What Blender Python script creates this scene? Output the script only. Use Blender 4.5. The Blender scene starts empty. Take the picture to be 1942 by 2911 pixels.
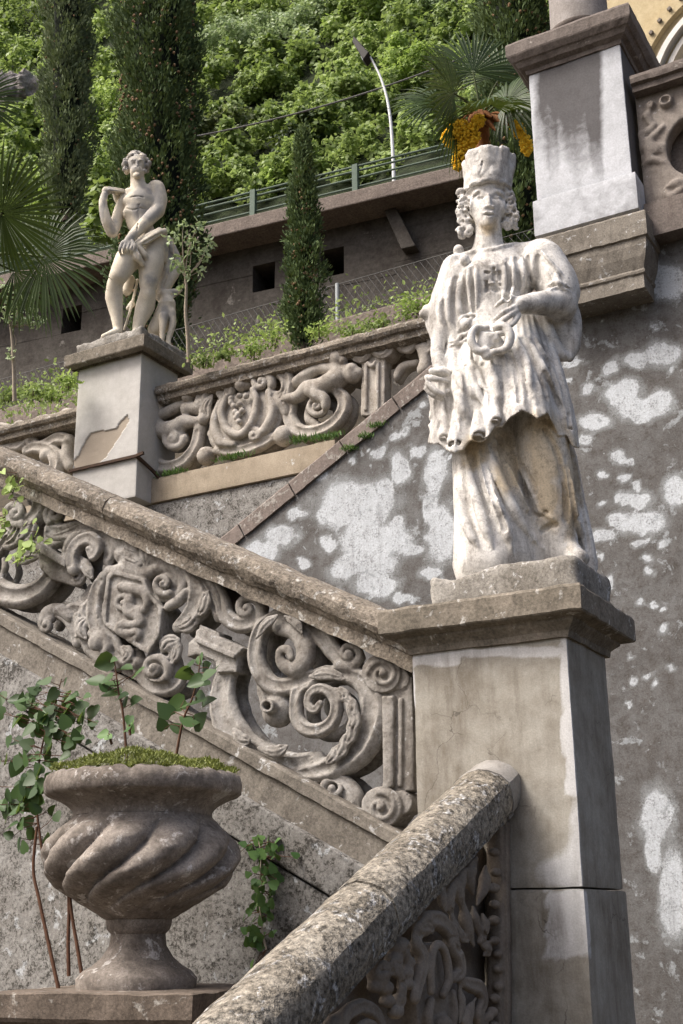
import bpy, bmesh, math, random
import numpy as np
import openvdb
random.seed(7); np.random.seed(7)
R = math.radians

# ------------------------------------------------------------------ camera
scene = bpy.context.scene
COL = scene.collection
FPX, CX, CY = 3600.0, 971.0, 1455.5          # focal length and centre in photograph pixels (1942 x 2911)
PITCH, YAW, ROLL = math.atan(1185/3600.0), math.atan(2128/3790.0), -0.010
CAM = np.array([0.0, 0.0, 1.6])
_h = np.array([-math.sin(YAW), math.cos(YAW), 0.0]); _r0 = np.array([math.cos(YAW), math.sin(YAW), 0.0])
FW = _h*math.cos(PITCH) + np.array([0, 0, 1.0])*math.sin(PITCH)
_u0 = np.cross(_r0, FW)
RT = _r0*math.cos(ROLL) + _u0*math.sin(ROLL)
UP = -_r0*math.sin(ROLL) + _u0*math.cos(ROLL)
cam_data = bpy.data.cameras.new('camera'); cam = bpy.data.objects.new('camera', cam_data); COL.objects.link(cam)
cam_data.sensor_fit = 'VERTICAL'; cam_data.sensor_height = 36.0; cam_data.lens = FPX/2911.0*36.0
cam_data.clip_start = 0.05; cam_data.clip_end = 600.0
from mathutils import Matrix, Vector
cam.matrix_world = Matrix(((RT[0], UP[0], -FW[0], CAM[0]), (RT[1], UP[1], -FW[1], CAM[1]), (RT[2], UP[2], -FW[2], CAM[2]), (0, 0, 0, 1)))
scene.camera = cam

# ------------------------------------------------------------------ light: bright overcast, light from front left, high
SUN_EL, SUN_AZ = R(52), R(222)                # azimuth measured from +Y clockwise (towards +X)
world = bpy.data.worlds.new('World'); scene.world = world; world.use_nodes = True
wn = world.node_tree.nodes; wl = world.node_tree.links
sky = wn.new('ShaderNodeTexSky'); sky.sky_type = 'NISHITA'; sky.sun_disc = False
sky.sun_elevation = SUN_EL; sky.sun_rotation = SUN_AZ; sky.air_density = 0.7; sky.dust_density = 7.0; sky.ozone_density = 0.0
bgn = [n for n in wn if n.type == 'BACKGROUND'][0]; bgn.inputs['Strength'].default_value = 0.115
wl.new(sky.outputs[0], bgn.inputs['Color'])
sd = bpy.data.lights.new('sun', 'SUN'); sd.energy = 1.5; sd.angle = R(20); sd.color = (1.0, 0.975, 0.94)
sun = bpy.data.objects.new('sun', sd); COL.objects.link(sun)
_sdir = Vector((math.sin(SUN_AZ)*math.cos(SUN_EL), math.cos(SUN_AZ)*math.cos(SUN_EL), math.sin(SUN_EL)))
sun.rotation_euler = _sdir.to_track_quat('Z', 'Y').to_euler()
scene.view_settings.view_transform = 'Standard'; scene.view_settings.look = 'None'
scene.view_settings.exposure = 1.12; scene.view_settings.gamma = 1.0; scene.view_settings.use_curve_mapping = False
scene.cycles.max_bounces = 6; scene.cycles.diffuse_bounces = 3; scene.cycles.transparent_max_bounces = 8

# ------------------------------------------------------------------ picture measurements -> places
def ray(x, y): return (x-CX)/FPX*RT - (y-CY)/FPX*UP + FW
def onY(x, y, Y): d = ray(x, y); return CAM + d*(Y-CAM[1])/d[1]
def onX(x, y, X): d = ray(x, y); return CAM + d*(X-CAM[0])/d[0]
def onZ(x, y, Z): d = ray(x, y); return CAM + d*(Z-CAM[2])/d[2]
def onD(x, y, D): d = ray(x, y); return CAM + d*D           # D metres in front of the lens

class Frame:
    """upright local frame: x to the right, y away from the viewer, z up"""
    def __init__(s, o, ang):
        s.o = np.array(o, float); s.ang = ang
        s.u = np.array([math.cos(ang), math.sin(ang), 0]); s.n = np.array([-math.sin(ang), math.cos(ang), 0])
    def p(s, x, y, dep=0.0):
        d = ray(x, y); t = ((s.o - CAM) @ s.n + dep)/(d @ s.n); q = CAM + d*t - s.o
        return np.array([q @ s.u, q @ s.n, q[2]])
    def mpp(s, dep=0.0): return ((s.o - CAM) @ FW + dep)/FPX
    def place(s, ob): ob.location = s.o.tolist(); ob.rotation_euler = (0, 0, s.ang)

# ------------------------------------------------------------------ object helpers
def tag(o, label=None, cat=None, group=None, kind=None):
    if label: o['label'] = label
    if cat: o['category'] = cat
    if group: o['group'] = group
    if kind: o['kind'] = kind
    return o
def empty(name, loc=(0, 0, 0), rz=0.0):
    o = bpy.data.objects.new(name, None); o.location = tuple(float(v) for v in loc); o.rotation_euler = (0, 0, rz); o.empty_display_size = .1
    COL.objects.link(o); return o
def mesh_obj(name, verts, faces, mat, parent=None, smooth=False, attrs=None):
    me = bpy.data.meshes.new(name)
    if isinstance(faces, np.ndarray) and faces.ndim == 2:
        nv, nf, k = len(verts), len(faces), faces.shape[1]
        me.vertices.add(nv); me.vertices.foreach_set('co', np.asarray(verts, np.float32).ravel())
        me.loops.add(nf*k); me.loops.foreach_set('vertex_index', faces.astype(np.int32).ravel())
        me.polygons.add(nf); me.polygons.foreach_set('loop_start', np.arange(0, nf*k, k, dtype=np.int32))
        me.update(calc_edges=True)
    else:
        me.from_pydata([tuple(map(float, v)) for v in verts], [], [tuple(f) for f in faces]); me.update()
    if smooth: me.polygons.foreach_set('use_smooth', np.ones(len(me.polygons), bool))
    if attrs:
        for k, v in attrs.items():
            a = me.attributes.new(k, 'FLOAT', 'POINT'); a.data.foreach_set('value', np.asarray(v, np.float32))
    if mat: me.materials.append(mat)
    o = bpy.data.objects.new(name, me); COL.objects.link(o)
    if parent is not None: o.parent = parent
    return o
def struct(o): o['kind'] = 'structure'; return o
def fix_normals(o):
    bm = bmesh.new(); bm.from_mesh(o.data); bmesh.ops.recalc_face_normals(bm, faces=bm.faces); bm.to_mesh(o.data); bm.free(); return o
def bevel(o, w=.01, seg=2, ang=.6):
    bm = bmesh.new(); bm.from_mesh(o.data)
    ed = [e for e in bm.edges if len(e.link_faces) == 2 and e.calc_face_angle(0) > ang]
    bmesh.ops.bevel(bm, geom=ed, offset=w, segments=seg, affect='EDGES', profile=.5, clamp_overlap=True)
    bm.to_mesh(o.data); bm.free(); return o
BOXF = [(0, 3, 2, 1), (4, 5, 6, 7), (0, 1, 5, 4), (1, 2, 6, 5), (2, 3, 7, 6), (3, 0, 4, 7)]
def box_verts(x0, x1, y0, y1, z0, z1):
    return [(x0, y0, z0), (x1, y0, z0), (x1, y1, z0), (x0, y1, z0), (x0, y0, z1), (x1, y0, z1), (x1, y1, z1), (x0, y1, z1)]
def box(name, x0, x1, y0, y1, z0, z1, mat, parent=None, bev=0.0):
    o = mesh_obj(name, box_verts(x0, x1, y0, y1, z0, z1), BOXF, mat, parent)
    if bev: bevel(o, bev, 2)
    return o
def prism_xz(name, poly, y0, y1, mat, parent=None, bev=0.0):
    """polygon in (x, z), extruded from y0 (front) to y1"""
    n = len(poly); v = [(p[0], y0, p[1]) for p in poly] + [(p[0], y1, p[1]) for p in poly]
    f = [tuple(range(n)), tuple(range(2*n-1, n-1, -1))] + [(i, i+n, (i+1) % n + n, (i+1) % n) for i in range(n)]
    o = mesh_obj(name, v, f, mat, parent); fix_normals(o)
    if bev: bevel(o, bev, 2)
    return o
def dense_box(name, x0, x1, y0, y1, z0, z1, step, mat, parent=None, amp=0.0, seed=0, attr=None, rad=0.0, sink=0.0):
    """a box with a fine surface whose faces are uneven; attr(x,y,z)->value painted as 'patch'; rad rounds the edges"""
    bm = bmesh.new()
    bmesh.ops.create_cube(bm, size=1.0)
    def cuts(l): return max(1, int(l/step))
    L = (x1-x0, y1-y0, z1-z0)
    vs = {}; V = []; F = []
    def vid(i, j, k, N):
        key = (i, j, k)
        if key not in vs:
            vs[key] = len(V); V.append((x0+L[0]*i/N[0], y0+L[1]*j/N[1], z0+L[2]*k/N[2]))
        return vs[key]
    N = [cuts(l) for l in L]
    for i in range(N[0]):
        for k in range(N[2]):
            F.append((vid(i, 0, k, N), vid(i+1, 0, k, N), vid(i+1, 0, k+1, N), vid(i, 0, k+1, N)))
            F.append((vid(i, N[1], k, N), vid(i, N[1], k+1, N), vid(i+1, N[1], k+1, N), vid(i+1, N[1], k, N)))
    for j in range(N[1]):
        for k in range(N[2]):
            F.append((vid(0, j, k, N), vid(0, j, k+1, N), vid(0, j+1, k+1, N), vid(0, j+1, k, N)))
            F.append((vid(N[0], j, k, N), vid(N[0], j+1, k, N), vid(N[0], j+1, k+1, N), vid(N[0], j, k+1, N)))
    for i in range(N[0]):
        for j in range(N[1]):
            F.append((vid(i, j, 0, N), vid(i, j+1, 0, N), vid(i+1, j+1, 0, N), vid(i+1, j, 0, N)))
            F.append((vid(i, j, N[2], N), vid(i+1, j, N[2], N), vid(i+1, j+1, N[2], N), vid(i, j+1, N[2], N)))
    bm.free()
    V = np.array(V); P0 = V.copy()
    lo = np.array([x0, y0, z0]); hi = np.array([x1, y1, z1])
    if rad > 0:
        q = np.clip(V, lo+rad, hi-rad); d = V-q; l = np.linalg.norm(d, axis=1, keepdims=True); cnt = (np.abs(d) > 1e-9).sum(1)[:, None]
        V = np.where(cnt > 1, q + d/np.maximum(l, 1e-9)*rad, V)
    if amp > 0:
        c = (lo+hi)/2; nrm = (P0-c)/np.maximum((hi-lo)/2, 1e-6); nrm = np.where(np.abs(nrm) > .999, np.sign(nrm), 0.0)
        nrm /= np.maximum(np.linalg.norm(nrm, axis=1, keepdims=True), 1)
        V = V + nrm*amp*(vnoise(P0*9+seed)[:, None] + .5*vnoise(P0*27+seed)[:, None])
    at = {'patch': attr(P0)} if attr else None
    if sink and attr: V[:, 1] += np.where(P0[:, 1] < y0+1e-6, sink*np.clip(at['patch'], 0, 1), 0)
    ob = mesh_obj(name, V, np.array(F), mat, parent, smooth=rad > 0, attrs=at)
    if rad > 0: ob.data.set_sharp_from_angle(angle=R(24))
    return ob

_G = np.random.RandomState(3).rand(32, 32, 32).astype(np.float32)*2-1
def vnoise(P):
    """smooth value noise, -1..1, unit cell"""
    P = np.asarray(P, np.float64); i = np.floor(P).astype(int); f = P-i; f = f*f*(3-2*f); i %= 32; j = (i+1) % 32
    g = _G; x0, y0, z0 = i[:, 0], i[:, 1], i[:, 2]; x1, y1, z1 = j[:, 0], j[:, 1], j[:, 2]; fx, fy, fz = f[:, 0], f[:, 1], f[:, 2]
    a = g[x0, y0, z0]*(1-fx)+g[x1, y0, z0]*fx; b = g[x0, y1, z0]*(1-fx)+g[x1, y1, z0]*fx
    c = g[x0, y0, z1]*(1-fx)+g[x1, y0, z1]*fx; d = g[x0, y1, z1]*(1-fx)+g[x1, y1, z1]*fx
    return (a*(1-fy)+b*fy)*(1-fz) + (c*(1-fy)+d*fy)*fz

def ring_stack(name, x0, x1, y0, y1, prof, mat, parent=None, amp=0.0, seed=0, step=.03):
    """rectangular mouldings: prof = [(out, z)...] bottom to top, each ring subdivided so that edges can be worn"""
    V = []; F = []
    nx = max(1, int((x1-x0)/step)); ny = max(1, int((y1-y0)/step)); n = 2*(nx+ny)
    for (o, z) in prof:
        a, b, c, d = x0-o, x1+o, y0-o, y1+o
        for i in range(nx): V.append((a+(b-a)*i/nx, c, z))
        for i in range(ny): V.append((b, c+(d-c)*i/ny, z))
        for i in range(nx): V.append((b-(b-a)*i/nx, d, z))
        for i in range(ny): V.append((a, d-(d-c)*i/ny, z))
    for r in range(len(prof)-1):
        for i in range(n): F.append((r*n+i, r*n+(i+1) % n, (r+1)*n+(i+1) % n, (r+1)*n+i))
    F.append(tuple(range(n-1, -1, -1))); F.append(tuple(range((len(prof)-1)*n, len(prof)*n)))
    V = np.array(V)
    if amp > 0:
        for ax in range(3): V[:, ax] += amp*(vnoise(V*14+seed+7*ax)+.6*vnoise(V*40+seed+3*ax))
    return mesh_obj(name, V, F, mat, parent)

def sweep(name, path, prof, mat, parent=None, upv=(0, 0, 1), amp=0.0, seed=0, smooth=True, cap=True, attrs=None):
    """profile [(side, up)...] (closed loop) swept along path"""
    P = np.array(path, float); n = len(P); m = len(prof); V = []
    T = np.gradient(P, axis=0); T /= np.linalg.norm(T, axis=1, keepdims=True); upv = np.array(upv, float)
    for i in range(n):
        s = np.cross(T[i], upv); s /= np.linalg.norm(s); u = np.cross(s, T[i])
        for (a, b) in prof: V.append(P[i]+s*a+u*b)
    V = np.array(V)
    if amp > 0:
        for ax in range(3): V[:, ax] += amp*(vnoise(V*12+seed+7*ax)+.7*vnoise(V*37+seed+3*ax))
    F = [(i*m+j, i*m+(j+1) % m, (i+1)*m+(j+1) % m, (i+1)*m+j) for i in range(n-1) for j in range(m)]
    if cap: F += [tuple(range(m)), tuple(range((n-1)*m+m-1, (n-1)*m-1, -1))]
    o = mesh_obj(name, V, F, mat, parent, smooth=False); fix_normals(o)
    if smooth:
        o.data.polygons.foreach_set('use_smooth', np.ones(len(o.data.polygons), bool)); o.data.set_sharp_from_angle(angle=R(28))
    return o
def line(a, b, n): a = np.array(a, float); b = np.array(b, float); return [a+(b-a)*i/(n-1) for i in range(n)]
def crom(pts, n=6):
    P = np.array(pts, float)
    if len(P) < 3: return np.array([P[0]+(P[-1]-P[0])*t for t in np.linspace(0, 1, n+1)])
    Q = np.vstack([2*P[0]-P[1], P, 2*P[-1]-P[-2]]); out = []
    for i in range(1, len(Q)-2):
        for t in np.arange(n)/n:
            a, b, c, d = Q[i-1], Q[i], Q[i+1], Q[i+2]
            out.append(.5*((2*b)+(c-a)*t+(2*a-5*b+4*c-d)*t*t+(3*b-a-3*c+d)*t**3))
    out.append(P[-1]); return np.array(out)

# ------------------------------------------------------------------ carving: signed distances on a grid, turned into one mesh
class Sdf:
    def __init__(s, lo, hi, h):
        s.lo = np.array(lo, float); s.h = h; s.n = (np.ceil((np.array(hi)-s.lo)/h)).astype(int)+1
        s.D = np.full(tuple(s.n), .3, np.float32)
        s.ax = [(s.lo[i]+h*np.arange(s.n[i])).astype(np.float32) for i in range(3)]
    def box(s, a, b):
        i0 = np.clip(np.floor((np.array(a)-s.lo)/s.h).astype(int), 0, s.n); i1 = np.clip(np.ceil((np.array(b)-s.lo)/s.h).astype(int)+1, 0, s.n)
        sl = tuple(slice(int(p), int(q)) for p, q in zip(i0, i1))
        return sl, s.ax[0][sl[0]][:, None, None], s.ax[1][sl[1]][None, :, None], s.ax[2][sl[2]][None, None, :]
    def mix(s, sl, d, k, cut=False):
        a = s.D[sl]
        if a.size == 0: return
        if cut: a = -a
        k = max(k, 1e-5); hh = np.maximum(k-np.abs(a-d), 0)/k
        r = np.minimum(a, d)-hh*hh*k*.25
        s.D[sl] = -r if cut else r
    def tube(s, pts, rad, k=.01, sq=1.0, cut=False):
        P = np.array(pts, float); r = np.full(len(P), rad, float) if np.isscalar(rad) else np.interp(np.linspace(0, 1, len(P)), np.linspace(0, 1, len(rad)), rad)
        m = k+2*s.h+r.max(); mv = np.array([m, m*max(sq, 1), m])
        sl, X, Y, Z = s.box(P.min(0)-mv, P.max(0)+mv)
        d = np.full(tuple(q.stop-q.start for q in sl), .3, np.float32)
        if d.size == 0: return
        for i in range(len(P)-1):
            a, b = P[i], P[i+1]; mm = k+2*s.h+max(r[i], r[i+1]); mw = np.array([mm, mm*max(sq, 1), mm])
            l2, x, y, z = s.box(np.minimum(a, b)-mw, np.maximum(a, b)+mw)
            loc = tuple(slice(max(p.start-q.start, 0), max(p.stop-q.start, 0)) for p, q in zip(l2, sl))
            dx, dy, dz = x-a[0], (y-a[1])/sq, z-a[2]; e = np.array([b[0]-a[0], (b[1]-a[1])/sq, b[2]-a[2]]); L = max(e @ e, 1e-12)
            t = np.clip((dx*e[0]+dy*e[1]+dz*e[2])/L, 0, 1)
            dd = np.sqrt((dx-t*e[0])**2+(dy-t*e[1])**2+(dz-t*e[2])**2)-(r[i]+(r[i+1]-r[i])*t)
            d[loc] = np.minimum(d[loc], dd.astype(np.float32)*min(1, sq) if sq < 1 else dd.astype(np.float32))
        s.mix(sl, d, k, cut)
    def ball(s, c, r, k=.01, rot=None, cut=False):
        c = np.array(c, float); r = np.full(3, r, float) if np.isscalar(r) else np.array(r, float)
        m = r.max()+k+2*s.h; sl, X, Y, Z = s.box(c-m, c+m)
        x, y, z = X-c[0], Y-c[1], Z-c[2]
        if rot is not None:
            M = rot; x, y, z = (M[0][0]*x+M[1][0]*y+M[2][0]*z, M[0][1]*x+M[1][1]*y+M[2][1]*z, M[0][2]*x+M[1][2]*y+M[2][2]*z)
        k0 = np.sqrt((x/r[0])**2+(y/r[1])**2+(z/r[2])**2); k1 = np.sqrt((x/r[0]**2)**2+(y/r[1]**2)**2+(z/r[2]**2)**2)
        d = (k0*(k0-1)/np.maximum(k1, 1e-6)).astype(np.float32); s.mix(sl, np.maximum(d, -r.min()), k, cut)
    def block(s, c, hs, k=.01, rot=None, rd=0.0, cut=False):
        c = np.array(c, float); hs = np.array(hs, float); m = np.linalg.norm(hs)+k+2*s.h; sl, X, Y, Z = s.box(c-m, c+m)
        x, y, z = X-c[0], Y-c[1], Z-c[2]
        if rot is not None:
            M = rot; x, y, z = (M[0][0]*x+M[1][0]*y+M[2][0]*z, M[0][1]*x+M[1][1]*y+M[2][1]*z, M[0][2]*x+M[1][2]*y+M[2][2]*z)
        x, y, z = np.broadcast_arrays(np.abs(x)-hs[0]+rd, np.abs(y)-hs[1]+rd, np.abs(z)-hs[2]+rd)
        d = np.sqrt(np.maximum(x, 0)**2+np.maximum(y, 0)**2+np.maximum(z, 0)**2)+np.minimum(np.maximum(x, np.maximum(y, z)), 0)-rd
        s.mix(sl, d.astype(np.float32), k, cut)
    def slab(s, poly, y0, y1, k=.008, bulge=0.0, cut=False):
        """polygon in (x, z) with thickness y0..y1; bulge lifts its middle towards the viewer"""
        P = np.array(poly, float); m = k+3*s.h
        sl, X, Y, Z = s.box([P[:, 0].min()-m, y0-m-bulge, P[:, 1].min()-m], [P[:, 0].max()+m, y1+m, P[:, 1].max()+m])
        x = X[:, 0, :]; z = Z[0, :, :]; x, z = np.broadcast_arrays(x, z)
        if x.size == 0: return
        d2 = np.full(x.shape, 1e9); ins = np.zeros(x.shape, bool); n = len(P)
        for i in range(n):
            a, b = P[i], P[(i+1) % n]; e = b-a; wx, wz = x-a[0], z-a[1]; t = np.clip((wx*e[0]+wz*e[1])/max(e @ e, 1e-12), 0, 1)
            d2 = np.minimum(d2, (wx-t*e[0])**2+(wz-t*e[1])**2)
            c = ((a[1] > z) != (b[1] > z))
            with np.errstate(divide='ignore', invalid='ignore'): ins ^= c & (x < (b[0]-a[0])*(z-a[1])/(b[1]-a[1]+1e-15)+a[0])
        d2 = np.sqrt(d2); d2 = np.where(ins, -d2, d2)[:, None, :]
        yy0 = y0-bulge*np.sqrt(np.clip(-d2/max(1e-6, -d2.min()), 0, 1)) if bulge else y0
        w = np.maximum(yy0-Y, Y-y1)
        d = np.where((d2 > 0) & (w > 0), np.sqrt(np.maximum(d2, 0)**2+np.maximum(w, 0)**2), np.maximum(d2, w)).astype(np.float32)
        s.mix(sl, d, k, cut)
    def rough(s, amp, cell, seed=0):
        n = s.n; g = np.random.RandomState(seed).rand(*(int(n[i]*s.h/cell)+3 for i in range(3))).astype(np.float32)*2-1
        for ax in range(3):
            t = np.arange(n[ax])*s.h/cell; i = t.astype(int); f = (t-i).astype(np.float32); f = f*f*(3-2*f)
            sh = [1, 1, 1]; sh[ax] = -1; f = f.reshape(sh)
            g = np.take(g, i, axis=ax)*(1-f)+np.take(g, i+1, axis=ax)*f
        s.D += g*amp
    def mesh(s, name, mat, parent=None, smooth=True, adapt=.12):
        g = openvdb.FloatGrid(.3); D = s.D
        D[0], D[-1], D[:, 0], D[:, -1], D[:, :, 0], D[:, :, -1] = .3, .3, .3, .3, .3, .3
        g.copyFromArray(np.ascontiguousarray(D, np.float32)); pts, tris, quads = g.convertToPolygons(0.0, adapt)
        if len(pts) == 0: return mesh_obj(name, [(0, 0, 0)], [], mat, parent)
        V = np.asarray(pts)*s.h+s.lo; q = np.asarray(quads).reshape(-1, 4)[:, ::-1].astype(np.int32); t = np.asarray(tris).reshape(-1, 3)[:, ::-1].astype(np.int32)
        me = bpy.data.meshes.new(name); me.vertices.add(len(V)); me.vertices.foreach_set('co', V.astype(np.float32).ravel())
        me.loops.add(q.size+t.size); me.loops.foreach_set('vertex_index', np.concatenate([q.ravel(), t.ravel()])); me.polygons.add(len(q)+len(t))
        me.polygons.foreach_set('loop_start', np.concatenate([np.arange(len(q))*4, q.size+np.arange(len(t))*3]).astype(np.int32)); me.update(calc_edges=True); me.validate()
        if smooth: me.polygons.foreach_set('use_smooth', np.ones(len(me.polygons), bool))
        me.materials.append(mat); o = bpy.data.objects.new(name, me); COL.objects.link(o)
        if parent is not None: o.parent = parent
        return o
def rotm(rx=0, ry=0, rz=0):
    from mathutils import Euler
    return np.array(Euler((rx, ry, rz)).to_matrix())
# ------------------------------------------------------------------ materials
class NT:
    def __init__(s, name):
        s.m = bpy.data.materials.new(name); s.m.use_nodes = True; s.t = s.m.node_tree; s.N = s.t.nodes; s.L = s.t.links
        s.b = s.N['Principled BSDF']; s.b.inputs['Roughness'].default_value = .9
        s.b.inputs['Specular IOR Level'].default_value = .25
    def node(s, t, ins=None, **kw):
        n = s.N.new('ShaderNode'+t)
        for k, v in kw.items(): setattr(n, k, v)
        for k, v in (ins or {}).items(): s.put(n.inputs[k], v)
        return n
    def put(s, sock, v):
        if hasattr(v, 'is_output'): s.L.new(v, sock)
        elif isinstance(v, (tuple, list)) and len(v) == 3 and sock.type == 'RGBA': sock.default_value = (*v, 1)
        else: sock.default_value = v
    def coord(s, scale=(1, 1, 1), kind='Object'):
        tc = s.node('TexCoord'); mp = s.node('Mapping', {'Vector': tc.outputs[kind], 'Scale': scale}); return mp.outputs[0]
    def noise(s, vec, scale, detail=4, rough=.6, dist=0.0):
        return s.node('TexNoise', {'Vector': vec, 'Scale': scale, 'Detail': detail, 'Roughness': rough, 'Distortion': dist}).outputs['Fac']
    def ramp(s, f, a, b, lo=0.0, hi=1.0):
        return s.node('MapRange', {'Value': f, 'From Min': a, 'From Max': b, 'To Min': lo, 'To Max': hi}, clamp=True).outputs[0]
    def mix(s, f, a, b, mode='MIX'):
        n = s.node('Mix', data_type='RGBA', blend_type=mode); s.put(n.inputs[0], f); s.put(n.inputs[6], a); s.put(n.inputs[7], b); return n.outputs[2]
    def math(s, op, a, b=0.0):
        n = s.node('Math', operation=op); s.put(n.inputs[0], a); s.put(n.inputs[1], b); return n.outputs[0]
    def bump(s, h, strength=.4, dist=.01):
        n = s.node('Bump', {'Height': h, 'Strength': strength, 'Distance': dist}); s.L.new(n.outputs[0], s.b.inputs['Normal'])
    def done(s, col): s.put(s.b.inputs['Base Color'], col); return s.m

def stone(name, a, b, streak=.4, streak_col=(.06, .05, .04), lichen=.0, lichen_col=(.55, .57, .56), lscale=6.0, speck=.35, sscale=90.0,
          bump=.35, patch=None, patch2=None, scale=1.0, soft=0.0, spots=0.0, spot_col=(.03, .027, .022), streak_scale=(7, 7, 1.1), bdist=.008, seed=0.0, crack=0.0, pn=.5, halo=None):
    t = NT(name); c = t.coord((scale,)*3)
    if seed: c = t.node('Mapping', {'Vector': c, 'Location': (seed, seed*1.7, seed*.6)}).outputs[0]
    big = t.noise(c, 2.2, 5, .65); mid = t.noise(c, 11, 5, .7, .4); fine = t.noise(c, sscale, 3, .75)
    col = t.mix(t.ramp(t.math('ADD', t.math('MULTIPLY', big, .6), t.math('MULTIPLY', mid, .5)), .42, .68), a, b)
    if patch is not None:
        at = t.node('Attribute', attribute_name='patch').outputs['Fac']
        e = t.math('ADD', at, t.math('MULTIPLY', t.math('SUBTRACT', mid, .5), pn)); e = t.math('ADD', e, t.math('MULTIPLY', t.math('SUBTRACT', fine, .5), .15))
        if halo is not None: col = t.mix(t.ramp(t.math('ADD', e, t.math('MULTIPLY', t.math('SUBTRACT', big, .5), 1.2)), .10, .42, 0, .8), col, halo)
        col = t.mix(t.ramp(e, .44-soft, .58+soft, 0, 1-soft), col, patch)
        if patch2 is not None: col = t.mix(t.ramp(e, 1.25, 1.5), col, patch2)
    if streak > 0:
        cs = t.node('Mapping', {'Vector': c, 'Scale': streak_scale}).outputs[0]
        st = t.noise(cs, 1.6, 6, .7, .3); st = t.math('MULTIPLY', t.ramp(st, .45, .72), t.ramp(big, .30, .62)); col = t.mix(t.math('MULTIPLY', st, streak), col, streak_col)
    if lichen > 0:
        li = t.noise(c, lscale, 6, .62, .8); li2 = t.noise(c, lscale*3.7, 4, .7)
        f = t.ramp(t.math('ADD', t.math('MULTIPLY', li, .75), t.math('MULTIPLY', li2, .3)), .66-.16*lichen, .70-.15*lichen)
        col = t.mix(t.math('MULTIPLY', f, .85), col, lichen_col)
    if spots > 0:
        vo = t.noise(c, 55, 4, .8); f = t.ramp(t.math('ADD', t.math('MULTIPLY', vo, .7), t.math('MULTIPLY', mid, .45)), .62-.06*spots, .72-.06*spots)
        col = t.mix(t.math('MULTIPLY', f, min(1, spots)), col, spot_col)
    if crack > 0:
        wv = t.node('VectorMath', operation='ADD'); t.L.new(c, wv.inputs[0]); nn = t.node('TexNoise', {'Vector': c, 'Scale': 5.0, 'Detail': 5.0}); sc = t.node('VectorMath', operation='SCALE'); t.L.new(nn.outputs['Color'], sc.inputs[0]); sc.inputs['Scale'].default_value = .28; t.L.new(sc.outputs[0], wv.inputs[1])
        ve = t.node('TexVoronoi', {'Vector': wv.outputs[0], 'Scale': 2.3}, feature='DISTANCE_TO_EDGE'); f = t.math('MULTIPLY', t.ramp(ve.outputs['Distance'], .002, .006, 1, 0), t.ramp(big, .46, .56)); col = t.mix(t.math('MULTIPLY', f, crack), col, (.06, .05, .04))
    sp = t.ramp(fine, .30, .70, 1-speck, 1+speck); cc = t.node('CombineColor', {0: sp, 1: sp, 2: sp}).outputs[0]
    col = t.mix(1.0, col, cc, 'MULTIPLY')
    h = t.math('ADD', t.math('MULTIPLY', mid, .8), t.math('MULTIPLY', fine, .45)); t.bump(h, bump, bdist)
    return t.done(col)

M = {}
M['plaster'] = stone('pale_plaster', (.345, .33, .29), (.215, .195, .16), streak=.85, streak_col=(.10, .078, .054), speck=.14, sscale=140, bump=.25,
                     crack=.6, patch=(.53, .53, .525), soft=.10, lichen=0, spots=.0)
M['plaster_side'] = stone('stained_plaster', (.27, .25, .22), (.20, .185, .16), streak=.5, streak_col=(.09, .075, .055), speck=.12, sscale=140, bump=.2)
M['cap'] = stone('weathered_cap_stone', (.24, .21, .17), (.13, .115, .09), streak=.55, streak_col=(.05, .042, .032), lichen=.25, lichen_col=(.42, .41, .38), lscale=14, speck=.35, sscale=70, bump=.5, spots=.3)
M['rail'] = stone('pebbled_handrail_stone', (.27, .235, .19), (.15, .13, .105), streak=.25, lichen=.45, lichen_col=(.46, .45, .42), lscale=16, speck=.55, sscale=60, bump=.9, spots=.55, bdist=.012)
M['rail_rough'] = stone('coarse_handrail_stone', (.30, .275, .23), (.15, .13, .10), streak=.35, lichen=.55, lichen_col=(.46, .46, .45), lscale=11, speck=.75, sscale=48, bump=1.0, spots=.8, bdist=.02)
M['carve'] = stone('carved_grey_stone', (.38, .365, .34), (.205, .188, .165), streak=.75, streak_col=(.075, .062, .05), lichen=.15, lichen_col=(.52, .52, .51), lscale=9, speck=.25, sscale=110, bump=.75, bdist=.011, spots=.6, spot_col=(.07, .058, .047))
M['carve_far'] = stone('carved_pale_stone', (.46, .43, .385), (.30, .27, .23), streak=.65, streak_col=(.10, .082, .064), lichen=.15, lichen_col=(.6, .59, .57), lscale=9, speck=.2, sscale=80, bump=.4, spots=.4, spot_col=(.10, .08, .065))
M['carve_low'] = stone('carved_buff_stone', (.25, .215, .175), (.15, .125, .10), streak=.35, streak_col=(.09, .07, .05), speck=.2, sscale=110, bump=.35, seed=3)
M['stringer'] = stone('stained_stringer_stone', (.22, .20, .17), (.135, .12, .10), streak=.35, streak_col=(.06, .05, .04), lichen=.3, lichen_col=(.44, .44, .43), lscale=12, speck=.35, sscale=90, bump=.5, spots=.35)
M['band'] = stone('red_brown_coping_stone', (.205, .17, .15), (.13, .108, .095), streak=.35, lichen=.6, lichen_col=(.33, .31, .28), lscale=11, speck=.3, sscale=60, bump=.4, spots=.2)
M['base3'] = stone('buff_terrace_base', (.37, .315, .24), (.27, .225, .165), streak=.45, streak_col=(.14, .11, .075), lichen=.1, speck=.2, sscale=80, bump=.3)
M['wall'] = stone('lichen_wall_plaster', (.15, .15, .148), (.088, .082, .077), streak=.5, streak_col=(.06, .05, .042), lichen=.40, lichen_col=(.285, .305, .315), lscale=5.5,
                  speck=.2, sscale=75, bump=.6, patch=(.47, .50, .525), soft=.0, spots=.55, spot_col=(.055, .045, .036), crack=.3, pn=.5, halo=(.25, .265, .27))
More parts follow.
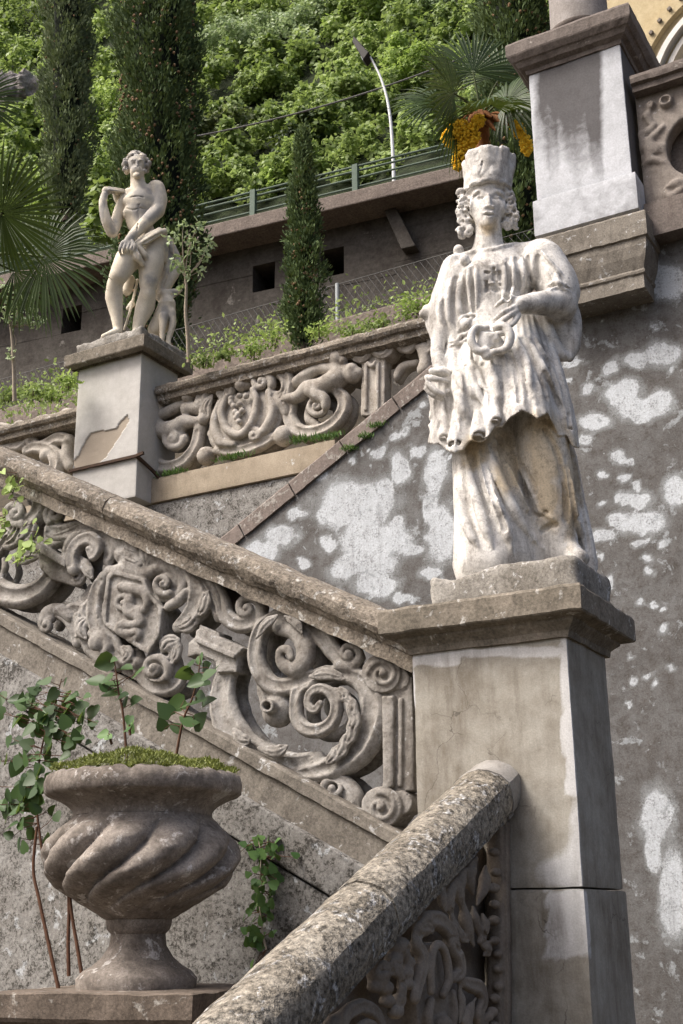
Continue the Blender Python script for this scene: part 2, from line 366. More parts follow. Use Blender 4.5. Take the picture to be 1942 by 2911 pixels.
M['wall_low'] = stone('speckled_wall_plaster', (.27, .265, .25), (.18, .17, .155), streak=.4, streak_col=(.06, .05, .04), lichen=.3, lichen_col=(.42, .44, .45), lscale=9, speck=.35, sscale=70, bump=.6, spots=.9)
M['top'] = stone('brown_capstone', (.195, .168, .15), (.115, .097, .086), streak=.4, streak_col=(.05, .036, .028), lichen=.12, lichen_col=(.36, .33, .30), lscale=10, speck=.3, sscale=60, bump=.4, spots=.15)
M['top_shaft'] = stone('blue_grey_stained_shaded_plaster', (.52, .54, .57), (.40, .415, .435), streak=.0, patch=(.035, .028, .026), soft=.15, speck=.16, sscale=60, bump=.25)
M['top_panel'] = stone('carved_brown_panel_stone', (.30, .27, .24), (.18, .155, .135), streak=.5, streak_col=(.08, .06, .045), lichen=.12, lscale=12, speck=.2, sscale=60, bump=.35)
M['marble'] = stone('weathered_white_marble', (.62, .60, .565), (.47, .45, .42), streak=.75, streak_col=(.155, .135, .115), lichen=.0, speck=.16, sscale=120, bump=.25, spots=.18, spot_col=(.12, .10, .085), streak_scale=(10, 10, 1.5))
M['marble_dark'] = stone('dirty_grey_marble', (.42, .40, .375), (.26, .245, .225), streak=.7, streak_col=(.10, .085, .07), lichen=.12, lichen_col=(.58, .57, .55), lscale=18, speck=.25, sscale=120, bump=.4, spots=.4, spot_col=(.07, .06, .05))
M['marble_cream'] = stone('cream_marble', (.70, .645, .535), (.56, .50, .40), streak=.35, streak_col=(.26, .235, .21), speck=.12, sscale=100, bump=.2, patch=(.27, .265, .26), soft=.22)
M['plinth'] = stone('mottled_plinth_stone', (.33, .315, .285), (.185, .17, .145), streak=.4, lichen=.4, lichen_col=(.5, .5, .49), lscale=20, speck=.35, sscale=90, bump=.5, spots=.45)
M['urn'] = stone('stained_urn_stone', (.27, .24, .21), (.125, .105, .088), streak=.5, streak_col=(.05, .037, .028), lichen=.38, lichen_col=(.43, .41, .385), lscale=12, speck=.4, sscale=110, bump=.6, spots=.45, streak_scale=(8, 8, 2.2))
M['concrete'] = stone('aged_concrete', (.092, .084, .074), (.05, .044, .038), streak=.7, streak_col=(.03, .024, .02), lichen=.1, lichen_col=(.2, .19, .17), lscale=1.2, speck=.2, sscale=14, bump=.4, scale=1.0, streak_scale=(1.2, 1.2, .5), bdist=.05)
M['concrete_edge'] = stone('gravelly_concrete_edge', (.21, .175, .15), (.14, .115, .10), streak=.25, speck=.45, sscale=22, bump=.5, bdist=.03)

def plain(name, col, rough=.7, var=.2, scale=8.0, metal=0.0, spec=.3, trans=0.0):
    t = NT(name); c = t.coord(); n = t.noise(c, scale, 4, .65)
    s = t.ramp(n, .3, .7, 1-var, 1+var); cc = t.node('CombineColor', {0: s, 1: s, 2: s}).outputs[0]
    t.b.inputs['Roughness'].default_value = rough; t.b.inputs['Metallic'].default_value = metal; t.b.inputs['Specular IOR Level'].default_value = spec
    return t.done(t.mix(1.0, col, cc, 'MULTIPLY'))
def leaf(name, a, b, rough=.55, trans=.25, rnd=.25, c3=None):
    """foliage: colour varies from leaf to leaf (attribute 'v' on each leaf); light shines through"""
    t = NT(name); at = t.node('Attribute', attribute_name='v').outputs['Fac']
    col = t.mix(at, a, b)
    if c3 is not None: col = t.mix(t.ramp(at, .86, .97), col, c3)
    t.b.inputs['Roughness'].default_value = rough; t.b.inputs['Specular IOR Level'].default_value = .3
    t.put(t.b.inputs['Base Color'], col)
    if trans > 0:
        tr = t.node('BsdfTranslucent', {'Color': t.mix(.25, col, (.35, .45, .05))}); mx = t.node('MixShader', {0: trans})
        t.L.new(t.b.outputs[0], mx.inputs[1]); t.L.new(tr.outputs[0], mx.inputs[2]); t.L.new(mx.outputs[0], t.N['Material Output'].inputs['Surface'])
    return t.m
M['leaf_mid'] = leaf('mid_green_leaf', (.13, .195, .055), (.38, .49, .19), trans=.4)
M['leaf_bright'] = leaf('bright_green_leaf', (.19, .29, .06), (.45, .58, .20), trans=.4)
M['leaf_pale'] = leaf('pale_silvery_leaf', (.20, .28, .13), (.48, .58, .36), trans=.3)
M['leaf_dark'] = leaf('dark_green_leaf', (.025, .05, .018), (.08, .125, .045))
M['leaf_olive'] = leaf('olive_brown_leaf', (.08, .11, .045), (.23, .27, .13), trans=.3)
M['cypress'] = leaf('cypress_scale_leaf', (.032, .06, .022), (.13, .185, .066), rough=.85, trans=.1)
M['cypress_far'] = leaf('dull_cypress_leaf', (.075, .105, .05), (.20, .25, .13), rough=.85, trans=.15)
M['cone'] = plain('cypress_cone', (.24, .155, .085), .8, .3, 30)
M['palm'] = leaf('palm_leaf', (.014, .034, .008), (.055, .095, .022), rough=.45, trans=.15)
M['palm_dry'] = plain('dry_palm_fibre', (.20, .085, .03), .9, .35, 20)
M['flower'] = plain('yellow_palm_flower', (.95, .62, .05), .8, .25, 60)
M['bark'] = plain('tree_bark', (.095, .075, .055), .95, .35, 30)
M['bark_pale'] = plain('pale_sapling_bark', (.36, .31, .24), .9, .25, 30)
M['stem'] = plain('brown_plant_stem', (.085, .04, .022), .8, .25, 30)
M['ivy'] = leaf('ivy_leaf', (.045, .105, .028), (.13, .24, .07), rough=.5)
M['vine'] = leaf('broad_vine_leaf', (.022, .05, .016), (.075, .14, .045), rough=.45, trans=.3)
M['moss'] = leaf('moss_blade', (.09, .11, .025), (.24, .27, .07), trans=.15)
M['green_paint'] = plain('faded_green_paint', (.075, .115, .085), .6, .2, 12)
M['white_paint'] = plain('white_painted_steel', (.62, .64, .64), .5, .1, 6)
M['steel'] = plain('galvanised_steel', (.30, .33, .34), .5, .15, 10)
M['wire'] = plain('grey_wire', (.12, .12, .115), .6, .1, 10)
M['dark'] = plain('shade_black_hollow', (.012, .010, .009), 1.0, .2, 4, spec=.0)  # near-black colour stands in for the shade inside the road openings
M['rust'] = plain('rusty_iron', (.055, .032, .02), .85, .3, 40)
M['lamp_black'] = plain('black_lamp_housing', (.02, .017, .015), .6, .2, 10)
M['cream'] = stone('cream_villa_render', (.52, .44, .28), (.42, .34, .20), streak=.25, streak_col=(.25, .18, .10), speck=.1, sscale=40, bump=.15)
M['white_mould'] = stone('white_villa_moulding', (.70, .69, .66), (.60, .58, .54), streak=.2, streak_col=(.35, .3, .24), speck=.08, sscale=40, bump=.15)
M['hill_ground'] = stone('dark_green_undergrowth', (.03, .045, .015), (.015, .024, .008), streak=0, speck=.5, sscale=3, bump=.8, bdist=.3)
M['col_shaft'] = stone('grey_column_stone', (.30, .28, .265), (.2, .18, .165), streak=.4, speck=.2, sscale=60, bump=.3)
M['earth'] = stone('dark_leafy_earth', (.07, .055, .035), (.035, .03, .02), streak=0, speck=.4, sscale=20, bump=.6, bdist=.05)
M['rock'] = stone('grey_rock_face', (.30, .285, .28), (.14, .125, .115), streak=.35, speck=.4, sscale=5, bump=.9, scale=.6, bdist=.2)
# ------------------------------------------------------------------ measurements on vertices
def proj(P):
    q = np.asarray(P, float)-CAM; d = q @ FW; return CX+FPX*(q @ RT)/d, CY-FPX*(q @ UP)/d
def blobs(P, L, warp=10.0, steep=1.0):
    """patches of lichen or bare plaster with ragged rims: value .5 at the rim of each ellipse (x, y, rx, ry)"""
    P = np.asarray(P); x, y = proj(P); v = np.zeros(len(x))
    x = x+warp*vnoise(P*5+3)+warp*1.1*vnoise(P*14+5)+warp*.6*vnoise(P*33+5); y = y+warp*vnoise(P*5+13)+warp*1.1*vnoise(P*14+15)+warp*.6*vnoise(P*33+8)
    for (a, b, rx, ry) in L: v = np.maximum(v, .5+steep*(1-np.sqrt(((x-a)/rx)**2+((y-b)/ry)**2))*.8)
    return np.clip(v, 0, 1)
def rects(P, L):
    x, y = proj(P); v = np.zeros(len(x))
    for (x0, y0, x1, y1, s) in L: v = np.maximum(v, np.clip(.5+np.minimum(np.minimum(x-x0, x1-x), np.minimum(y-y0, y1-y))/s, 0, 1))
    return v
K = 1942/1568.0

# ------------------------------------------------------------------ ground, garden bank, hill
def sheet(name, prof, x0, x1, nx, mat, amp=0.0, seed=0, shear=0.0):
    V = []; n = len(prof)
    for i in range(nx+1):
        x = x0+(x1-x0)*i/nx
        for (y, z) in prof: V.append((x, y+shear*(x+14), z))
    V = np.array(V); F = [(i*n+j, (i+1)*n+j, (i+1)*n+j+1, i*n+j+1) for i in range(nx) for j in range(n-1)]
    if amp: V[:, 2] += amp*vnoise(V*.35+seed)
    return struct(mesh_obj(name, V, np.array(F), mat, smooth=True))
sheet('ground', [(-80, 0), (-20, 0), (0, 0), (4, 0), (9.5, 0)], -90, 90, 40, M['earth'])

# ------------------------------------------------------------------ the pillar under the crowned statue
YP = 4.70
XL = onY(1172, 1860, YP)[0]; XR = onY(1610, 1807, YP)[0]; ZT = onY(1610, 1807, YP)[2]; ZJ = onY(1660, 2525, YP)[2]; YB = onX(1725, 1900, XR)[1]
pil = tag(empty('statue_pillar', ((XL+XR)/2, YP, 0)), 'tall square pale plaster pillar carrying the crowned statue', 'pillar')
def childbox(name, x0, x1, y0, y1, z0, z1, par, mat, step=.02, **kw):
    o = par.location; kw.setdefault('rad', .008); at = kw.pop('attr', None)
    f = (lambda P: at(P+np.array(o))) if at else None
    return dense_box(name, x0-o[0], x1-o[0], y0-o[1], y1-o[1], z0-o[2], z1-o[2], step, mat, par, attr=f, **kw)
def pil_patch(P):
    v = rects(P, [(1170, 1850, 1312, 1893, 14), (1160, 1840, 1640, 1868, 16), (1594, 1800, 1640, 2150, 18), (1606, 2150, 1670, 2260, 18), (1172, 1860, 1180, 2010, 10)])
    v = np.clip(v+.28*vnoise(P*22)+.15*vnoise(P*55), 0, 1)*(v > .02)
    v = np.maximum(v, blobs(P, [(1650, 2390, 32, 110), (1610, 2480, 75, 50), (1640, 2470, 60, 70)]))
    return np.where(P[:, 1] < YP+.02, v, 0)
childbox('shaft', XL, XR, YP, YB, ZJ+.004, ZT, pil, M['plaster'], amp=.0025, seed=1, attr=pil_patch)
def plinth_patch(P):
    v = rects(P, [(1552, 2528, 1760, 2728, 34)]); v = np.clip(v+(v > .02)*(.45*vnoise(P*17)+.25*vnoise(P*45)), 0, 1); return np.where(P[:, 1] < YP+.02, v, 0)
childbox('plinth', XL-.004, XR+.006, YP-.006, YB+.02, .30, ZJ, pil, M['plaster'], step=.022, amp=.003, seed=2, attr=plinth_patch)
zc = lambda y: onY(1630, y, YP-.085)[2]
capz0, capz1 = zc(1738), zc(1660)
o = pil.location
cap_ob = ring_stack('cap', XL-o[0], XR-o[0], 0, YB-YP, [(-.02, ZT-.004), (.012, ZT-.004), (.016, ZT+.022), (.03, ZT+.036), (.048, ZT+.05), (.05, ZT+.062), (.062, ZT+.066), (.064, capz0-.006), (.07, capz0-.004), (.098, capz0), (.104, capz0+.006), (.106, capz1-.012), (.098, capz1), (-.05, capz1)], M['cap'], pil, amp=.004, seed=3)

# ------------------------------------------------------------------ big lichen wall behind, with the sloping coping band
YW = 8.80
LICH = [(a*K, b*K, c*K, d*K) for (a, b, c, d) in [(1535, 645, 50, 42), (1500, 610, 25, 20), (1400, 838, 17, 19), (1458, 830, 32, 20), (1525, 808, 44, 28), (1348, 892, 18, 18), (1430, 905, 46, 30), (1470, 940, 52, 30), (1512, 930, 38, 30),
    (1365, 970, 40, 22), (1350, 1010, 20, 14), (1420, 1055, 25, 16), (1440, 1100, 12, 9), (1555, 1130, 33, 38), (1460, 1145, 42, 22), (1475, 1200, 62, 30), (1380, 1225, 40, 16), (1420, 1190, 18, 14), (1540, 1530, 10, 10), (1310, 830, 30, 12), (1500, 1390, 14, 10), (1470, 1380, 10, 14), (1465, 1250, 14, 10),
    (820, 1160, 85, 48), (770, 1185, 45, 28), (880, 1140, 30, 42), (918, 1080, 22, 32), (860, 1240, 85, 38), (845, 1290, 62, 34), (872, 1340, 48, 26), (790, 1310, 36, 22), (640, 1230, 34, 24), (600, 1268, 36, 24), (680, 1180, 22, 11), (735, 1095, 20, 16),
    (930, 990, 13, 13), (1002, 1090, 24, 50), (960, 1040, 17, 17), (1012, 1225, 30, 66), (985, 1170, 18, 36), (950, 1260, 22, 13), (700, 1290, 18, 12), (905, 1010, 16, 12), (870, 1040, 18, 14), (990, 1320, 22, 14), (930, 1375, 26, 10), (750, 1250, 14, 20), (910, 1200, 14, 10),
    (1512, 1870, 42, 72), (1545, 2050, 36, 110), (1500, 1960, 20, 50), (1530, 1440, 9, 8), (1490, 1310, 12, 10), (1400, 1330, 12, 14), (1440, 1620, 10, 9)]]
LICH = [(a, b, c*(.86 if a > 1600 else 1), d*(.86 if a > 1600 else 1)) for a, b, c, d in LICH]
rg = np.random.RandomState(5)
for i in range(210):
    c = (rg.uniform(560, 1560)*K, rg.uniform(640, 1600)*K); r = rg.uniform(2, 9)**1.2*K*.7; LICH.append((c[0], c[1], r*rg.uniform(.7, 1.5), r))
bl = lambda x: 1545-(x-675)*(1545-1105)/(1214-675.0)          # lower edge of the coping band in the picture
B0 = onY(560, bl(560), YW); B1 = onY(1620, bl(1620), YW)
slopeB = (B1[2]-B0[2])/(B1[0]-B0[0]); zband = lambda x: B0[2]+(x-B0[0])*slopeB
st = .029; xs = np.arange(-9.2, 1.4, st); zs = np.arange(0.0, 6.72, st)
Xg, Zg = np.meshgrid(xs, zs, indexing='ij'); Pw = np.stack([Xg.ravel(), np.full(Xg.size, YW), Zg.ravel()], 1)
Pw[:, 1] += .006*vnoise(Pw*3.1)+.003*vnoise(Pw*13)
nz = len(zs); ii, jj = np.meshgrid(np.arange(len(xs)-1), np.arange(nz-1), indexing='ij'); ii = ii.ravel(); jj = jj.ravel()
keep = zs[jj+1] < zband(xs[ii])+.10
ii, jj = ii[keep], jj[keep]; Fw = np.stack([ii*nz+jj, (ii+1)*nz+jj, (ii+1)*nz+jj+1, ii*nz+jj+1], 1)
use = np.unique(Fw); rem = np.full(len(Pw), -1); rem[use] = np.arange(len(use))
wall = tag(empty('garden_wall', (0, YW, 0)), 'grey plaster garden wall blotched with white lichen behind the crowned statue', 'wall')
Pq = Pw[use]; lv = blobs(Pq, LICH, 9.0)
mesh_obj('plaster_face', Pq-np.array([0, YW, 0]), rem[Fw], M['wall'], wall, smooth=True, attrs={'patch': lv})
prism_xz('core', [(-9.2, .0), (1.4, .0), (1.4, 6.5), (B1[0], 6.5), (B1[0], zband(B1[0])-.02), (-9.2, zband(-9.2)-.02)] if zband(-9.2) > 0.1 else [(B0[0], 0), (1.4, 0), (1.4, 6.5), (B1[0], 6.5), (B1[0], zband(B1[0])-.02), (B0[0], zband(B0[0])-.02)], .03, .5, M['wall'], wall)
# coping band: separate stones laid end to end
nb = 7; bw = .20
for i in range(nb):
    a = i/nb+.0015; b = (i+1)/nb-.0015
    x0 = B0[0]+(B1[0]-B0[0])*a; x1 = B0[0]+(B1[0]-B0[0])*b
    sweep('coping_stone', [np.array([x, .03, zband(x)]) for x in np.linspace(x0, x1, 14)], [(-.10, .0), (.055, .0), (.055, .13), (.045, .145), (-.09, .145), (-.10, .13)], M['band'], wall, amp=.003, seed=i*5.0, smooth=False)

# ------------------------------------------------------------------ terrace balustrade (level), its base and pedestal
Y3 = 9.0
z3r = onY(640, 1045, Y3-.06)[2]; z3b1 = onY(700, 1302, Y3-.05)[2]; z3b0 = onY(700, 1375, Y3-.05)[2]
X3L = onY(-200, 1150, Y3)[0]; X3R = onY(1560, 800, Y3)[0]
bal3 = tag(empty('terrace_balustrade', (0, Y3, 0)), 'level carved stone balustrade with cherubs and oval shield beside the male statue', 'balustrade')
XPR = onY(403, 1000, 8.72)[0]; XPL = onY(223, 1065, 8.72)[0]
RAILP = [(-.16, -.055), (-.155, -.11), (-.11, -.13), (.11, -.13), (.155, -.11), (.16, -.055), (.19, -.045), (.205, -.02), (.205, .01), (.19, .035), (.15, .05), (-.15, .05), (-.19, .035), (-.205, .01), (-.205, -.02), (-.19, -.045)]
def rail3(x0, x1, par, seed):
    n = max(2, int((x1-x0)/.05)); return sweep('handrail', line((x0, .12, z3r-.05), (x1, .12, z3r-.05), n), RAILP, M['rail'], par, amp=.006, seed=seed)
rail3(XPR+.02, XPR+.02+1.55, bal3, 1.0); rail3(XPR+1.575, X3R, bal3, 2.0)
childbox('base_course', XPR-.03, onY(960, 1260, Y3)[0], Y3-.05, Y3+.3, z3b0, z3b1, bal3, M['base3'], step=.03, amp=.003, rad=.012)
childbox('lower_wall', -9.2, onY(960, 1300, Y3)[0], Y3-.02, Y3+.4, 2.2, z3b0-.004, bal3, M['wall_low'], step=.06, amp=.004, rad=.01)
bal3l = tag(empty('terrace_balustrade', (0, Y3, 0)), 'left stretch of carved terrace balustrade with leafy scrolls, partly behind the palm', 'balustrade')
n3 = 60; sweep('handrail', line((-13.5, .12, z3r-.05), (XPL-.02, .12, z3r-.05), 90), RAILP, M['rail'], bal3l, amp=.006, seed=4)
childbox('base_course', -13.5, XPL+.03, Y3-.05, Y3+.3, z3b0, z3b1, bal3l, M['base3'], step=.06, amp=.003, rad=.012)
childbox('lower_wall', -13.5, -9.21, Y3-.02, Y3+.4, 0, z3b0-.004, bal3l, M['wall_low'], step=.1, amp=.004, rad=.01)
# pedestal
YD = 8.72
zpt = onY(403, 1003, YD)[2]; ped = tag(empty('statue_pedestal', ((XPL+XPR)/2, YD, 0)), 'square plaster pedestal with peeling render under the nude male statue', 'pedestal')
XCR = onY(402, 985, YD-.09)[0]; XCL = onY(186, 1030, YD-.09)[0]; YCB = onX(539, 1065, XCR)[1]
def ped_patch(P):
    x, y = proj(P); v = np.zeros(len(x))
    poly = [(206, 1310), (222, 1296), (245, 1247), (258, 1232), (330, 1216), (345, 1194), (362, 1180), (366, 1198), (345, 1232), (318, 1272), (300, 1300), (262, 1330), (208, 1333)]
    ins = np.zeros(len(x), bool); n = len(poly)
    for i in range(n):
        a, b = poly[i], poly[(i+1) % n]; c = ((a[1] > y) != (b[1] > y)); ins ^= c & (x < (b[0]-a[0])*(y-a[1])/(b[1]-a[1]+1e-9)+a[0])
    return np.where(ins & (P[:, 1] < YD+.02), 1.0, 0.0)
M['ped'] = stone('peeling_white_render', (.50, .49, .465), (.41, .40, .375), streak=.2, streak_col=(.24, .22, .18), speck=.08, sscale=90, bump=.2, patch=(.35, .30, .24), pn=.7)
childbox('shaft', XPL, XPR, YD, YCB-.1, z3b0+.0, zpt, ped, M['ped'], step=.014, amp=.002, seed=6, attr=ped_patch, rad=.01, sink=.012)
o = ped.location; zs1 = onY(402, 985, YD-.09)[2]; zs2 = onY(402, 951, YD-.09)[2]
ring_stack('cap', XPL-o[0], XPR-o[0], 0, YCB-.1-YD, [(-.02, zpt-.003), (.01, zpt-.003), (.014, zpt+.02), (.045, zpt+.035), (.05, zs1-.02), (.07, zs1-.015), (.10, zs1), (.104, zs1+.01), (.104, zs2-.01), (.096, zs2), (-.05, zs2)], M['cap'], ped, amp=.004, seed=9)
# rusty iron strap round the pedestal foot
zi = onY(290, 1320, YD-.01)[2]; zi2 = onY(390, 1297, YD-.01)[2]
strap = tag(empty('iron_strap', (XPR, YD, (zi+zi2)/2)), 'thin rusty iron strap wrapped round the foot of the pedestal', 'strap')
po = np.array(strap.location)
sweep('front_bar', [np.array([XPL-.02, YD-.02, zi])-po, np.array([XPR, YD-.02, zi2])-po, np.array([XPR+.09, YD-.02, zi2+.015])-po], [(-.012, -.014), (.012, -.014), (.012, .014), (-.012, .014)], M['rust'], strap, smooth=False)
sweep('side_bar', [np.array([XPR+.012, YD-.02, zi2])-po, np.array([XPR+.05, YD+.2, zi2-.10])-po, np.array([XPR+.11, YD+.30, zi2-.22])-po], [(-.012, -.014), (.012, -.014), (.012, .014), (-.012, .014)], M['rust'], strap, smooth=False)

# ------------------------------------------------------------------ upper right pillar, panel, column, villa
YT = 8.55
g = lambda x, y: onY(x, y, YT)
tl, trr, bl_, br_ = g(1506, 212), g(1765, 125), g(1522, 574), g(1794, 494)
tx0, tx1 = (tl[0]+bl_[0])/2, (trr[0]+br_[0])/2; tz1 = (tl[2]+trr[2])/2; tz0 = (bl_[2]+br_[2])/2; tzp = g(1813, 597)[2]
tp = tag(empty('terrace_pillar', ((tx0+tx1)/2, YT, 0)), 'high pillar with brown moulded cap and white streaked shaft at upper right', 'pillar')
def top_patch(P):
    x, y = proj(P); c = np.clip((y-200)/330, 0, 1); v = 1.12-.95*c+.26*vnoise(P*np.array([11, 1, .8]))+.16*vnoise(P*np.array([31, 1, 1.6])); e = np.minimum((x-1525)/22, (1712-x)/18); v = np.minimum(v, .5+.5*np.clip(e, -1, 1))
    return np.where(P[:, 1] < YT+.02, v, .8)  # side faces coloured evenly dark, standing in for their shade
childbox('shaft', tx0, tx1, YT, YT+.62, tz0, tz1, tp, M['top_shaft'], amp=.002, attr=top_patch, rad=.01, step=.025)
childbox('plinth', tx0-.03, tx1+.035, YT-.03, YT+.65, tzp, tz0-.003, tp, M['top_shaft'], amp=.002, attr=lambda P: .33+.3*vnoise(P*np.array([5, 1, 3])), rad=.012, step=.03)
zz = lambda y: onY(1829, y, YT-.08)[2]
o = tp.location
ring_stack('footing', tx0-o[0], tx1-o[0], 0, .62, [(-.2, zz(806)), (.02, zz(806)), (.022, zz(768)), (.035, zz(764)), (.038, zz(758)), (.03, zz(752)), (.06, zz(720)), (.078, zz(690)), (.08, zz(672)), (.098, zz(669)), (.10, zz(604)), (.09, zz(598)), (-.05, zz(597))], M['stringer'], tp, amp=.004, seed=12)
zz = lambda y: onY(1786, y, YT-.13)[2]
ring_stack('cap', tx0-o[0], tx1-o[0], 0, .62, [(-.02, tz1-.003), (.012, tz1-.003), (.02, tz1+.03), (.06, tz1+.05), (.075, tz1+.075), (.085, zz(58)), (.10, zz(56)), (.13, zz(44)), (.135, zz(40)), (.14, zz(12)), (.13, zz(5)), (.0, zz(5)+.01)], M['top'], tp, amp=.004, seed=13)
# column standing on it
col = tag(empty('stone_column', ((tx0+tx1)/2-.03, YT+.36, zz(5)+.01)), 'round grey stone column base standing on the high pillar', 'column')
def lathe(name, prof, n, mat, parent, loc=(0, 0, 0), fn=None):
    V = []; m = len(prof)
    for i in range(n):
        a = 2*math.pi*i/n
        for j, (r, z) in enumerate(prof):
            rr, zz_, aa = fn(r, z, a, j) if fn else (r, z, a)
            V.append((loc[0]+rr*math.cos(aa), loc[1]+rr*math.sin(aa), loc[2]+zz_))
    F = [(i*m+j, ((i+1) % n)*m+j, ((i+1) % n)*m+j+1, i*m+j+1) for i in range(n) for j in range(m-1)]
    F += [tuple(i*m for i in range(n))[::-1], tuple(i*m+m-1 for i in range(n))]
    o = mesh_obj(name, V, F, mat, parent); fix_normals(o)
    o.data.polygons.foreach_set('use_smooth', np.ones(len(o.data.polygons), bool)); o.data.set_sharp_from_angle(angle=R(50)); return o
lathe('base', [(.30, 0), (.33, .03), (.35, .07), (.33, .11), (.29, .125), (.27, .17), (.285, .185), (.285, .21), (.255, .23)], 40, M['top'], col)
lathe('shaft', [(.25, .23), (.245, .6), (.235, 1.6), (.23, 2.3)], 40, M['col_shaft'], col)
# pierced parapet right of the pillar
pr = tag(empty('pierced_parapet', (tx1+.6, YT+.2, 0)), 'brown pierced stone parapet carved with leaves right of the high pillar', 'parapet')
gp = lambda x, y: onY(x, y, YT+.16)
rz1 = gp(1850, 215)[2]; rz0 = gp(1850, 270)[2]; pz0 = gp(1880, 580)[2]; bz0 = gp(1880, 680)[2]
xp0 = tx1+.04; xp1 = tx1+1.9; o = np.array(pr.location)
n = 40; sweep('handrail', line(np.array([xp0, YT+.25, rz1-.06])-o, np.array([xp1, YT+.25, rz1-.06])-o, n), [(-.17, -.05), (-.165, -.10), (.165, -.10), (.17, -.05), (.2, -.04), (.21, 0), (.2, .04), (.16, .06), (-.16, .06), (-.2, .04), (-.21, 0), (-.2, -.04)], M['top'], pr, amp=.005, seed=15)
childbox('base_course', xp0, xp1, YT+.08, YT+.42, bz0, pz0, pr, M['top'], step=.04, amp=.003, rad=.012)
FR = Frame((xp0, YT+.25, pz0), 0.0)
s = Sdf((-.02, -.14, -.05), (.95, .14, rz0-pz0+.05), .013)
s.block((.46, 0, (rz0-pz0)/2), (.5, .07, (rz0-pz0)/2+.05), k=.001)
hc = gp(1965, 405)-np.array([xp0, YT+.25, pz0])
s.ball((hc[0], 0, hc[2]), (.20, .5, .26), k=.01, cut=True)
childbox('added_backing', xp0+.02, xp0+.93, YT+.36, YT+.42, pz0+.004, rz0-.004, pr, M['top'], step=.08, rad=0)  # backing added behind the pierced hole so that it looks dark
for (x, y, r) in [(1895, 290, 20), (1850, 300, 13)]:
    c = FR.p(x, y, -.08); s.ball(c, r*.0029, k=.012); s.ball(c-np.array([0, .04, 0]), r*.0017, k=.008, cut=True)
for pts in ([(1812, 385), (1840, 375), (1862, 355)], [(1815, 395), (1845, 400), (1885, 360)], [(1818, 430), (1845, 415), (1884, 415)], [(1822, 415), (1850, 428), (1880, 430)], [(1830, 470), (1850, 455), (1886, 462)], [(1830, 450), (1845, 440), (1850, 400)], [(1895, 545), (1910, 560), (1940, 535)], [(1900, 530), (1925, 520), (1942, 525)], [(1850, 350), (1838, 330), (1850, 315)]):
    s.tube(crom([FR.p(a, b, -.075) for a, b in pts], 5), [.02, .035, .018], k=.02, sq=.9)
s.rough(.004, .03, 3); s.mesh('carved_panel', M['top_panel'], pr).location = (np.array([xp0, YT+.25, pz0])-o).tolist()
# villa facade with the arch far right
va = tag(empty('villa', (2.2, 14.0, 0)), 'cream rendered villa front with white arch mouldings at the top right corner', 'building')
o = np.array(va.location); ac = onY(2150, 190, 14.0)-o; ms = ((onY(1900, 100, 14.0)-CAM) @ FW)/FPX*1.19
def arc_ring(name, r0, r1, y0, y1, mat, n=48):
    V = []; F = []
    for i in range(n+1):
        a = math.pi*i/n
        for (r, y) in ((r0, y0), (r1, y0), (r1, y1), (r0, y1)): V.append((ac[0]-r*math.cos(a), y, ac[2]+r*math.sin(a)))
    for i in range(n):
        for j in range(4): F.append((i*4+j, i*4+(j+1) % 4, (i+1)*4+(j+1) % 4, (i+1)*4+j))
    F += [(0, 1, 2, 3), (n*4+3, n*4+2, n*4+1, n*4)]
    return fix_normals(mesh_obj(name, V, F, mat, va))
Ro = 300*ms
V = []; F = []; n = 40                         # wall with an arched opening
outer = [(ac[0]-2.2, ac[2]-3.0)]; inner = []
pts = [(ac[0]-Ro*math.cos(math.pi*i/n), ac[2]+Ro*math.sin(math.pi*i/n)) for i in range(n+1)]
poly = [(ac[0]-2.0, 9.0), (ac[0]-Ro, 9.0)] + pts + [(ac[0]+Ro, 9.0), (ac[0]+3.5, 9.0), (ac[0]+3.5, 19), (ac[0]-2.0, 19)]
vv = [(p[0], 0, p[1]) for p in poly]; vv = [(p[0], 0, p[1]) for p in poly]
prism_xz('wall', poly, 0, .5, M['cream'], va)
arc_ring('arch_moulding', 268*ms, 300*ms, -.05, .3, M['cream']); arc_ring('arch_moulding', 232*ms, 246*ms, -.02, .3, M['white_mould']); arc_ring('arch_moulding', 246*ms, 268*ms, .05, .3, M['cream'])
arc_ring('arch_moulding', 208*ms, 220*ms, .06, .35, M['white_mould']); arc_ring('arch_moulding', 220*ms, 232*ms, .12, .35, M['cream'])
box('niche_back', ac[0]-Ro, ac[0]+Ro, .32, .5, 9.0, ac[2]+Ro, M['cream'], va)
for i in range(18):
    a = math.pi*(i+.5)/26; r = 285*ms
    b = box('dentil', -.025, .025, -.03, .03, -.02, .02, M['top_panel'], va); b.location = (ac[0]-r*math.cos(a), -.06, ac[2]+r*math.sin(a)); b.rotation_euler = (0, a-math.pi/2, 0)
for sx in (-1, 1): box('impost', ac[0]+sx*255*ms-.16, ac[0]+sx*255*ms+.16, -.06, .3, ac[2]-.16, ac[2]-.003, M['white_mould'], va, .01)

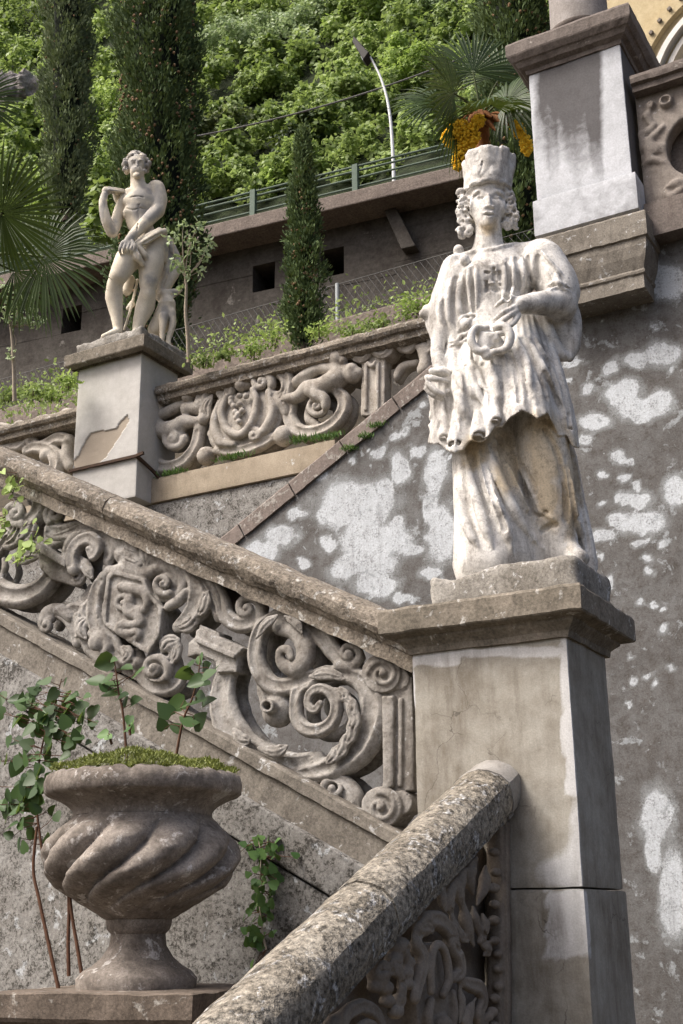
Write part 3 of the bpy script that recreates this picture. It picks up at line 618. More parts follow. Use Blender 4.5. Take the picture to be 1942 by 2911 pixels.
# ------------------------------------------------------------------ sloping balustrade between (stonework; carving follows)
Y2 = YP+.13                                  # its front face
fr2 = Frame((XL, Y2, 0), 0.0)
ra, rb = onY(-130, 1209, Y2-.02), onY(1120, 1736, Y2-.02)      # upper outline of the handrail
S2 = (rb[2]-ra[2])/(rb[0]-ra[0])
bal2 = tag(empty('stair_balustrade', (XL, Y2, 0)), 'sloping carved balustrade with serpent shield and scrolls left of the statue pillar', 'balustrade')
o = np.array(bal2.location)
RP2 = [(-.125, -.075), (-.12, -.135), (.12, -.135), (.125, -.075), (.14, -.068), (.15, -.055), (.17, -.045), (.185, -.02), (.185, .01), (.165, .04), (.12, .06), (.06, .07), (-.06, .07), (-.12, .06), (-.165, .04), (-.185, .01), (-.185, -.02), (-.17, -.045), (-.15, -.055), (-.14, -.068)]
xr1 = XL-.004
zr = lambda x: ra[2]+(x-ra[0])*S2-.085
for i in range(2):
    xa = (-5.9, -4.07)[i]; xb = (-4.075, xr1)[i]
    sweep('handrail', [np.array([x, Y2+.12, zr(x)])-o for x in np.linspace(xa, xb, 60)], RP2, M['rail'], bal2, amp=.006, seed=20+i)
b1 = onY(1030, 2310, Y2-.02); b0 = onY(0, 1742, Y2-.02); zb = lambda x: b1[2]+(x-b1[0])*(b1[2]-b0[2])/(b1[0]-b0[0])
RB2 = [(-.13, -.02), (-.135, 0), (-.12, .012), (.12, .012), (.135, 0), (.135, -.045), (.115, -.055), (.115, -.205), (-.115, -.205), (-.115, -.055), (-.135, -.045)]
sweep('base_course', [np.array([x, Y2+.12, zb(x)-.012])-o for x in np.linspace(-5.9, xr1, 110)], RB2, M['stringer'], bal2, amp=.004, seed=23, smooth=False)
# wall under the flight
wl2 = tag(empty('stair_wall', (XL, Y2, 0)), 'speckled grey wall below the sloping balustrade behind the urn', 'wall')
o = np.array(wl2.location)
zl = lambda x: zb(x)-.215
prism_xz('upper_band', [(-5.9-o[0], zl(-5.9)), (xr1-o[0], zl(xr1)), (xr1-o[0], zl(xr1)-.20), (-5.9-o[0], zl(-5.9)-.20)], -.035, .25, M['wall_low'], wl2, .008)
prism_xz('wall_face', [(-5.9-o[0], zl(-5.9)-.212), (xr1-o[0], zl(xr1)-.212), (xr1-o[0], 0), (-5.9-o[0], 0)], -.02, .24, M['wall_low'], wl2)

# ------------------------------------------------------------------ lower balustrade running towards the viewer
XJ = onY(1455, 2550, YP)[0]                   # its carved face
bal1 = tag(empty('lower_balustrade', (XJ-.09, YP, 0)), 'dark undercut lower balustrade with thick pebbled handrail against the pillar front', 'balustrade')
o = np.array(bal1.location); XC = XJ-.062
c1, c0 = onX(1415, 2262, XJ+.055), onX(971, 2712, XJ+.055)    # crease line of the handrail
S1 = (c1[2]-c0[2])/(c1[1]-c0[1]); zc1 = lambda y: c1[2]-.005+(y-c1[1])*S1
RP1 = [(.135, -.045), (.13, -.10), (-.13, -.10), (-.135, -.045), (-.165, -.03), (-.18, .0), (-.175, .035), (-.15, .06), (-.10, .078), (-.03, .082), (.03, .078), (.085, .066), (.104, .056), (.116, .036), (.128, .048), (.155, .03), (.172, .002), (.168, -.028), (.15, -.04)]
RP1 = [(.085, -.115), (.088, -.13), (-.088, -.13), (-.085, -.115), (-.105, -.105), (-.118, -.07), (-.120, -.02), (-.116, .01), (-.09, .042), (-.045, .064), (0, .07), (.045, .058), (.085, .036), (.108, .020), (.114, .010), (.112, .004), (.092, -.003), (.114, -.010), (.118, -.016), (.123, -.035), (.122, -.068), (.112, -.098), (.098, -.11)]
yend = YP-.085
for i, (ya, yb) in enumerate(((yend-.022, 3.62), (3.612, 2.6), (2.592, 1.55))):       # stones laid end to end
    sweep('handrail', [np.array([XC, y, zc1(y)-.003*(i == 1)])-o for y in np.linspace(ya, yb, 70)], RP1, M['rail_rough'], bal1, amp=.003, seed=31+i)
M['mortar'] = stone('pale_cement_render', (.34, .33, .31), (.22, .205, .185), streak=.3, streak_col=(.15, .13, .11), lichen=.1, speck=.15, sscale=90, bump=.3)
sweep('rail_end', [np.array([XC, y, zc1(y)])-o for y in np.linspace(YP-.002, yend-.018, 8)], [(a*1.03, b*1.03) for a, b in RP1 ], M['mortar'], bal1, amp=.003, seed=33)
sweep('base_course', [np.array([XC, y, zc1(y)-.98])-o for y in np.linspace(YP-.008, 1.5, 60)], [(-.14, -.2), (-.14, .06), (-.12, .075), (.12, .075), (.14, .06), (.14, -.2)], M['stringer'], bal1, amp=.004, seed=34, smooth=False)
lw1 = tag(empty('lower_stair_wall', (XC, YP, 0)), 'low stained wall under the carved lower balustrade in front of the pillar', 'wall')
V = []; F = []
ys = np.linspace(YP-.008, 1.5, 20)
prof = [(YP-.008, zc1(YP)-1.19), (1.5, zc1(1.5)-1.19), (1.5, 0), (YP-.008, 0)]
vv = [(x, p[0]-YP, p[1]) for x in (-.12, .12) for p in prof]
fix_normals(mesh_obj('wall_face', vv, [(0, 1, 2, 3), (7, 6, 5, 4), (0, 4, 5, 1), (1, 5, 6, 2), (2, 6, 7, 3), (3, 7, 4, 0)], M['wall_low'], lw1))

# ------------------------------------------------------------------ road structure above the garden
ROAD = Frame(onD(820, 600, 30.0), R(6.7))
def rp(x, y, dep=0.0): return ROAD.p(x, y, dep)
rd = tag(empty('road_viaduct', ROAD.o, ROAD.ang), 'dark board-marked concrete road gallery with square openings and overhanging edge', 'viaduct')
za = rp(820, 618)[2]; zt = rp(820, 590)[2]
ze0, ze1 = rp(1000, 585)[2], rp(1000, 545)[2]
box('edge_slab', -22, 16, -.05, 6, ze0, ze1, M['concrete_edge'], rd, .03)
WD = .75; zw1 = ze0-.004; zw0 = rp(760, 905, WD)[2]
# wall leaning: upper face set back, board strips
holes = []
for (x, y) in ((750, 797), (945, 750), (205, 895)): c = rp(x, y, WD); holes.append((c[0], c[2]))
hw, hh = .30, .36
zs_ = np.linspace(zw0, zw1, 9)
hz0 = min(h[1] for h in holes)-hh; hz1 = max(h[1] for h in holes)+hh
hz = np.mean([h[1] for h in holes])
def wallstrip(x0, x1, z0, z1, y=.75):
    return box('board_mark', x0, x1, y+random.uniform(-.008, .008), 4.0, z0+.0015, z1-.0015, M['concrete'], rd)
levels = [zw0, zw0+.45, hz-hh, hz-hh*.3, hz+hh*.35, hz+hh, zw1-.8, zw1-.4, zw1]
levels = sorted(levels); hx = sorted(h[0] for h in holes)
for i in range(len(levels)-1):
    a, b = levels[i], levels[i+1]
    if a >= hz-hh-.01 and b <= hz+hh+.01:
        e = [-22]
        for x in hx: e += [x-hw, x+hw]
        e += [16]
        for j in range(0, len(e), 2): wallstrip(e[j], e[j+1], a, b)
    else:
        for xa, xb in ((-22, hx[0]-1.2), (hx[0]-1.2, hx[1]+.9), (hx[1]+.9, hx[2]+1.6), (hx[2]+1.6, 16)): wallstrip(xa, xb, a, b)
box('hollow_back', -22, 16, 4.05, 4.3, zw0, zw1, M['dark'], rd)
for (x, y0_, y1_) in ((1100, 640, 760), (1300, 560, 700)):
    c = rp(x+10, 700, .7); prism_xz('buttress', [(c[0]-.05, zw1-.02), (c[0]+.25, zw1-.02), (c[0]+.7, zw0+.9), (c[0]+.35, zw0+.9)], .45, .85, M['concrete'], rd, .02)
for i, x in enumerate((640, 880, 1010, 1180)): c = rp(x, 800, .4)
# plinth wall below
box('footing_wall', -22, 16, .62, 4.4, zw0-6.0, zw0-.004, M['concrete'], rd)
# railing
rl = tag(empty('road_railing', ROAD.o, ROAD.ang), 'faded green metal railing along the road edge above the concrete', 'railing')
ztop = rp(1012, 470, .15)[2]-ze1
posts = [rp(1012, 560, .15)[0], rp(720, 620, .15)[0]]; sp = posts[0]-posts[1]
for k in range(-5, 6):
    x = posts[0]+k*sp
    if -14 < x < 14: box('post', x-.07, x+.07, .08, .22, ze1+.002, ze1+ztop, M['green_paint'], rl, .008)
for f in (.25, .55, .80, .96):
    z = ze1+ztop*f; r = .026
    sweep('rail', [(-14, .15, z), (0, .15, z), (14, .15, z)], [(r*math.cos(a), r*math.sin(a)) for a in np.linspace(0, 2*math.pi, 9)[:-1]], M['green_paint'], rl)
# road behind the railing
road = struct(box('road', -22, 16, .3, 6.0, ze1+.004, ze1+.03, M['concrete_edge'])); ROAD.place(road)
# street lamp
lp0 = rp(1121, 563, .6); lp = tag(empty('street_lamp', ROAD.o+ROAD.u*lp0[0]+ROAD.n*lp0[1]+np.array([0, 0, ze1]), ROAD.ang), 'slender white street lamp with drooping dark head beside the road railing', 'street lamp')
lo = np.array([lp0[0], lp0[1], ze1]); pts = [rp(a, b, .6)-lo for a, b in ((1121, 563), (1119, 480), (1115, 400), (1109, 330), (1098, 270), (1080, 215), (1056, 168), (1046, 150))]; pts[0][2] = 0
P = crom(pts, 5); m = 8; Vv = []
for i, p in enumerate(P):
    r = .05-.028*i/len(P)
    for k in range(m): a = 2*math.pi*k/m; Vv.append((p[0]+r*math.cos(a), p[1]+r*math.sin(a), p[2]))
Fv = [(i*m+j, i*m+(j+1) % m, (i+1)*m+(j+1) % m, (i+1)*m+j) for i in range(len(P)-1) for j in range(m)]
half = 20*m
mesh_obj('pole', Vv, Fv, M['white_paint'], lp, smooth=True)
h0 = rp(1050, 162, .6)-lo; h1 = rp(1010, 122, .6)-lo; hd = h1-h0
prism = prism_xz('lamp_head', [(h0[0]+.05, h0[2]+.02), (h0[0]-.10, h0[2]-.16), (h1[0]-.02, h1[2]-.07), (h1[0]+.02, h1[2]+.10), (h0[0]-.03, h0[2]+.13)], h0[1]-.16, h0[1]+.16, M['lamp_black'], lp, .02)
lens = prism_xz('lens', [(h0[0]-.12, h0[2]-.13), (h1[0]+.04, h1[2]-.055), (h1[0]+.03, h1[2]-.075), (h0[0]-.13, h0[2]-.15)], h0[1]-.12, h0[1]+.12, M['steel'], lp)
# overhead cable
ca, cb = onD(560, 380, 33), onD(1150, 205, 33)
def catline(a, b, sag, n=24): return [a+(b-a)*t-np.array([0, 0, sag*4*t*(1-t)]) for t in np.linspace(0, 1, n)]
cab = tag(empty('overhead_cable', (ca+cb)/2), 'thin grey cable strung across the wooded hillside', 'cable'); co = np.array(cab.location)
sweep('cable_run', [p-co for p in catline(ca-(cb-ca)*.1, cb+(cb-ca)*.4, .3)], [(.022*math.cos(a), .022*math.sin(a)) for a in np.linspace(0, 6.283, 7)[:-1]], M['wire'], cab)

# ------------------------------------------------------------------ bank, hill
wb = ROAD.o+ROAD.n*.6; zb0 = wb[2]+zw0-.3
terr = sheet('garden_bank', [(Y3+.12, z3b1-.02), (Y3+1.2, z3b1+.25), (Y3+3.5, z3b1+1.3), (14.5, (z3b1+zb0)/2-2.6), (wb[1]-3, zb0-4.0), (wb[1]+.5, zb0-3.4)], -40, 25, 60, M['earth'], amp=.12, seed=2)
hz_ = wb[2]+ze1
hill = sheet('hillside', [(wb[1]+4.5, hz_-.3), (wb[1]+7, hz_+1.5), (wb[1]+12, hz_+8), (wb[1]+20, hz_+20), (wb[1]+35, hz_+46), (wb[1]+60, hz_+92), (wb[1]+95, hz_+150)], -170, 90, 90, M['hill_ground'], amp=1.2, seed=5, shear=.10)
# ------------------------------------------------------------------ carved openwork
class Carve:
    """carving in an upright plane; points are traced in photograph pixels, depths in metres (negative = towards the viewer)"""
    dz = 0.0
    def __init__(s, F, bbox, dep, h, z=None):
        s.F = F; s.z = z or (0, 0, 1.0)
        c = np.array([F.p(x, y, 0) for x in (bbox[0], bbox[2]) for y in (bbox[1], bbox[3])]); ym = (bbox[1]+bbox[3])/2
        s.m = np.linalg.norm(F.p(bbox[0], ym)-F.p(bbox[2], ym))/(bbox[2]-bbox[0])
        s.S = Sdf((c[:, 0].min(), dep[0], c[:, 2].min()), (c[:, 0].max(), dep[1], c[:, 2].max()), h)
    def P(s, x, y, d=0.0):
        p = s.F.p(s.z[0]+x*s.z[2], s.z[1]+y*s.z[2], 0.0); return np.array([p[0], d+s.dz, p[2]])
    def W(s, w): return w*s.m*s.z[2]
    def arm(s, pts, w, d=-.03, sq=1.0, k=.012, grooves=(), gw=.16, n=6, d1=None, back=.09, chan=.55):
        C = crom(np.array(pts, float), n); w = np.atleast_1d(np.array(w, float)); r = np.interp(np.linspace(0, 1, len(C)), np.linspace(0, 1, len(w)), w)
        dd = np.linspace(d, d if d1 is None else d1, len(C))
        s.S.tube([s.P(a, b, e) for (a, b), e in zip(C, dd)], [s.W(q) for q in r], k, sq)
        if back: s.S.tube([s.P(a, b, back) for (a, b) in C], [s.W(q)*.93 for q in r], k, max(sq, .6)*1.15)
        T = np.gradient(C, axis=0); T /= np.maximum(np.linalg.norm(T, axis=1, keepdims=True), 1e-6); N = np.stack([-T[:, 1], T[:, 0]], 1)
        if len(grooves) and chan:
            dep = dd-np.array([s.W(q) for q in r])*sq*(1.0 if sq < .95 else .98)
            s.S.tube([s.P(a, b, e-s.W(q)*chan*.35) for (a, b), e, q in zip(C, dep, r)][2:-2], [s.W(q)*chan for q in r][2:-2], .004, 1.0, cut=True)
        for g in grooves:
            O = C+N*(r*g)[:, None]; dep = dd-np.array([s.W(q) for q in r])*sq*math.sqrt(max(0, 1-g*g))
            s.S.tube([s.P(a, b, e) for (a, b), e in zip(O, dep)][1:-1], [max(s.W(q)*gw, .004) for q in r][1:-1], .006, 1.0, cut=True)
    def vol(s, cx, cy, r, a0, turns, w=.3, d=-.05, sq=1.0, k=.008, rise=.03, n=22):
        """volute: a band winding inwards; a0 degrees (0 right, 90 down), turns signed"""
        A = np.linspace(0, 1, int(abs(turns)*n)+2); ang = R(a0)+A*turns*2*math.pi; rho = r*(1-A)**.9*.86+r*.06
        pts = [s.P(cx+q*math.cos(a), cy+q*math.sin(a), d-rise*t) for q, a, t in zip(rho, ang, A)]
        s.S.tube(pts, [s.W(r*w*(1-.55*t)) for t in A], k, sq)
        s.S.ball(s.P(cx, cy, d-rise), s.W(r*.2), k)
    def disc(s, cx, cy, r, d0, d1, k=.006, cut=False, n=26): s.poly([(cx+r*math.cos(a), cy+r*math.sin(a)) for a in np.linspace(0, 2*math.pi, n)[:-1]], d0, d1, k, cut=cut)
    def poly(s, pts, d0, d1, k=.008, bulge=0.0, cut=False, smooth=0):
        if smooth: pts = crom(list(pts)+[pts[0]], smooth)[:-1]
        q = [s.P(a, b) for a, b in pts]; s.S.slab([(p[0], p[2]) for p in q], d0+s.dz, d1+s.dz, k, bulge, cut)
    def ball(s, cx, cy, r, d=-.05, k=.012, dy=1.0, cut=False, ry=None): s.S.ball(s.P(cx, cy, d), (s.W(r), s.W(r)*dy, s.W(ry or r)), k, cut=cut)
    def leaf(s, pts, w, d=-.06, veins=2, sq=.55, k=.01):
        """tapering leaf with grooves"""
        s.arm(pts, [w*.35, w, w*.9, w*.25], d, sq, k, grooves=[(-.45, .45), (-.5, 0, .5)][veins-2] if veins in (2, 3) else (), gw=.17, back=0, chan=0)
    def done(s, name, mat, par, rough=.003, seed=0, cell=.035):
        if rough: s.S.rough(rough*.6, cell, seed); s.S.rough(rough*.35, cell*.4, seed+1)
        o = s.S.mesh(name, mat, par); o.location = (s.F.o-np.array(par.location)).tolist(); o.rotation_euler = (0, 0, s.F.ang); return o

zoom = 600/1568.0
F2 = Frame((XL, Y2+.12, 0), 0.0)
# --- flat pilaster with two volutes beside the pillar
c = Carve(F2, (1050, 1840, 1185, 2380), (-.14, .12), .0055)
c.disc(1105, 1922, 55, -.075, .06); c.vol(1112, 1925, 46, 190, 1.6, .17, d=-.075, rise=.01); c.disc(1150, 1935, 30, -.06, .05)
c.poly([(1080, 1965), (1092, 1990), (1108, 2005), (1110, 2240), (1092, 2255), (1190, 2250), (1190, 1930), (1160, 1930)], -.05, .05)
c.poly([(1109, 1985), (1142, 1985), (1140, 2240), (1112, 2242)], -.078, .0); c.poly([(1151, 1990), (1163, 1990), (1161, 2240), (1149, 2240)], -.065, .0)
c.disc(1107, 2298, 58, -.078, .06); c.vol(1108, 2300, 48, -100, 1.4, .17, d=-.078, rise=.01); c.disc(1155, 2285, 34, -.06, .05)
c.done('pilaster', M['carve'], bal2, .002, 1)
# --- great paired scroll
c = Carve(F2, (590, 1640, 1120, 2250), (-.17, .13), .0048, (600, 1650, zoom))
c.arm([(195, 570), (120, 760), (115, 950), (190, 1150), (350, 1310), (600, 1390), (820, 1330)], [70, 85, 105, 118, 112, 95, 50], -.02, .62, grooves=(-.5, 0., .45))
c.arm([(640, 1450), (900, 1410), (1120, 1270), (1225, 1080), (1240, 900), (1150, 760), (980, 700), (780, 735)], [30, 78, 104, 108, 96, 74, 52, 42], -.03, .75, grooves=(-.35, .2))
for (a, b, e, f) in [(1010, 1330, 1060, 1180), (1080, 1230, 1110, 1080), (1120, 1130, 1120, 990), (1110, 1010, 1080, 900), (940, 1370, 1000, 1250), (1060, 900, 1000, 830)]:
    c.leaf([(a, b), ((a+e)/2+26, (b+f)/2), (e, f)], 42, -.09, 2)
c.arm([(800, 770), (722, 815), (690, 920), (700, 1040), (770, 1120), (875, 1128), (970, 1065), (1000, 950), (960, 860), (880, 825), (810, 868), (800, 945), (850, 985), (895, 940)], [64, 56, 50, 48, 48, 47, 45, 41, 37, 34, 31, 29, 27, 22], -.055, .9, grooves=(0.25,), d1=-.10)
c.arm([(830, 360), (700, 290), (560, 290), (430, 380), (385, 540), (410, 680), (500, 790), (640, 800), (800, 740), (900, 690)], [40, 58, 62, 64, 66, 66, 62, 60, 55, 40], -.05, .85, grooves=(-.4, .15))
c.arm([(560, 370), (680, 400), (750, 500), (760, 610), (690, 680), (600, 640), (590, 560), (650, 540), (680, 600)], [50, 62, 66, 66, 55, 40, 32, 30, 22], -.05, .85, grooves=(), d1=-.1)
c.arm([(780, 330), (870, 430), (940, 530), (1010, 610), (1090, 640)], [55, 66, 60, 50, 30], -.04, .8, grooves=(-.3, .3))
c.vol(1075, 560, 92, 100, -1.5, .32, d=-.045); c.arm([(1000, 640), (1080, 650), (1145, 590)], [40, 34, 30], -.04)
c.leaf([(580, 300), (500, 360), (430, 460)], 36, -.11, 2); c.leaf([(640, 300), (720, 340), (770, 430)], 36, -.11, 2); c.leaf([(820, 740), (950, 720), (1080, 760)], 40, -.10, 2)
c.ball(420, 570, 20, -.105, .004, cut=True); c.ball(425, 640, 24, -.105, .004, cut=True); c.ball(715, 1010, 20, -.125, .004, cut=True)
c.ball(520, 970, 112, -.02, dy=.8); c.disc(520, 960, 52, -.125, -.02); c.disc(520, 960, 30, -.2, -.03, cut=True)
c.leaf([(380, 760), (430, 870), (420, 960)], 45, -.03, 2); c.leaf([(360, 1210), (300, 1200), (240, 1120)], 46, -.085, 2); c.leaf([(640, 1250), (560, 1290), (430, 1260)], 40, -.09, 2)
# top left S curl and slanted bracket
c.arm([(-20, -40), (60, 60), (120, 180), (150, 280), (250, 345), (370, 320), (420, 220)], [60, 66, 62, 58, 55, 52, 44], -.04, .85, grooves=(-.35, .3)); c.vol(325, 225, 105, 20, -1.35, .36, d=-.045)
c.poly([(-40, 405), (0, 380), (320, 525), (290, 560), (250, 590), (-40, 470)], -.092, .06); c.poly([(-40, 445), (270, 575), (255, 610), (-40, 480)], -.10, .06); c.poly([(-40, 470), (265, 590), (255, 700), (100, 700), (100, 620), (-40, 560)], -.075, .05)
# leaf curl at the foot, between scroll and pilaster
c.vol(985, 1655+0, 75, 200, 1.2, .35, d=-.05)
c.done('double_scroll', M['carve'], bal2, .0025, 5)
c = Carve(F2, (860, 2180, 1060, 2340), (-.15, .12), .0055, (600, 2000, zoom))
c.vol(970, 640, 100, 150, 1.3, .33, d=-.05); c.arm([(760, 580), (900, 550), (1030, 590), (1110, 680), (1130, 780)], [30, 40, 42, 46, 30], -.03, .9, grooves=(-.3, .3)); c.leaf([(1130, 790), (1080, 700), (980, 590)], 50, -.05, 3); c.arm([(880, 640), (960, 720), (1080, 770)], [40, 55, 40], -.01)
c.done('leaf_curl', M['carve'], bal2, .0025, 6)
# --- shield cartouche
c = Carve(F2, (150, 1450, 660, 2050), (-.19, .13), .005, (150, 1450, zoom))
c.poly([(490, 520), (530, 480), (770, 540), (800, 640), (905, 755), (880, 960), (800, 1095), (700, 1040), (590, 960), (470, 880), (455, 800)], -.10, .08, .01, smooth=0)
c.poly([(515, 545), (545, 515), (745, 565), (775, 650), (870, 765), (850, 950), (790, 1055), (600, 935), (490, 860), (490, 800)], -.2, -.085, .006, cut=True)
c.arm([(590, 600), (680, 620), (770, 650), (790, 720), (760, 770), (690, 760)], [26, 34, 32, 26, 24, 20], -.09)
c.vol(612, 725, 72, 20, -1.5, .3, d=-.09, rise=.01)
c.arm([(660, 690), (645, 785), (715, 815), (745, 860), (680, 880), (600, 880), (585, 920), (640, 945), (715, 930), (725, 965), (660, 995)], [28, 30, 30, 28, 27, 27, 26, 25, 24, 20, 12], -.092, back=0)
c.arm([(440, 520), (395, 640), (385, 800), (420, 920), (520, 1010), (560, 1100)], [40, 58, 62, 56, 48, 36], -.06, .9, grooves=(-.35, .35))
# right great volute and tail
c.arm([(770, 470), (850, 380), (960, 360), (1080, 430), (1150, 560), (1140, 700), (1080, 800), (980, 880)], [40, 56, 68, 78, 84, 80, 66, 40], -.045, .85, grooves=(-.45, 0, .4))
c.vol(905, 580, 165, -140, 1.5, .22, d=-.055, rise=.0); c.ball(905, 575, 105, -.03, dy=.55); c.vol(910, 580, 85, 60, 1.3, .3, d=-.085, rise=.02)
c.arm([(1090, 440), (1190, 540), (1250, 680), (1280, 800)], [50, 62, 56, 40], -.04, .85, grooves=(-.3, .3)); c.arm([(940, 740), (1010, 700), (1060, 640)], [30, 34, 26], -.08)
c.leaf([(1220, 640), (1200, 740), (1160, 800)], 40, -.08, 2); c.leaf([(1000, 900), (1080, 870), (1130, 800)], 42, -.06, 2)
# left shell
c.arm([(180, 390), (210, 280), (320, 200), (440, 200), (490, 300), (470, 400)], [56, 62, 60, 56, 48, 36], -.06, .85, grooves=(-.5, -.15, .2, .5))
c.arm([(240, 470), (235, 370), (290, 280), (380, 250), (430, 310), (400, 380), (370, 330)], [44, 52, 52, 46, 38, 30, 22], -.085, .85, grooves=(-.4, 0, .4), d1=-.11)
c.leaf([(280, 380), (330, 460), (370, 530)], 40, -.08, 2); c.leaf([(210, 500), (250, 540), (290, 480)], 46, -.06, 2); c.arm([(0, 170), (120, 190), (260, 150), (400, 130), (520, 120)], [50, 70, 62, 46, 34], -.03, .8, grooves=(-.35, .3))
# crest of leaves
for (x, y, r) in [(540, 160, 60), (560, 250, 66), (575, 350, 60), (590, 430, 48)]: c.ball(x, y, r, -.05, dy=.8)
for i, (a, b) in enumerate([(640, 190), (650, 260), (650, 330), (655, 410)]): c.leaf([(600, b-30), (a, b-8), (720, b+24)], 36, -.085, 2); c.ball(700, b+45, 16, -.105, .004, cut=True)
c.leaf([(560, 130), (640, 150), (760, 200)], 44, -.06, 2); c.leaf([(760, 260), (740, 340), (760, 440)], 52, -.07, 2); c.leaf([(830, 270), (880, 320), (800, 380)], 44, -.07, 2); c.arm([(480, 480), (600, 470), (760, 500)], [36, 42, 36], -.06)
# lower volutes and leafage
c.ball(830, 1200, 140, -.01, dy=.5); c.vol(830, 1195, 130, 150, -1.7, .24, d=-.06); c.arm([(660, 1080), (700, 1230), (800, 1330), (930, 1320), (1000, 1240)], [40, 50, 54, 48, 30], -.03, .9, grooves=(-.3, .3))
c.arm([(480, 960), (520, 1060), (600, 1130), (680, 1150)], [36, 44, 46, 40], -.05, .9, grooves=(0,)); c.ball(410, 1015, 66, -.07); c.arm([(330, 960), (390, 940), (470, 970), (490, 1050), (440, 1110)], [22, 28, 30, 30, 24], -.08)
c.leaf([(600, 1040), (640, 1090), (590, 1150)], 40, -.08, 2); c.leaf([(920, 1000), (970, 1060), (930, 1160)], 48, -.06, 3); c.leaf([(880, 1060), (920, 1000), (1000, 980)], 44, -.07, 2)
c.arm([(160, 760), (260, 780), (300, 900), (330, 1010), (420, 1110), (520, 1160)], [50, 70, 76, 70, 60, 40], -.03, .75, grooves=(-.4, 0, .4)); c.leaf([(240, 800), (290, 880), (250, 960)], 48, -.075, 3); c.leaf([(330, 830), (290, 900), (330, 980)], 40, -.085, 2); c.leaf([(320, 700), (300, 780), (330, 850)], 40, -.07, 2)
c.arm([(210, 1000), (200, 900), (140, 800), (40, 770), (-20, 800)], [30, 42, 46, 42, 30], -.03, .9, grooves=(0,)); c.poly([(300, 560), (470, 520), (520, 1000), (700, 1300), (500, 1200), (250, 1000), (200, 700)], -.03, .05)
# block under the right bracket
c.poly([(1110, 960), (1150, 870), (1290, 930), (1300, 1180), (1130, 1090), (1050, 1110), (1060, 1000)], -.06, .05)
c.done('shield_cartouche', M['carve'], bal2, .0025, 8)
# --- left hand scroll, running out of the picture
c = Carve(F2, (-130, 1360, 240, 1830), (-.17, .13), .0058, (0, 1250, zoom))
c.arm([(440, 940), (400, 1050), (300, 1140), (160, 1175), (20, 1130), (-80, 1020), (-110, 880), (-60, 760)], [58, 62, 66, 70, 70, 66, 60, 50], -.02, .75, grooves=(-.3, .35))
c.poly([(290, 765), (360, 790), (600, 920), (590, 985), (330, 840)], -.115, .06); c.poly([(345, 850), (570, 980), (620, 1110), (450, 1060), (360, 980)], -.07, .05)
c.vol(180, 570, 95, 60, 1.5, .34, d=-.05); c.arm([(240, 640), (320, 560), (340, 450), (250, 390), (160, 420)], [50, 56, 60, 50, 34], -.03, .85, grooves=(-.3, .3)); c.vol(468, 575, 78, 120, 1.5, .34, d=-.05)
c.arm([(470, 640), (410, 700), (430, 760), (520, 740), (640, 680), (760, 650)], [30, 40, 46, 46, 44, 30], -.03, .85, grooves=(0,)); c.leaf([(200, 640), (150, 740), (60, 800)], 66, -.04, 3); c.leaf([(120, 680), (40, 760), (-40, 900)], 70, -.02, 3); c.leaf([(300, 620), (260, 720), (180, 780)], 56, -.05, 2)
c.vol(405, 1395, 62, -60, -1.4, .36, d=-.045); c.arm([(360, 1370), (400, 1290), (500, 1280), (570, 1330)], [26, 34, 36, 34], -.04); c.leaf([(170, 920), (250, 880), (330, 870)], 40, -.03, 2); c.arm([(30, 1040), (60, 960), (50, 900)], [18, 20, 16], -.02)
c.done('ring_scroll', M['carve'], bal2, .0025, 9)

# ------------------------------------------------------------------ terrace balustrade carving
F3 = Frame((XPR, Y3+.12, 0), 0.0)
c = Carve(F3, (405, 1100, 600, 1365), (-.24, .2), .0082, (400, 950, zoom))          # cherub and ring at the left
c.ball(150, 555, 58, -.04); c.ball(115, 530, 30, -.08); c.ball(180, 520, 30, -.08); c.arm([(180, 610), (260, 575), (330, 530), (380, 490)], [34, 36, 32, 30], -.05); c.ball(392, 475, 46, -.08); c.ball(370, 575, 40, -.06); c.arm([(380, 560), (470, 560), (530, 520)], [34, 44, 34], -.05)
c.arm([(140, 620), (140, 690), (200, 735), (290, 715), (350, 670), (430, 665), (500, 640)], [44, 52, 56, 54, 46, 30, 22], -.06); c.ball(80, 690, 44, -.06); c.arm([(60, 740), (110, 770), (180, 740)], [26, 30, 26], -.04)
c.arm([(130, 830), (115, 920), (160, 990), (250, 1000), (350, 950), (430, 840), (460, 700)], [40, 44, 46, 46, 44, 42, 40], -.03, .9, grooves=(-.2,)); c.ball(290, 800, 70, -.02); c.vol(285, 795, 88, 0, 1.5, .26, d=-.09); c.ball(140, 845, 20, -.13, cut=True); c.ball(135, 900, 20, -.13, cut=True)
c.done('cherub_ring', M['carve_far'], bal3, .004, 11, .05)
c = Carve(F3, (560, 1040, 870, 1330), (-.26, .2), .0082, (400, 950, zoom))
c.poly([(520, 760), (560, 640), (640, 510), (720, 470), (930, 420), (1010, 440), (1080, 560), (1060, 700), (970, 800), (830, 860), (640, 890), (560, 850)], -.06, .08, .02, bulge=.06, smooth=4)
c.arm([(700, 500), (660, 620), (700, 740), (800, 780), (890, 680), (920, 540), (890, 450)], [22, 24, 26, 26, 26, 24, 20], -.13); c.arm([(640, 540), (600, 680), (640, 820), (740, 850)], [26, 34, 36, 24], -.10); c.arm([(1000, 460), (1030, 600), (980, 730), (880, 800)], [26, 34, 36, 24], -.10)
for (x, y) in [(740, 520), (800, 500), (850, 500), (760, 575), (800, 560), (770, 620), (820, 610), (780, 660), (800, 690), (740, 550), (790, 640)]: c.ball(x, y, 20, -.15, .006)
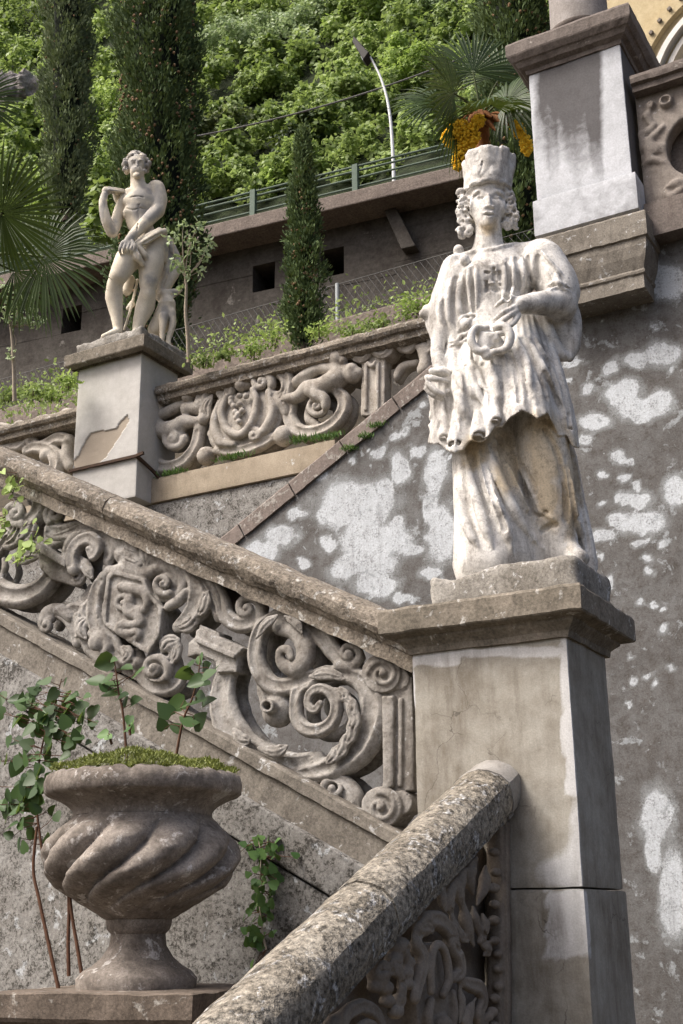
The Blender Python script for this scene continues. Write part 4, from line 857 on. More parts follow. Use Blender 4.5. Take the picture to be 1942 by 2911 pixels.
c.arm([(470, 540), (520, 440), (600, 380), (670, 380), (700, 440), (660, 490), (620, 460)], [40, 50, 52, 46, 40, 34, 26], -.07, .9, grooves=(-.4, 0, .4)); c.leaf([(540, 640), (520, 570), (570, 480)], 46, -.09, 3); c.ball(500, 650, 40, -.07)
c.vol(945, 385, 85, 20, -1.5, .32, d=-.10); c.arm([(830, 390), (880, 310), (990, 280), (1090, 310), (1130, 400), (1090, 480), (1020, 480)], [38, 46, 48, 48, 46, 40, 30], -.07, .9, grooves=(-.35, .2))
for (x, y, r) in [(790, 300, 44), (770, 350, 42), (820, 350, 40), (790, 400, 44), (730, 370, 36)]: c.ball(x, y, r, -.09)
c.vol(895, 780, 58, 200, 1.4, .34, d=-.11); c.ball(515, 920, 62, -.05); c.ball(1090, 770, 66, -.05); c.arm([(600, 880), (740, 890), (900, 850), (1030, 780)], [30, 40, 40, 34], -.06, grooves=(0,)); c.arm([(1010, 480), (1080, 540), (1110, 600)], [40, 50, 34], -.05); c.leaf([(1120, 430), (1110, 500), (1060, 540)], 40, -.09, 2)
c.done('oval_shield', M['carve_far'], bal3, .004, 12, .05)
c = Carve(F3, (800, 990, 1040, 1290), (-.26, .2), .0082, (400, 950, zoom))
c.ball(1505, 200, 62, -.08)
for (x, y) in [(1465, 170), (1510, 150), (1550, 180), (1470, 220), (1550, 230)]: c.ball(x, y, 28, -.11)
c.arm([(1490, 270), (1500, 340), (1450, 390)], [56, 66, 60], -.06); c.arm([(1450, 280), (1360, 285), (1270, 325), (1200, 370)], [40, 36, 38, 34], -.08); c.ball(1235, 245, 58, -.05); c.vol(1225, 240, 48, 0, 1.4, .34, d=-.11); c.arm([(1285, 270), (1290, 320), (1230, 370), (1160, 390)], [36, 38, 40, 34], -.06)
c.arm([(1460, 370), (1370, 420), (1280, 430), (1210, 490), (1110, 505)], [58, 60, 52, 42, 30], -.09); c.arm([(1310, 450), (1370, 490), (1420, 520), (1425, 570)], [44, 42, 34, 28], -.12); c.arm([(1550, 290), (1600, 330), (1640, 310)], [48, 50, 40], -.06); c.ball(1600, 290, 45, -.08)
c.arm([(1140, 540), (1130, 640), (1190, 730), (1300, 750), (1430, 700), (1520, 600), (1530, 500), (1480, 440)], [44, 50, 52, 52, 52, 50, 46, 34], -.04, .9, grooves=(-.2,)); c.ball(1340, 565, 56, -.03); c.vol(1345, 560, 76, 30, 1.5, .26, d=-.09); c.ball(1495, 510, 18, -.14, cut=True); c.arm([(1260, 560), (1260, 640), (1330, 680)], [22, 26, 24], -.03)
c.done('cherub_ring', M['carve_far'], bal3, .004, 13, .05)
zz8 = 500/1568.0
c = Carve(F3, (990, 950, 1140, 1190), (-.2, .2), .0085, (800, 850, zz8))
for (x, y, a) in ((740, 490, 20), (930, 455, 160)): c.disc(x, y, 108, -.09, .08); c.vol(x, y, 90, a, 1.4 if a == 20 else -1.4, .17, d=-.09, rise=.01)
c.poly([(720, 480), (960, 450), (950, 600), (945, 1050), (735, 1060), (745, 620)], -.06, .08); c.poly([(775, 600), (805, 598), (800, 1020), (770, 1020)], -.085, 0); c.poly([(880, 590), (910, 586), (905, 1020), (875, 1020)], -.085, 0); c.arm([(810, 600), (850, 625), (880, 590)], [16, 20, 16], -.08)
c.done('pilaster', M['carve_far'], bal3, .003, 14, .05)
c = Carve(F3, (1120, 940, 1300, 1110), (-.2, .2), .009, (800, 850, zz8))
c.vol(1105, 420, 58, 60, 1.4, .36, d=-.06); c.arm([(1090, 470), (1170, 470), (1210, 400), (1270, 340), (1350, 350), (1380, 430), (1320, 480), (1250, 450)], [26, 36, 40, 46, 50, 46, 40, 30], -.05, .9, grooves=(0,)); c.arm([(1290, 460), (1300, 560), (1290, 640)], [60, 50, 60], -.03); c.arm([(1010, 700), (1080, 600), (1200, 560)], [40, 40, 30], 0.02)
c.done('leaf_curl', M['carve_far'], bal3, .004, 15, .05)
F3l = Frame((XPL, Y3+.12, 0), 0.0)
c = Carve(F3l, (-60, 1150, 222, 1375), (-.2, .2), .011, (0, 1150, zz8))
c.vol(225, 225, 68, 90, 1.4, .36, d=-.05); c.arm([(280, 250), (260, 330), (200, 380), (90, 360), (0, 300)], [36, 46, 50, 54, 50], -.04, grooves=(-.3, .3)); c.arm([(320, 330), (330, 250), (400, 180), (480, 170), (530, 210), (580, 160), (600, 130)], [40, 50, 50, 46, 36, 32, 26], -.05, grooves=(0,)); c.ball(640, 130, 62, -.05); c.ball(545, 150, 32, -.08)
c.arm([(310, 340), (380, 400), (470, 360), (560, 320), (640, 330)], [40, 44, 44, 50, 40], -.04, grooves=(0,)); c.arm([(270, 430), (350, 400), (470, 420), (540, 500), (530, 600), (480, 640)], [36, 46, 50, 56, 56, 40], -.04, grooves=(-.3, .3)); c.ball(450, 470, 50, -.05); c.arm([(620, 380), (610, 480), (640, 560)], [40, 44, 36], -.02); c.leaf([(-60, 240), (80, 250), (180, 290)], 56, -.06, 3); c.arm([(-160, 400), (-60, 300), (60, 280)], [50, 60, 40], -.02); c.ball(420, 225, 34, -.08)
c.done('leafy_scroll', M['carve_far'], bal3l, .004, 16, .05)

# ------------------------------------------------------------------ carving of the lower balustrade (faces right)
F1 = Frame((XJ, YP, 0), R(90))
class CarveSide(Carve):
    """carving seen almost edge-on: widths follow the upright scale, a little stretched along the run"""
    dz = .075
    def fit(s): s.m = ((s.F.o+np.array([0, -.7, 1.3])-CAM) @ FW)/FPX*1.35; return s
    def ball(s, cx, cy, r, d=-.05, k=.01, dy=1.0, cut=False, ry=None): s.S.ball(s.P(cx, cy, d), (s.W(r)*1.5, s.W(r)*dy, s.W(ry or r)*.85), k, cut=cut)
c = CarveSide(F1, (880, 2330, 1470, 3010), (-.075, .2), .0052, (900, 2311, zoom)).fit()
c.poly([(1370, 60), (1465, 60), (1465, 1750), (1375, 1750), (1380, 1100), (1395, 560)], -.07, -.015); c.poly([(1395, 60), (1425, 60), (1430, 1750), (1405, 1750)], -.085, 0)
for (x, y, r) in [(1345, 290, 34), (1360, 440, 34), (1345, 560, 38), (1350, 680, 34), (1345, 800, 38), (1350, 950, 34), (1375, 1050, 30), (1380, 1160, 32), (1380, 1290, 34), (1350, 1380, 34), (1330, 1480, 38), (1340, 1580, 36)]: c.ball(x, y, r, -.06); c.ball(x+14, y+24, r*.5, -.10, .004, cut=True)
for (q, w) in [([(1240, 340), (1190, 460), (1220, 600)], 50), ([(1090, 500), (1040, 640), (1070, 770)], 46), ([(1160, 420), (1110, 560), (1150, 720)], 50), ([(1310, 400), (1300, 540), (1250, 680)], 46), ([(1150, 690), (1170, 830), (1220, 980)], 50), ([(1290, 760), (1300, 860), (1260, 960)], 46), ([(1060, 780), (1100, 880), (1180, 960)], 44), ([(1270, 960), (1330, 1010), (1300, 1060)], 40), ([(1220, 700), (1240, 820), (1300, 930)], 40), ([(1010, 560), (990, 640), (1020, 730)], 36)]: c.leaf(q, w, -.045, 3, .8)
for (x, y) in [(1055, 665), (1155, 500), (1235, 390), (1275, 510), (1215, 700), (1130, 620), (1190, 800), (1290, 640)]: c.ball(x, y, 20, -.085, .004, cut=True)
c.arm([(850, 780), (950, 800), (1040, 900), (1060, 1020)], [40, 56, 52, 36], -.05, .9, grooves=(-.3, .3)); c.leaf([(770, 930), (830, 860), (910, 890)], 52, -.05, 3); c.leaf([(800, 850), (850, 830), (900, 870)], 40, -.06, 2)
c.arm([(870, 1320), (868, 1120), (895, 1000), (945, 990), (985, 1080), (1000, 1240), (960, 1350)], [26, 28, 28, 28, 28, 28, 26], -.065, .9); c.ball(930, 1180, 40, -.02, ry=170, dy=.6); c.ball(925, 1120, 20, -.08, .005, cut=True, ry=70)
c.arm([(790, 980), (830, 1060), (820, 1200), (780, 1380)], [38, 46, 44, 34], -.05, .9, grooves=(0,)); c.arm([(1040, 980), (1090, 1060), (1110, 1180), (1050, 1230)], [36, 46, 42, 30], -.05, grooves=(0,)); c.leaf([(1010, 920), (1060, 960), (1090, 1040)], 44, -.06, 3)
c.poly([(150, 1760), (700, 1000), (1050, 640), (1330, 330), (1455, 200), (1458, 1760)], .035, .07)
c.poly([(790, 960), (1070, 960), (1120, 1150), (1085, 1300), (1085, 1750), (870, 1750), (830, 1400)], -.03, .06); c.ball(1010, 1430, 66, -.025, ry=150, dy=.6); c.arm([(900, 1400), (880, 1520), (900, 1680)], [24, 28, 26], -.05); c.arm([(1060, 1340), (1070, 1480), (1050, 1640)], [24, 28, 26], -.05); c.ball(990, 1570, 50, -.05, ry=60)
for (x, y, r) in [(690, 990, 62), (655, 1090, 48), (640, 1170, 44), (545, 1210, 58), (590, 1300, 46), (520, 1290, 40), (740, 1190, 44), (745, 1270, 40), (670, 1480, 44), (690, 1390, 40), (610, 1400, 40), (760, 1110, 40), (730, 1060, 36)]: c.ball(x, y, r, -.035); c.ball(x+18, y+24, r*.4, -.07, .004, cut=True)
c.leaf([(600, 1100), (660, 1180), (690, 1290)], 44, -.055, 3); c.leaf([(680, 1240), (690, 1340), (660, 1460)], 44, -.05, 3); c.leaf([(500, 1180), (560, 1150), (620, 1190)], 40, -.05, 2)
c.arm([(290, 1650), (310, 1510), (420, 1440), (530, 1490), (580, 1610), (570, 1720)], [34, 38, 40, 38, 34, 30], -.03, .9, grooves=(-.35, .25)); c.arm([(350, 1720), (370, 1600), (430, 1560), (490, 1600), (500, 1700)], 22, -.05); c.arm([(200, 1700), (260, 1560), (380, 1500)], [34, 34, 26], -.01)
c.arm([(1120, 1250), (1190, 1280), (1250, 1300), (1280, 1390), (1250, 1500), (1290, 1620)], [30, 46, 48, 44, 42, 38], -.05, .9, grooves=(-.3, .3)); c.leaf([(1160, 1750), (1160, 1540), (1220, 1380)], 52, -.055, 3); c.ball(1300, 1520, 34, -.06); c.ball(1290, 1620, 38, -.06); c.leaf([(1110, 1300), (1130, 1420), (1110, 1560)], 40, -.05, 2)
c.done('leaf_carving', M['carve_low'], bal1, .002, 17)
c = CarveSide(F1, (300, 2650, 900, 3150), (-.075, .2), .009, (900, 2311, zoom)).fit()
c.arm([(-200, 1700), (-60, 1560), (120, 1500), (240, 1600), (220, 1750), (100, 1800)], [50, 56, 56, 50, 46, 36], -.03, .9, grooves=(-.3, .3)); c.arm([(-900, 2000), (-700, 1900), (-500, 1960), (-300, 1880)], [60, 66, 60, 50], -.03, .9, grooves=(0,)); c.vol(-100, 1800, 90, 0, 1.4, .34, d=-.05); c.ball(-400, 1800, 70, -.03); c.vol(-650, 2050, 100, 0, 1.4, .34, d=-.05)
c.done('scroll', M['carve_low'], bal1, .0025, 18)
# ------------------------------------------------------------------ statues
class Fig:
    def __init__(s, F, lo, hi, h, z=(0, 0, 1.0)):
        s.F = F; s.z = z; s.S = Sdf(lo, hi, h); s.m = ((F.o+np.array([0, 0, (lo[2]+hi[2])/2])-CAM) @ FW)/FPX*z[2]
    def P(s, x, y, d=0.0): return s.F.p(s.z[0]+x*s.z[2], s.z[1]+y*s.z[2], d)
    def t(s, pts, r, k=12, sq=1.0, cut=False, n=5):
        """limb: points (x, y, depth)"""
        C = crom(np.array(pts, float), n); r = np.atleast_1d(np.array(r, float)); rr = np.interp(np.linspace(0, 1, len(C)), np.linspace(0, 1, len(r)), r)*s.m
        s.S.tube([s.P(*c) for c in C], rr, k*s.m, sq, cut)
    def b(s, x, y, d, r, k=8, cut=False, rot=None):
        r = (r, r, r) if np.isscalar(r) else r; s.S.ball(s.P(x, y, d), np.array(r)*s.m, k*s.m, rot, cut)
    def hit(s, x, y, d0=-.45, d1=.4):
        D = np.arange(d0, d1, s.S.h*.5); Q = np.array([s.P(x, y, d) for d in (d0, d1)]); T = (D-d0)/(d1-d0); Q = Q[0]+(Q[1]-Q[0])*T[:, None]
        i = np.round((Q-s.S.lo)/s.S.h).astype(int); ok = np.all((i >= 0) & (i < s.S.n), 1); i = np.clip(i, 0, s.S.n-1)
        v = np.where(ok, s.S.D[i[:, 0], i[:, 1], i[:, 2]], 1.0); j = np.argmax(v < 0); return D[j] if v[j] < 0 else None
    def surf(s, pts, r, off=0.0, k=4, cut=False, n=5):
        """ridge (or groove) lying on the surface along a traced line; off pushes it out (+) in radii"""
        C = crom(np.array(pts, float), n); r = np.atleast_1d(np.array(r, float)); rr = np.interp(np.linspace(0, 1, len(C)), np.linspace(0, 1, len(r)), r)
        if len(C) > 6 and not cut: u = np.linspace(0, 1, len(C)); rr = rr*(.3+.7*np.minimum(1, np.minimum(u, 1-u)/.22))
        H = [s.hit(x, y) for x, y in C]; g = [h for h in H if h is not None]
        if not g: return
        last = g[0]; Hd = []
        for h in H: last = h if h is not None else last; Hd.append(last)
        Hd = np.convolve(np.pad(Hd, 1, mode='edge'), [.25, .5, .25], 'valid')
        s.S.tube([s.P(x, y, h-off*q*s.m) for (x, y), h, q in zip(C, Hd, rr)], rr*s.m, k*s.m, 1.0, cut)
    def dot(s, x, y, r, off=0.0, k=3, cut=False):
        h = s.hit(x, y)
        if h is not None: s.b(x, y, h-off*(r if np.isscalar(r) else max(r))*s.m, r, k, cut)
    def done(s, name, mat, par, patch=None, rough=.002, seed=0):
        if rough: s.S.rough(rough, .03, seed); s.S.rough(rough*.6, .012, seed+1)
        o = s.S.mesh(name, mat, par)
        if patch:
            n = len(o.data.vertices); co = np.empty(n*3); o.data.vertices.foreach_get('co', co); co = co.reshape(-1, 3)
            w = s.F.o+co[:, :1]*s.F.u+co[:, 1:2]*s.F.n+co[:, 2:3]*np.array([0, 0, 1.0])
            a = o.data.attributes.new('patch', 'FLOAT', 'POINT'); a.data.foreach_set('value', np.asarray(patch(w), np.float32))
        return o

# ---------------- crowned woman
SA = math.atan2(-(XL+XR)/2, YP+.25)
FA = Frame(((XL+XR)/2, YP+.25, capz1), SA)
lady = tag(empty('crowned_statue', FA.o, SA), 'weathered white marble statue of a woman in a tall crown on the front pillar', 'statue')
zA = lambda pts: [(1250+p[0]/5.2267, 380+p[1]/5.2267)+tuple(p[2:]) for p in pts]
zB = lambda pts: [(1180+p[0]/3.136, 650+p[1]/3.136)+tuple(p[2:]) for p in pts]
zC = lambda pts: [(1180+p[0]/2.9037, 1100+p[1]/2.9037)+tuple(p[2:]) for p in pts]
f = Fig(FA, (-.40, -.42, -.02), (.46, .36, 2.15), .0048)
# long under-dress
f.t([(1392, 1120, 0), (1385, 1300, -.02), (1395, 1460, -.03), (1405, 1600, -.03)], [80, 92, 100, 112], 20)
f.t([(1340, 1280, .02), (1345, 1450, .03), (1345, 1600, .04)], [55, 52, 48], 15)
f.t([(1525, 1130, -.04), (1540, 1250, -.10), (1562, 1360, -.09), (1585, 1500, -.04), (1590, 1580, -.02)], [70, 72, 66, 54, 50], 10)
f.t([(1470, 1200, .05), (1500, 1400, .06), (1530, 1590, .05)], [75, 80, 85], 12)
f.t([(1592, 1180, .06), (1618, 1330, .07), (1645, 1500, .06), (1674, 1610, .03)], [20, 27, 34, 26], 8)
f.t([(1630, 1380, .05), (1668, 1540, .02), (1683, 1640, .0)], [16, 20, 14], 6)
f.b(1640, 1590, -.1, (34, 40, 20), 10); f.t([(1615, 1560, -.06), (1645, 1585, -.12)], [30, 22], 10)
for (x, y) in ((1624, 1592), (1638, 1598), (1652, 1602)): f.b(x, y, -.16, 9, 3)
# overskirt: wide gores, cut off along the traced hem so that it stands proud of the dress below
def overskirt(f):
    g = Fig(f.F, f.S.lo, f.S.lo+(f.S.n-1)*f.S.h, f.S.h)
    for pts, r in (([(1318, 940, -.02), (1288, 1100, -.06), (1262, 1300, -.08)], [36, 46, 50]), ([(1365, 945, -.07), (1345, 1110, -.14), (1322, 1330, -.18)], [44, 54, 54]), ([(1420, 945, -.09), (1420, 1080, -.17), (1408, 1300, -.22)], [48, 54, 52]),
                   ([(1480, 940, -.07), (1494, 1060, -.17), (1500, 1260, -.24)], [56, 66, 70]), ([(1518, 960, -.03), (1560, 1080, -.10), (1590, 1300, -.14)], [40, 46, 46]), ([(1530, 980, .0), (1584, 1130, -.02), (1618, 1330, -.02)], [30, 34, 32]),
                   ([(1440, 960, .06), (1440, 1120, .06), (1430, 1300, .06)], [85, 112, 130]), ([(1340, 980, .04), (1310, 1150, .04), (1285, 1300, .04)], [50, 60, 60])): g.t(pts, r, 16)
    S = g.S; X, Y, Z = np.meshgrid(S.ax[0], S.ax[1], S.ax[2], indexing='ij'); m = S.D < .06
    w = f.F.o+X[m][:, None]*f.F.u+Y[m][:, None]*f.F.n+Z[m][:, None]*np.array([0, 0, 1.0]); px, py = proj(w)
    hx = [1180+x/2.9037 for x in (120, 200, 260, 330, 400, 450, 500, 560, 610, 660, 720, 780, 880, 950, 1010, 1090, 1150, 1180, 1250, 1290, 1330, 1400)]
    hy = [1100+y/2.9037 for y in (470, 470, 520, 545, 520, 450, 430, 440, 400, 330, 330, 260, 195, 220, 262, 210, 330, 410, 395, 480, 500, 500)]
    hem = np.interp(px, hx, hy)
    low = np.clip((py-950)/260, 0, 1); q_ = (px-1420)/(1+.0022*(py-950)); S.D[m] += ((.009*np.sin(q_*.115+.8)+.005*np.sin(q_*.21+2))*low+.003*np.sin(q_*.34)).astype(np.float32)
    cut = ((py-hem)*f.m*.85).astype(np.float32); S.D[m] = np.maximum(S.D[m], cut)
    # hollow underneath
    deep = np.maximum(S.D[m]+.022, (hem-18-py)*f.m); S.D[m] = np.maximum(S.D[m], -np.where(py > hem-60, deep, .1))
    k = .006; hh = np.maximum(k-np.abs(f.S.D-S.D), 0)/k; f.S.D = np.minimum(f.S.D, S.D)-hh*hh*k*.25
overskirt(f)
# torso
f.t([(1415, 800, .01), (1402, 830, -.01), (1404, 890, -.02), (1412, 960, -.02)], [104, 112, 104, 108], 18, .85)
f.b(1362, 800, -.10, (52, 45, 50), 20); f.b(1452, 790, -.09, (50, 42, 48), 20)
f.t([(1372, 738, .02), (1300, 768, .0)], [38, 44], 16); f.t([(1420, 735, .02), (1480, 735, .03), (1535, 745, .02)], [38, 46, 58], 16)
# left arm of the figure (right in view): upper arm, padded elbow, forearm, sleeve
f.t([(1540, 735, .02), (1575, 800, .0), (1588, 860, -.04)], [58, 56, 52], 10)
f.b(1590, 868, -.08, (52, 50, 50), 8)
f.t([(1585, 862, -.10), (1530, 862, -.20), (1478, 868, -.25)], [40, 32, 25], 8)
f.t([(1606, 850, -.02), (1628, 910, .0), (1628, 980, -.02), (1622, 1012, -.03)], [26, 26, 24, 13], 6)
f.t([(1540, 905, -.05), (1562, 960, -.06), (1590, 1005, -.05), (1618, 1018, -.04)], [22, 24, 20, 12], 6)
f.t([(1585, 920, -.02), (1602, 970, .0), (1610, 1005, -.02)], [26, 24, 14], 8)
f.b(1588, 930, -.14, (12, 26, 20), 8, cut=True)
# hand spread on the belly
f.b(1466, 872, -.255, (24, 17, 21), 6)
for pts, r in (([(870, 640, -.27), (790, 640, -.29), (725, 690, -.27)], [8, 7.5, 6]), ([(890, 700, -.28), (790, 745, -.30), (715, 805, -.28)], [8.5, 8, 6]), ([(900, 735, -.28), (805, 800, -.30), (700, 868, -.28)], [8.5, 8, 6]), ([(920, 770, -.27), (870, 850, -.29), (790, 885, -.28)], [8.5, 8, 6.5]), ([(930, 640, -.26), (850, 610, -.28), (800, 625, -.28)], [8.5, 8, 6])): f.t(zB(pts), r, 2.5)
# right arm (left in view)
f.t([(1296, 765, .0), (1268, 850, -.01), (1252, 915, -.02)], [42, 44, 34], 10)
f.t([(1262, 870, .0), (1232, 885, -.01), (1206, 892, .0)], [34, 26, 15], 8); f.t([(1215, 880, .02), (1235, 930, .02), (1255, 970, .02)], [16, 24, 26], 8)
f.t([(1252, 930, -.05), (1243, 1000, -.08), (1250, 1045, -.10)], [24, 19, 20], 8); f.b(1252, 1062, -.12, (27, 22, 20), 6)
for pts in ([(110, 1330, -.17), (190, 1340, -.18), (285, 1360, -.16)], [(115, 1380, -.17), (180, 1440, -.18), (250, 1480, -.17)], [(150, 1270, -.17), (230, 1270, -.18), (290, 1300, -.16)], [(100, 1420, -.15), (160, 1480, -.16), (240, 1520, -.15)]): f.t(zB(pts), [9, 8.5, 7], 2.5)
f.b(1276, 1115, -.14, 12, 3); f.b(1270, 1085, -.12, 14, 4); f.t([(1245, 1080, -.06), (1240, 1140, -.05), (1262, 1200, -.04)], [26, 20, 26], 10)
# loose sleeves: wide cloth over both arms, gathered collar
f.t([(1300, 790, -.02), (1280, 880, -.03), (1268, 945, -.03)], [50, 54, 44], 12); f.t([(1300, 850, -.06), (1310, 930, -.07), (1300, 985, -.06)], [34, 36, 28], 10)
f.t([(1545, 745, -.03), (1578, 795, -.05), (1592, 830, -.06)], [62, 60, 58], 10)
f.surf([(1556, 812), (1585, 803), (1622, 818)], 7, .5, 3); f.surf([(1556, 828), (1590, 818), (1625, 832)], 6, .5, 3)
f.surf([(1318, 722), (1352, 716), (1390, 712), (1430, 702), (1470, 690)], [9, 9, 8, 8, 9], .35, 4)
f.surf([(1345, 735), (1372, 752), (1404, 758), (1440, 748), (1462, 728)], 6, .35, 4)
# collar knobs on the shoulder
f.b(1289, 742, -.06, (14, 14, 17), 3); f.b(1322, 738, -.10, (15, 14, 18), 3); f.b(1304, 712, -.01, (16, 16, 18), 4)
# folds of the tunic
for l, r in (([(1330, 760), (1336, 830), (1345, 890)], 8), ([(1310, 780), (1303, 850), (1312, 900)], 9), ([(1352, 750), (1356, 830), (1352, 890)], 7), ([(1285, 790), (1272, 860), (1284, 940)], 9), ([(1265, 830), (1250, 880), (1262, 930)], 8), ([(1430, 740), (1436, 800), (1428, 850)], 8), ([(1456, 730), (1460, 800), (1452, 850)], 9), ([(1483, 728), (1487, 790), (1480, 838)], 9), ([(1512, 728), (1519, 785), (1514, 825)], 9), ([(1535, 712), (1568, 760), (1596, 805)], 8), ([(1520, 700), (1560, 740), (1604, 790)], 7), ([(1545, 750), (1578, 795), (1600, 812)], 7)): f.surf(l, r, .35, 4)
for l, r in (([(1446, 735), (1449, 800), (1441, 850)], 8), ([(1470, 735), (1474, 795), (1467, 840)], 8), ([(1498, 732), (1503, 788), (1498, 826)], 8), ([(1528, 730), (1533, 800)], 8), ([(1320, 770), (1322, 850), (1330, 900)], 7), ([(1342, 760), (1346, 840), (1348, 900)], 6), ([(1297, 790), (1288, 860), (1300, 930)], 7), ([(1416, 745), (1420, 800)], 5), ([(1530, 712), (1575, 775)], 5)): f.surf(l, r, .05, 3, cut=True)
# pendant cross and tau on the breast (cut crosses)
f.dot(1401, 770, (24, 12, 22), -.25, 8); f.dot(1400, 815, (26, 12, 26), -.25, 8)
for l in ([(1404, 764), (1404, 796)], [(1380, 776), (1420, 776)], [(1382, 812), (1420, 812)], [(1384, 803), (1382, 828)], [(1411, 803), (1413, 828)]): f.surf(l, 5.4, -.6, .8, cut=True)
f.surf([(1386, 822), (1412, 824)], 7, -.3, 2, cut=True)
# girdle, clasp of scrolls
f.surf(zB([(300, 1010), (380, 1000), (410, 950), (480, 930), (510, 890)]), 6.5, .6, 2); f.surf(zB([(310, 1040), (420, 1010), (500, 960)]), 5, .6, 2)
f.surf(zB([(390, 920), (400, 820), (470, 770), (545, 770)]), 6, .4, 2); f.dot(*zB([(460, 860)])[0], 20, -.2); f.surf(zB([(400, 930), (470, 880), (530, 780)]), 4, .2, 1.5, cut=True)
f.t(zB([(640, 880, -.30), (540, 890, -.30), (500, 990, -.31), (560, 1090, -.31), (640, 1080, -.31)]), [8, 11, 12, 11, 9], 4)
f.t(zB([(720, 880, -.30), (800, 870, -.31), (850, 960, -.31), (810, 1070, -.31), (700, 1100, -.31)]), [9, 11, 13, 12, 9], 4)
f.t(zB([(600, 940, -.29), (680, 950, -.30), (790, 930, -.30)]), [7, 9, 8], 3); f.b(1384, 1010, -.30, (16, 12, 16), 4); f.b(1380, 975, -.29, (22, 10, 22), 8); f.b(1410, 962, -.30, 10, 3); f.t(zB([(560, 900, -.27), (660, 1000, -.25), (760, 1060, -.26)]), [16, 30, 20], 10)
# folds of the overskirt
for l, r in ((zB([(320, 1080), (370, 1250), (450, 1420), (640, 1540)]), [9, 13, 12, 10]), ([(1290, 1030), (1300, 1120), (1330, 1200)], [8, 12, 12]), (zB([(480, 1150), (560, 1300), (640, 1450)]), [7, 9, 8]), ([(1395, 1010), (1410, 1090), (1420, 1150)], [7, 9, 9]), ([(1470, 960), (1500, 1040), (1510, 1120)], [8, 10, 8]), ([(1500, 960), (1545, 1050), (1580, 1130)], [8, 11, 10]), ([(1515, 950), (1565, 1050), (1600, 1150)], [6, 8, 8]), ([(1340, 990), (1345, 1080), (1380, 1160)], [6, 9, 9]), ([(1262, 1130), (1262, 1180), (1275, 1230)], [7, 9, 9])): f.surf(l, np.array(r)*1.15, .3, 5)
for l, r in (([(1360, 1000), (1385, 1090), (1400, 1160)], 6), ([(1450, 1000), (1470, 1080), (1478, 1140)], 6), ([(1485, 960), (1530, 1060), (1555, 1130)], 5.5), ([(1320, 1040), (1330, 1130), (1350, 1200)], 6), ([(1283, 1060), (1284, 1140), (1300, 1220)], 5), ([(1550, 1060), (1590, 1150)], 5)): f.surf(l, r*1.25, .1, 3, cut=True)
# rolled pleats of the hem: lobes with hollow ends
for (x, y, d, r, dx, L) in ((1296, 1262, -.22, 25, 2, 60), (1362, 1238, -.27, 24, -4, 60), (1411, 1196, -.30, 17, -6, 50), (1560, 1180, -.22, 14, -6, 40), (1626, 1262, -.06, 13, -8, 60), (1262, 1245, -.15, 16, 8, 50)):
    f.t([(x+dx, y-L, d+.03), (x, y-6, d)], [r*.55, r], 7)
    f.b(x, y+2, d-.01, (r*.72, r*.8, r*.62), 2, cut=True); f.t([(x-r*.5, y-2, d-.012), (x+r*.1, y-r*.1, d-.02), (x+r*.45, y+r*.2, d-.012)], r*.17, 2)
# folds of the under-dress
for l, r in ((zC([(330, 700), (370, 950), (440, 1180), (530, 1330)]), [7, 10, 11, 9]), (zC([(430, 560), (480, 850), (560, 1100), (640, 1330)]), [7, 11, 12, 10]), (zC([(520, 520), (600, 760), (680, 980), (760, 1200), (800, 1360)]), [7, 11, 12, 11, 9]), (zC([(600, 480), (700, 760), (820, 1020), (960, 1270)]), [8, 12, 12, 9]), (zC([(660, 430), (760, 700), (860, 930), (1000, 1230), (1060, 1340)]), [8, 11, 12, 10, 8]), (zC([(560, 720), (660, 940), (730, 1080)]), [5, 8, 6]), (zC([(1250, 600), (1280, 850), (1330, 1100), (1420, 1350)]), [7, 9, 10, 9])): f.surf(l, np.array(r)*1.3, .55, 5)
for l, r in ((zC([(690, 420), (740, 600), (830, 850), (930, 1080), (1050, 1290)]), [7, 8, 9, 9, 7]), (zC([(390, 620), (430, 900), (500, 1150)]), 5.5), (zC([(560, 600), (640, 900), (740, 1180)]), 5.5), (zC([(480, 560), (520, 800), (600, 1040)]), 5), (zC([(1080, 360), (1170, 540), (1230, 800), (1250, 1100)]), 5.5), (zC([(900, 660), (990, 850), (960, 900)]), 6), (zC([(940, 1040), (1030, 1060), (1080, 1040)]), 5), (zC([(1050, 1190), (1110, 1150), (1160, 1140)]), 6)): f.surf(l, np.array(r)*1.5, -.2, 3, cut=True)
for l, r in ((zC([(790, 360), (850, 600), (960, 850), (1060, 1060)]), [6, 7, 7, 6]), (zC([(1010, 1010), (1100, 1060), (1150, 1100)]), 6)): f.surf(l, r, .0, 4)
for l in ([(1618, 1180), (1632, 1340), (1650, 1480)], [(1634, 1300), (1655, 1450), (1672, 1560)], [(1612, 1300), (1628, 1420), (1645, 1540)]): f.surf(l, 6.5, .0, 3, cut=True)
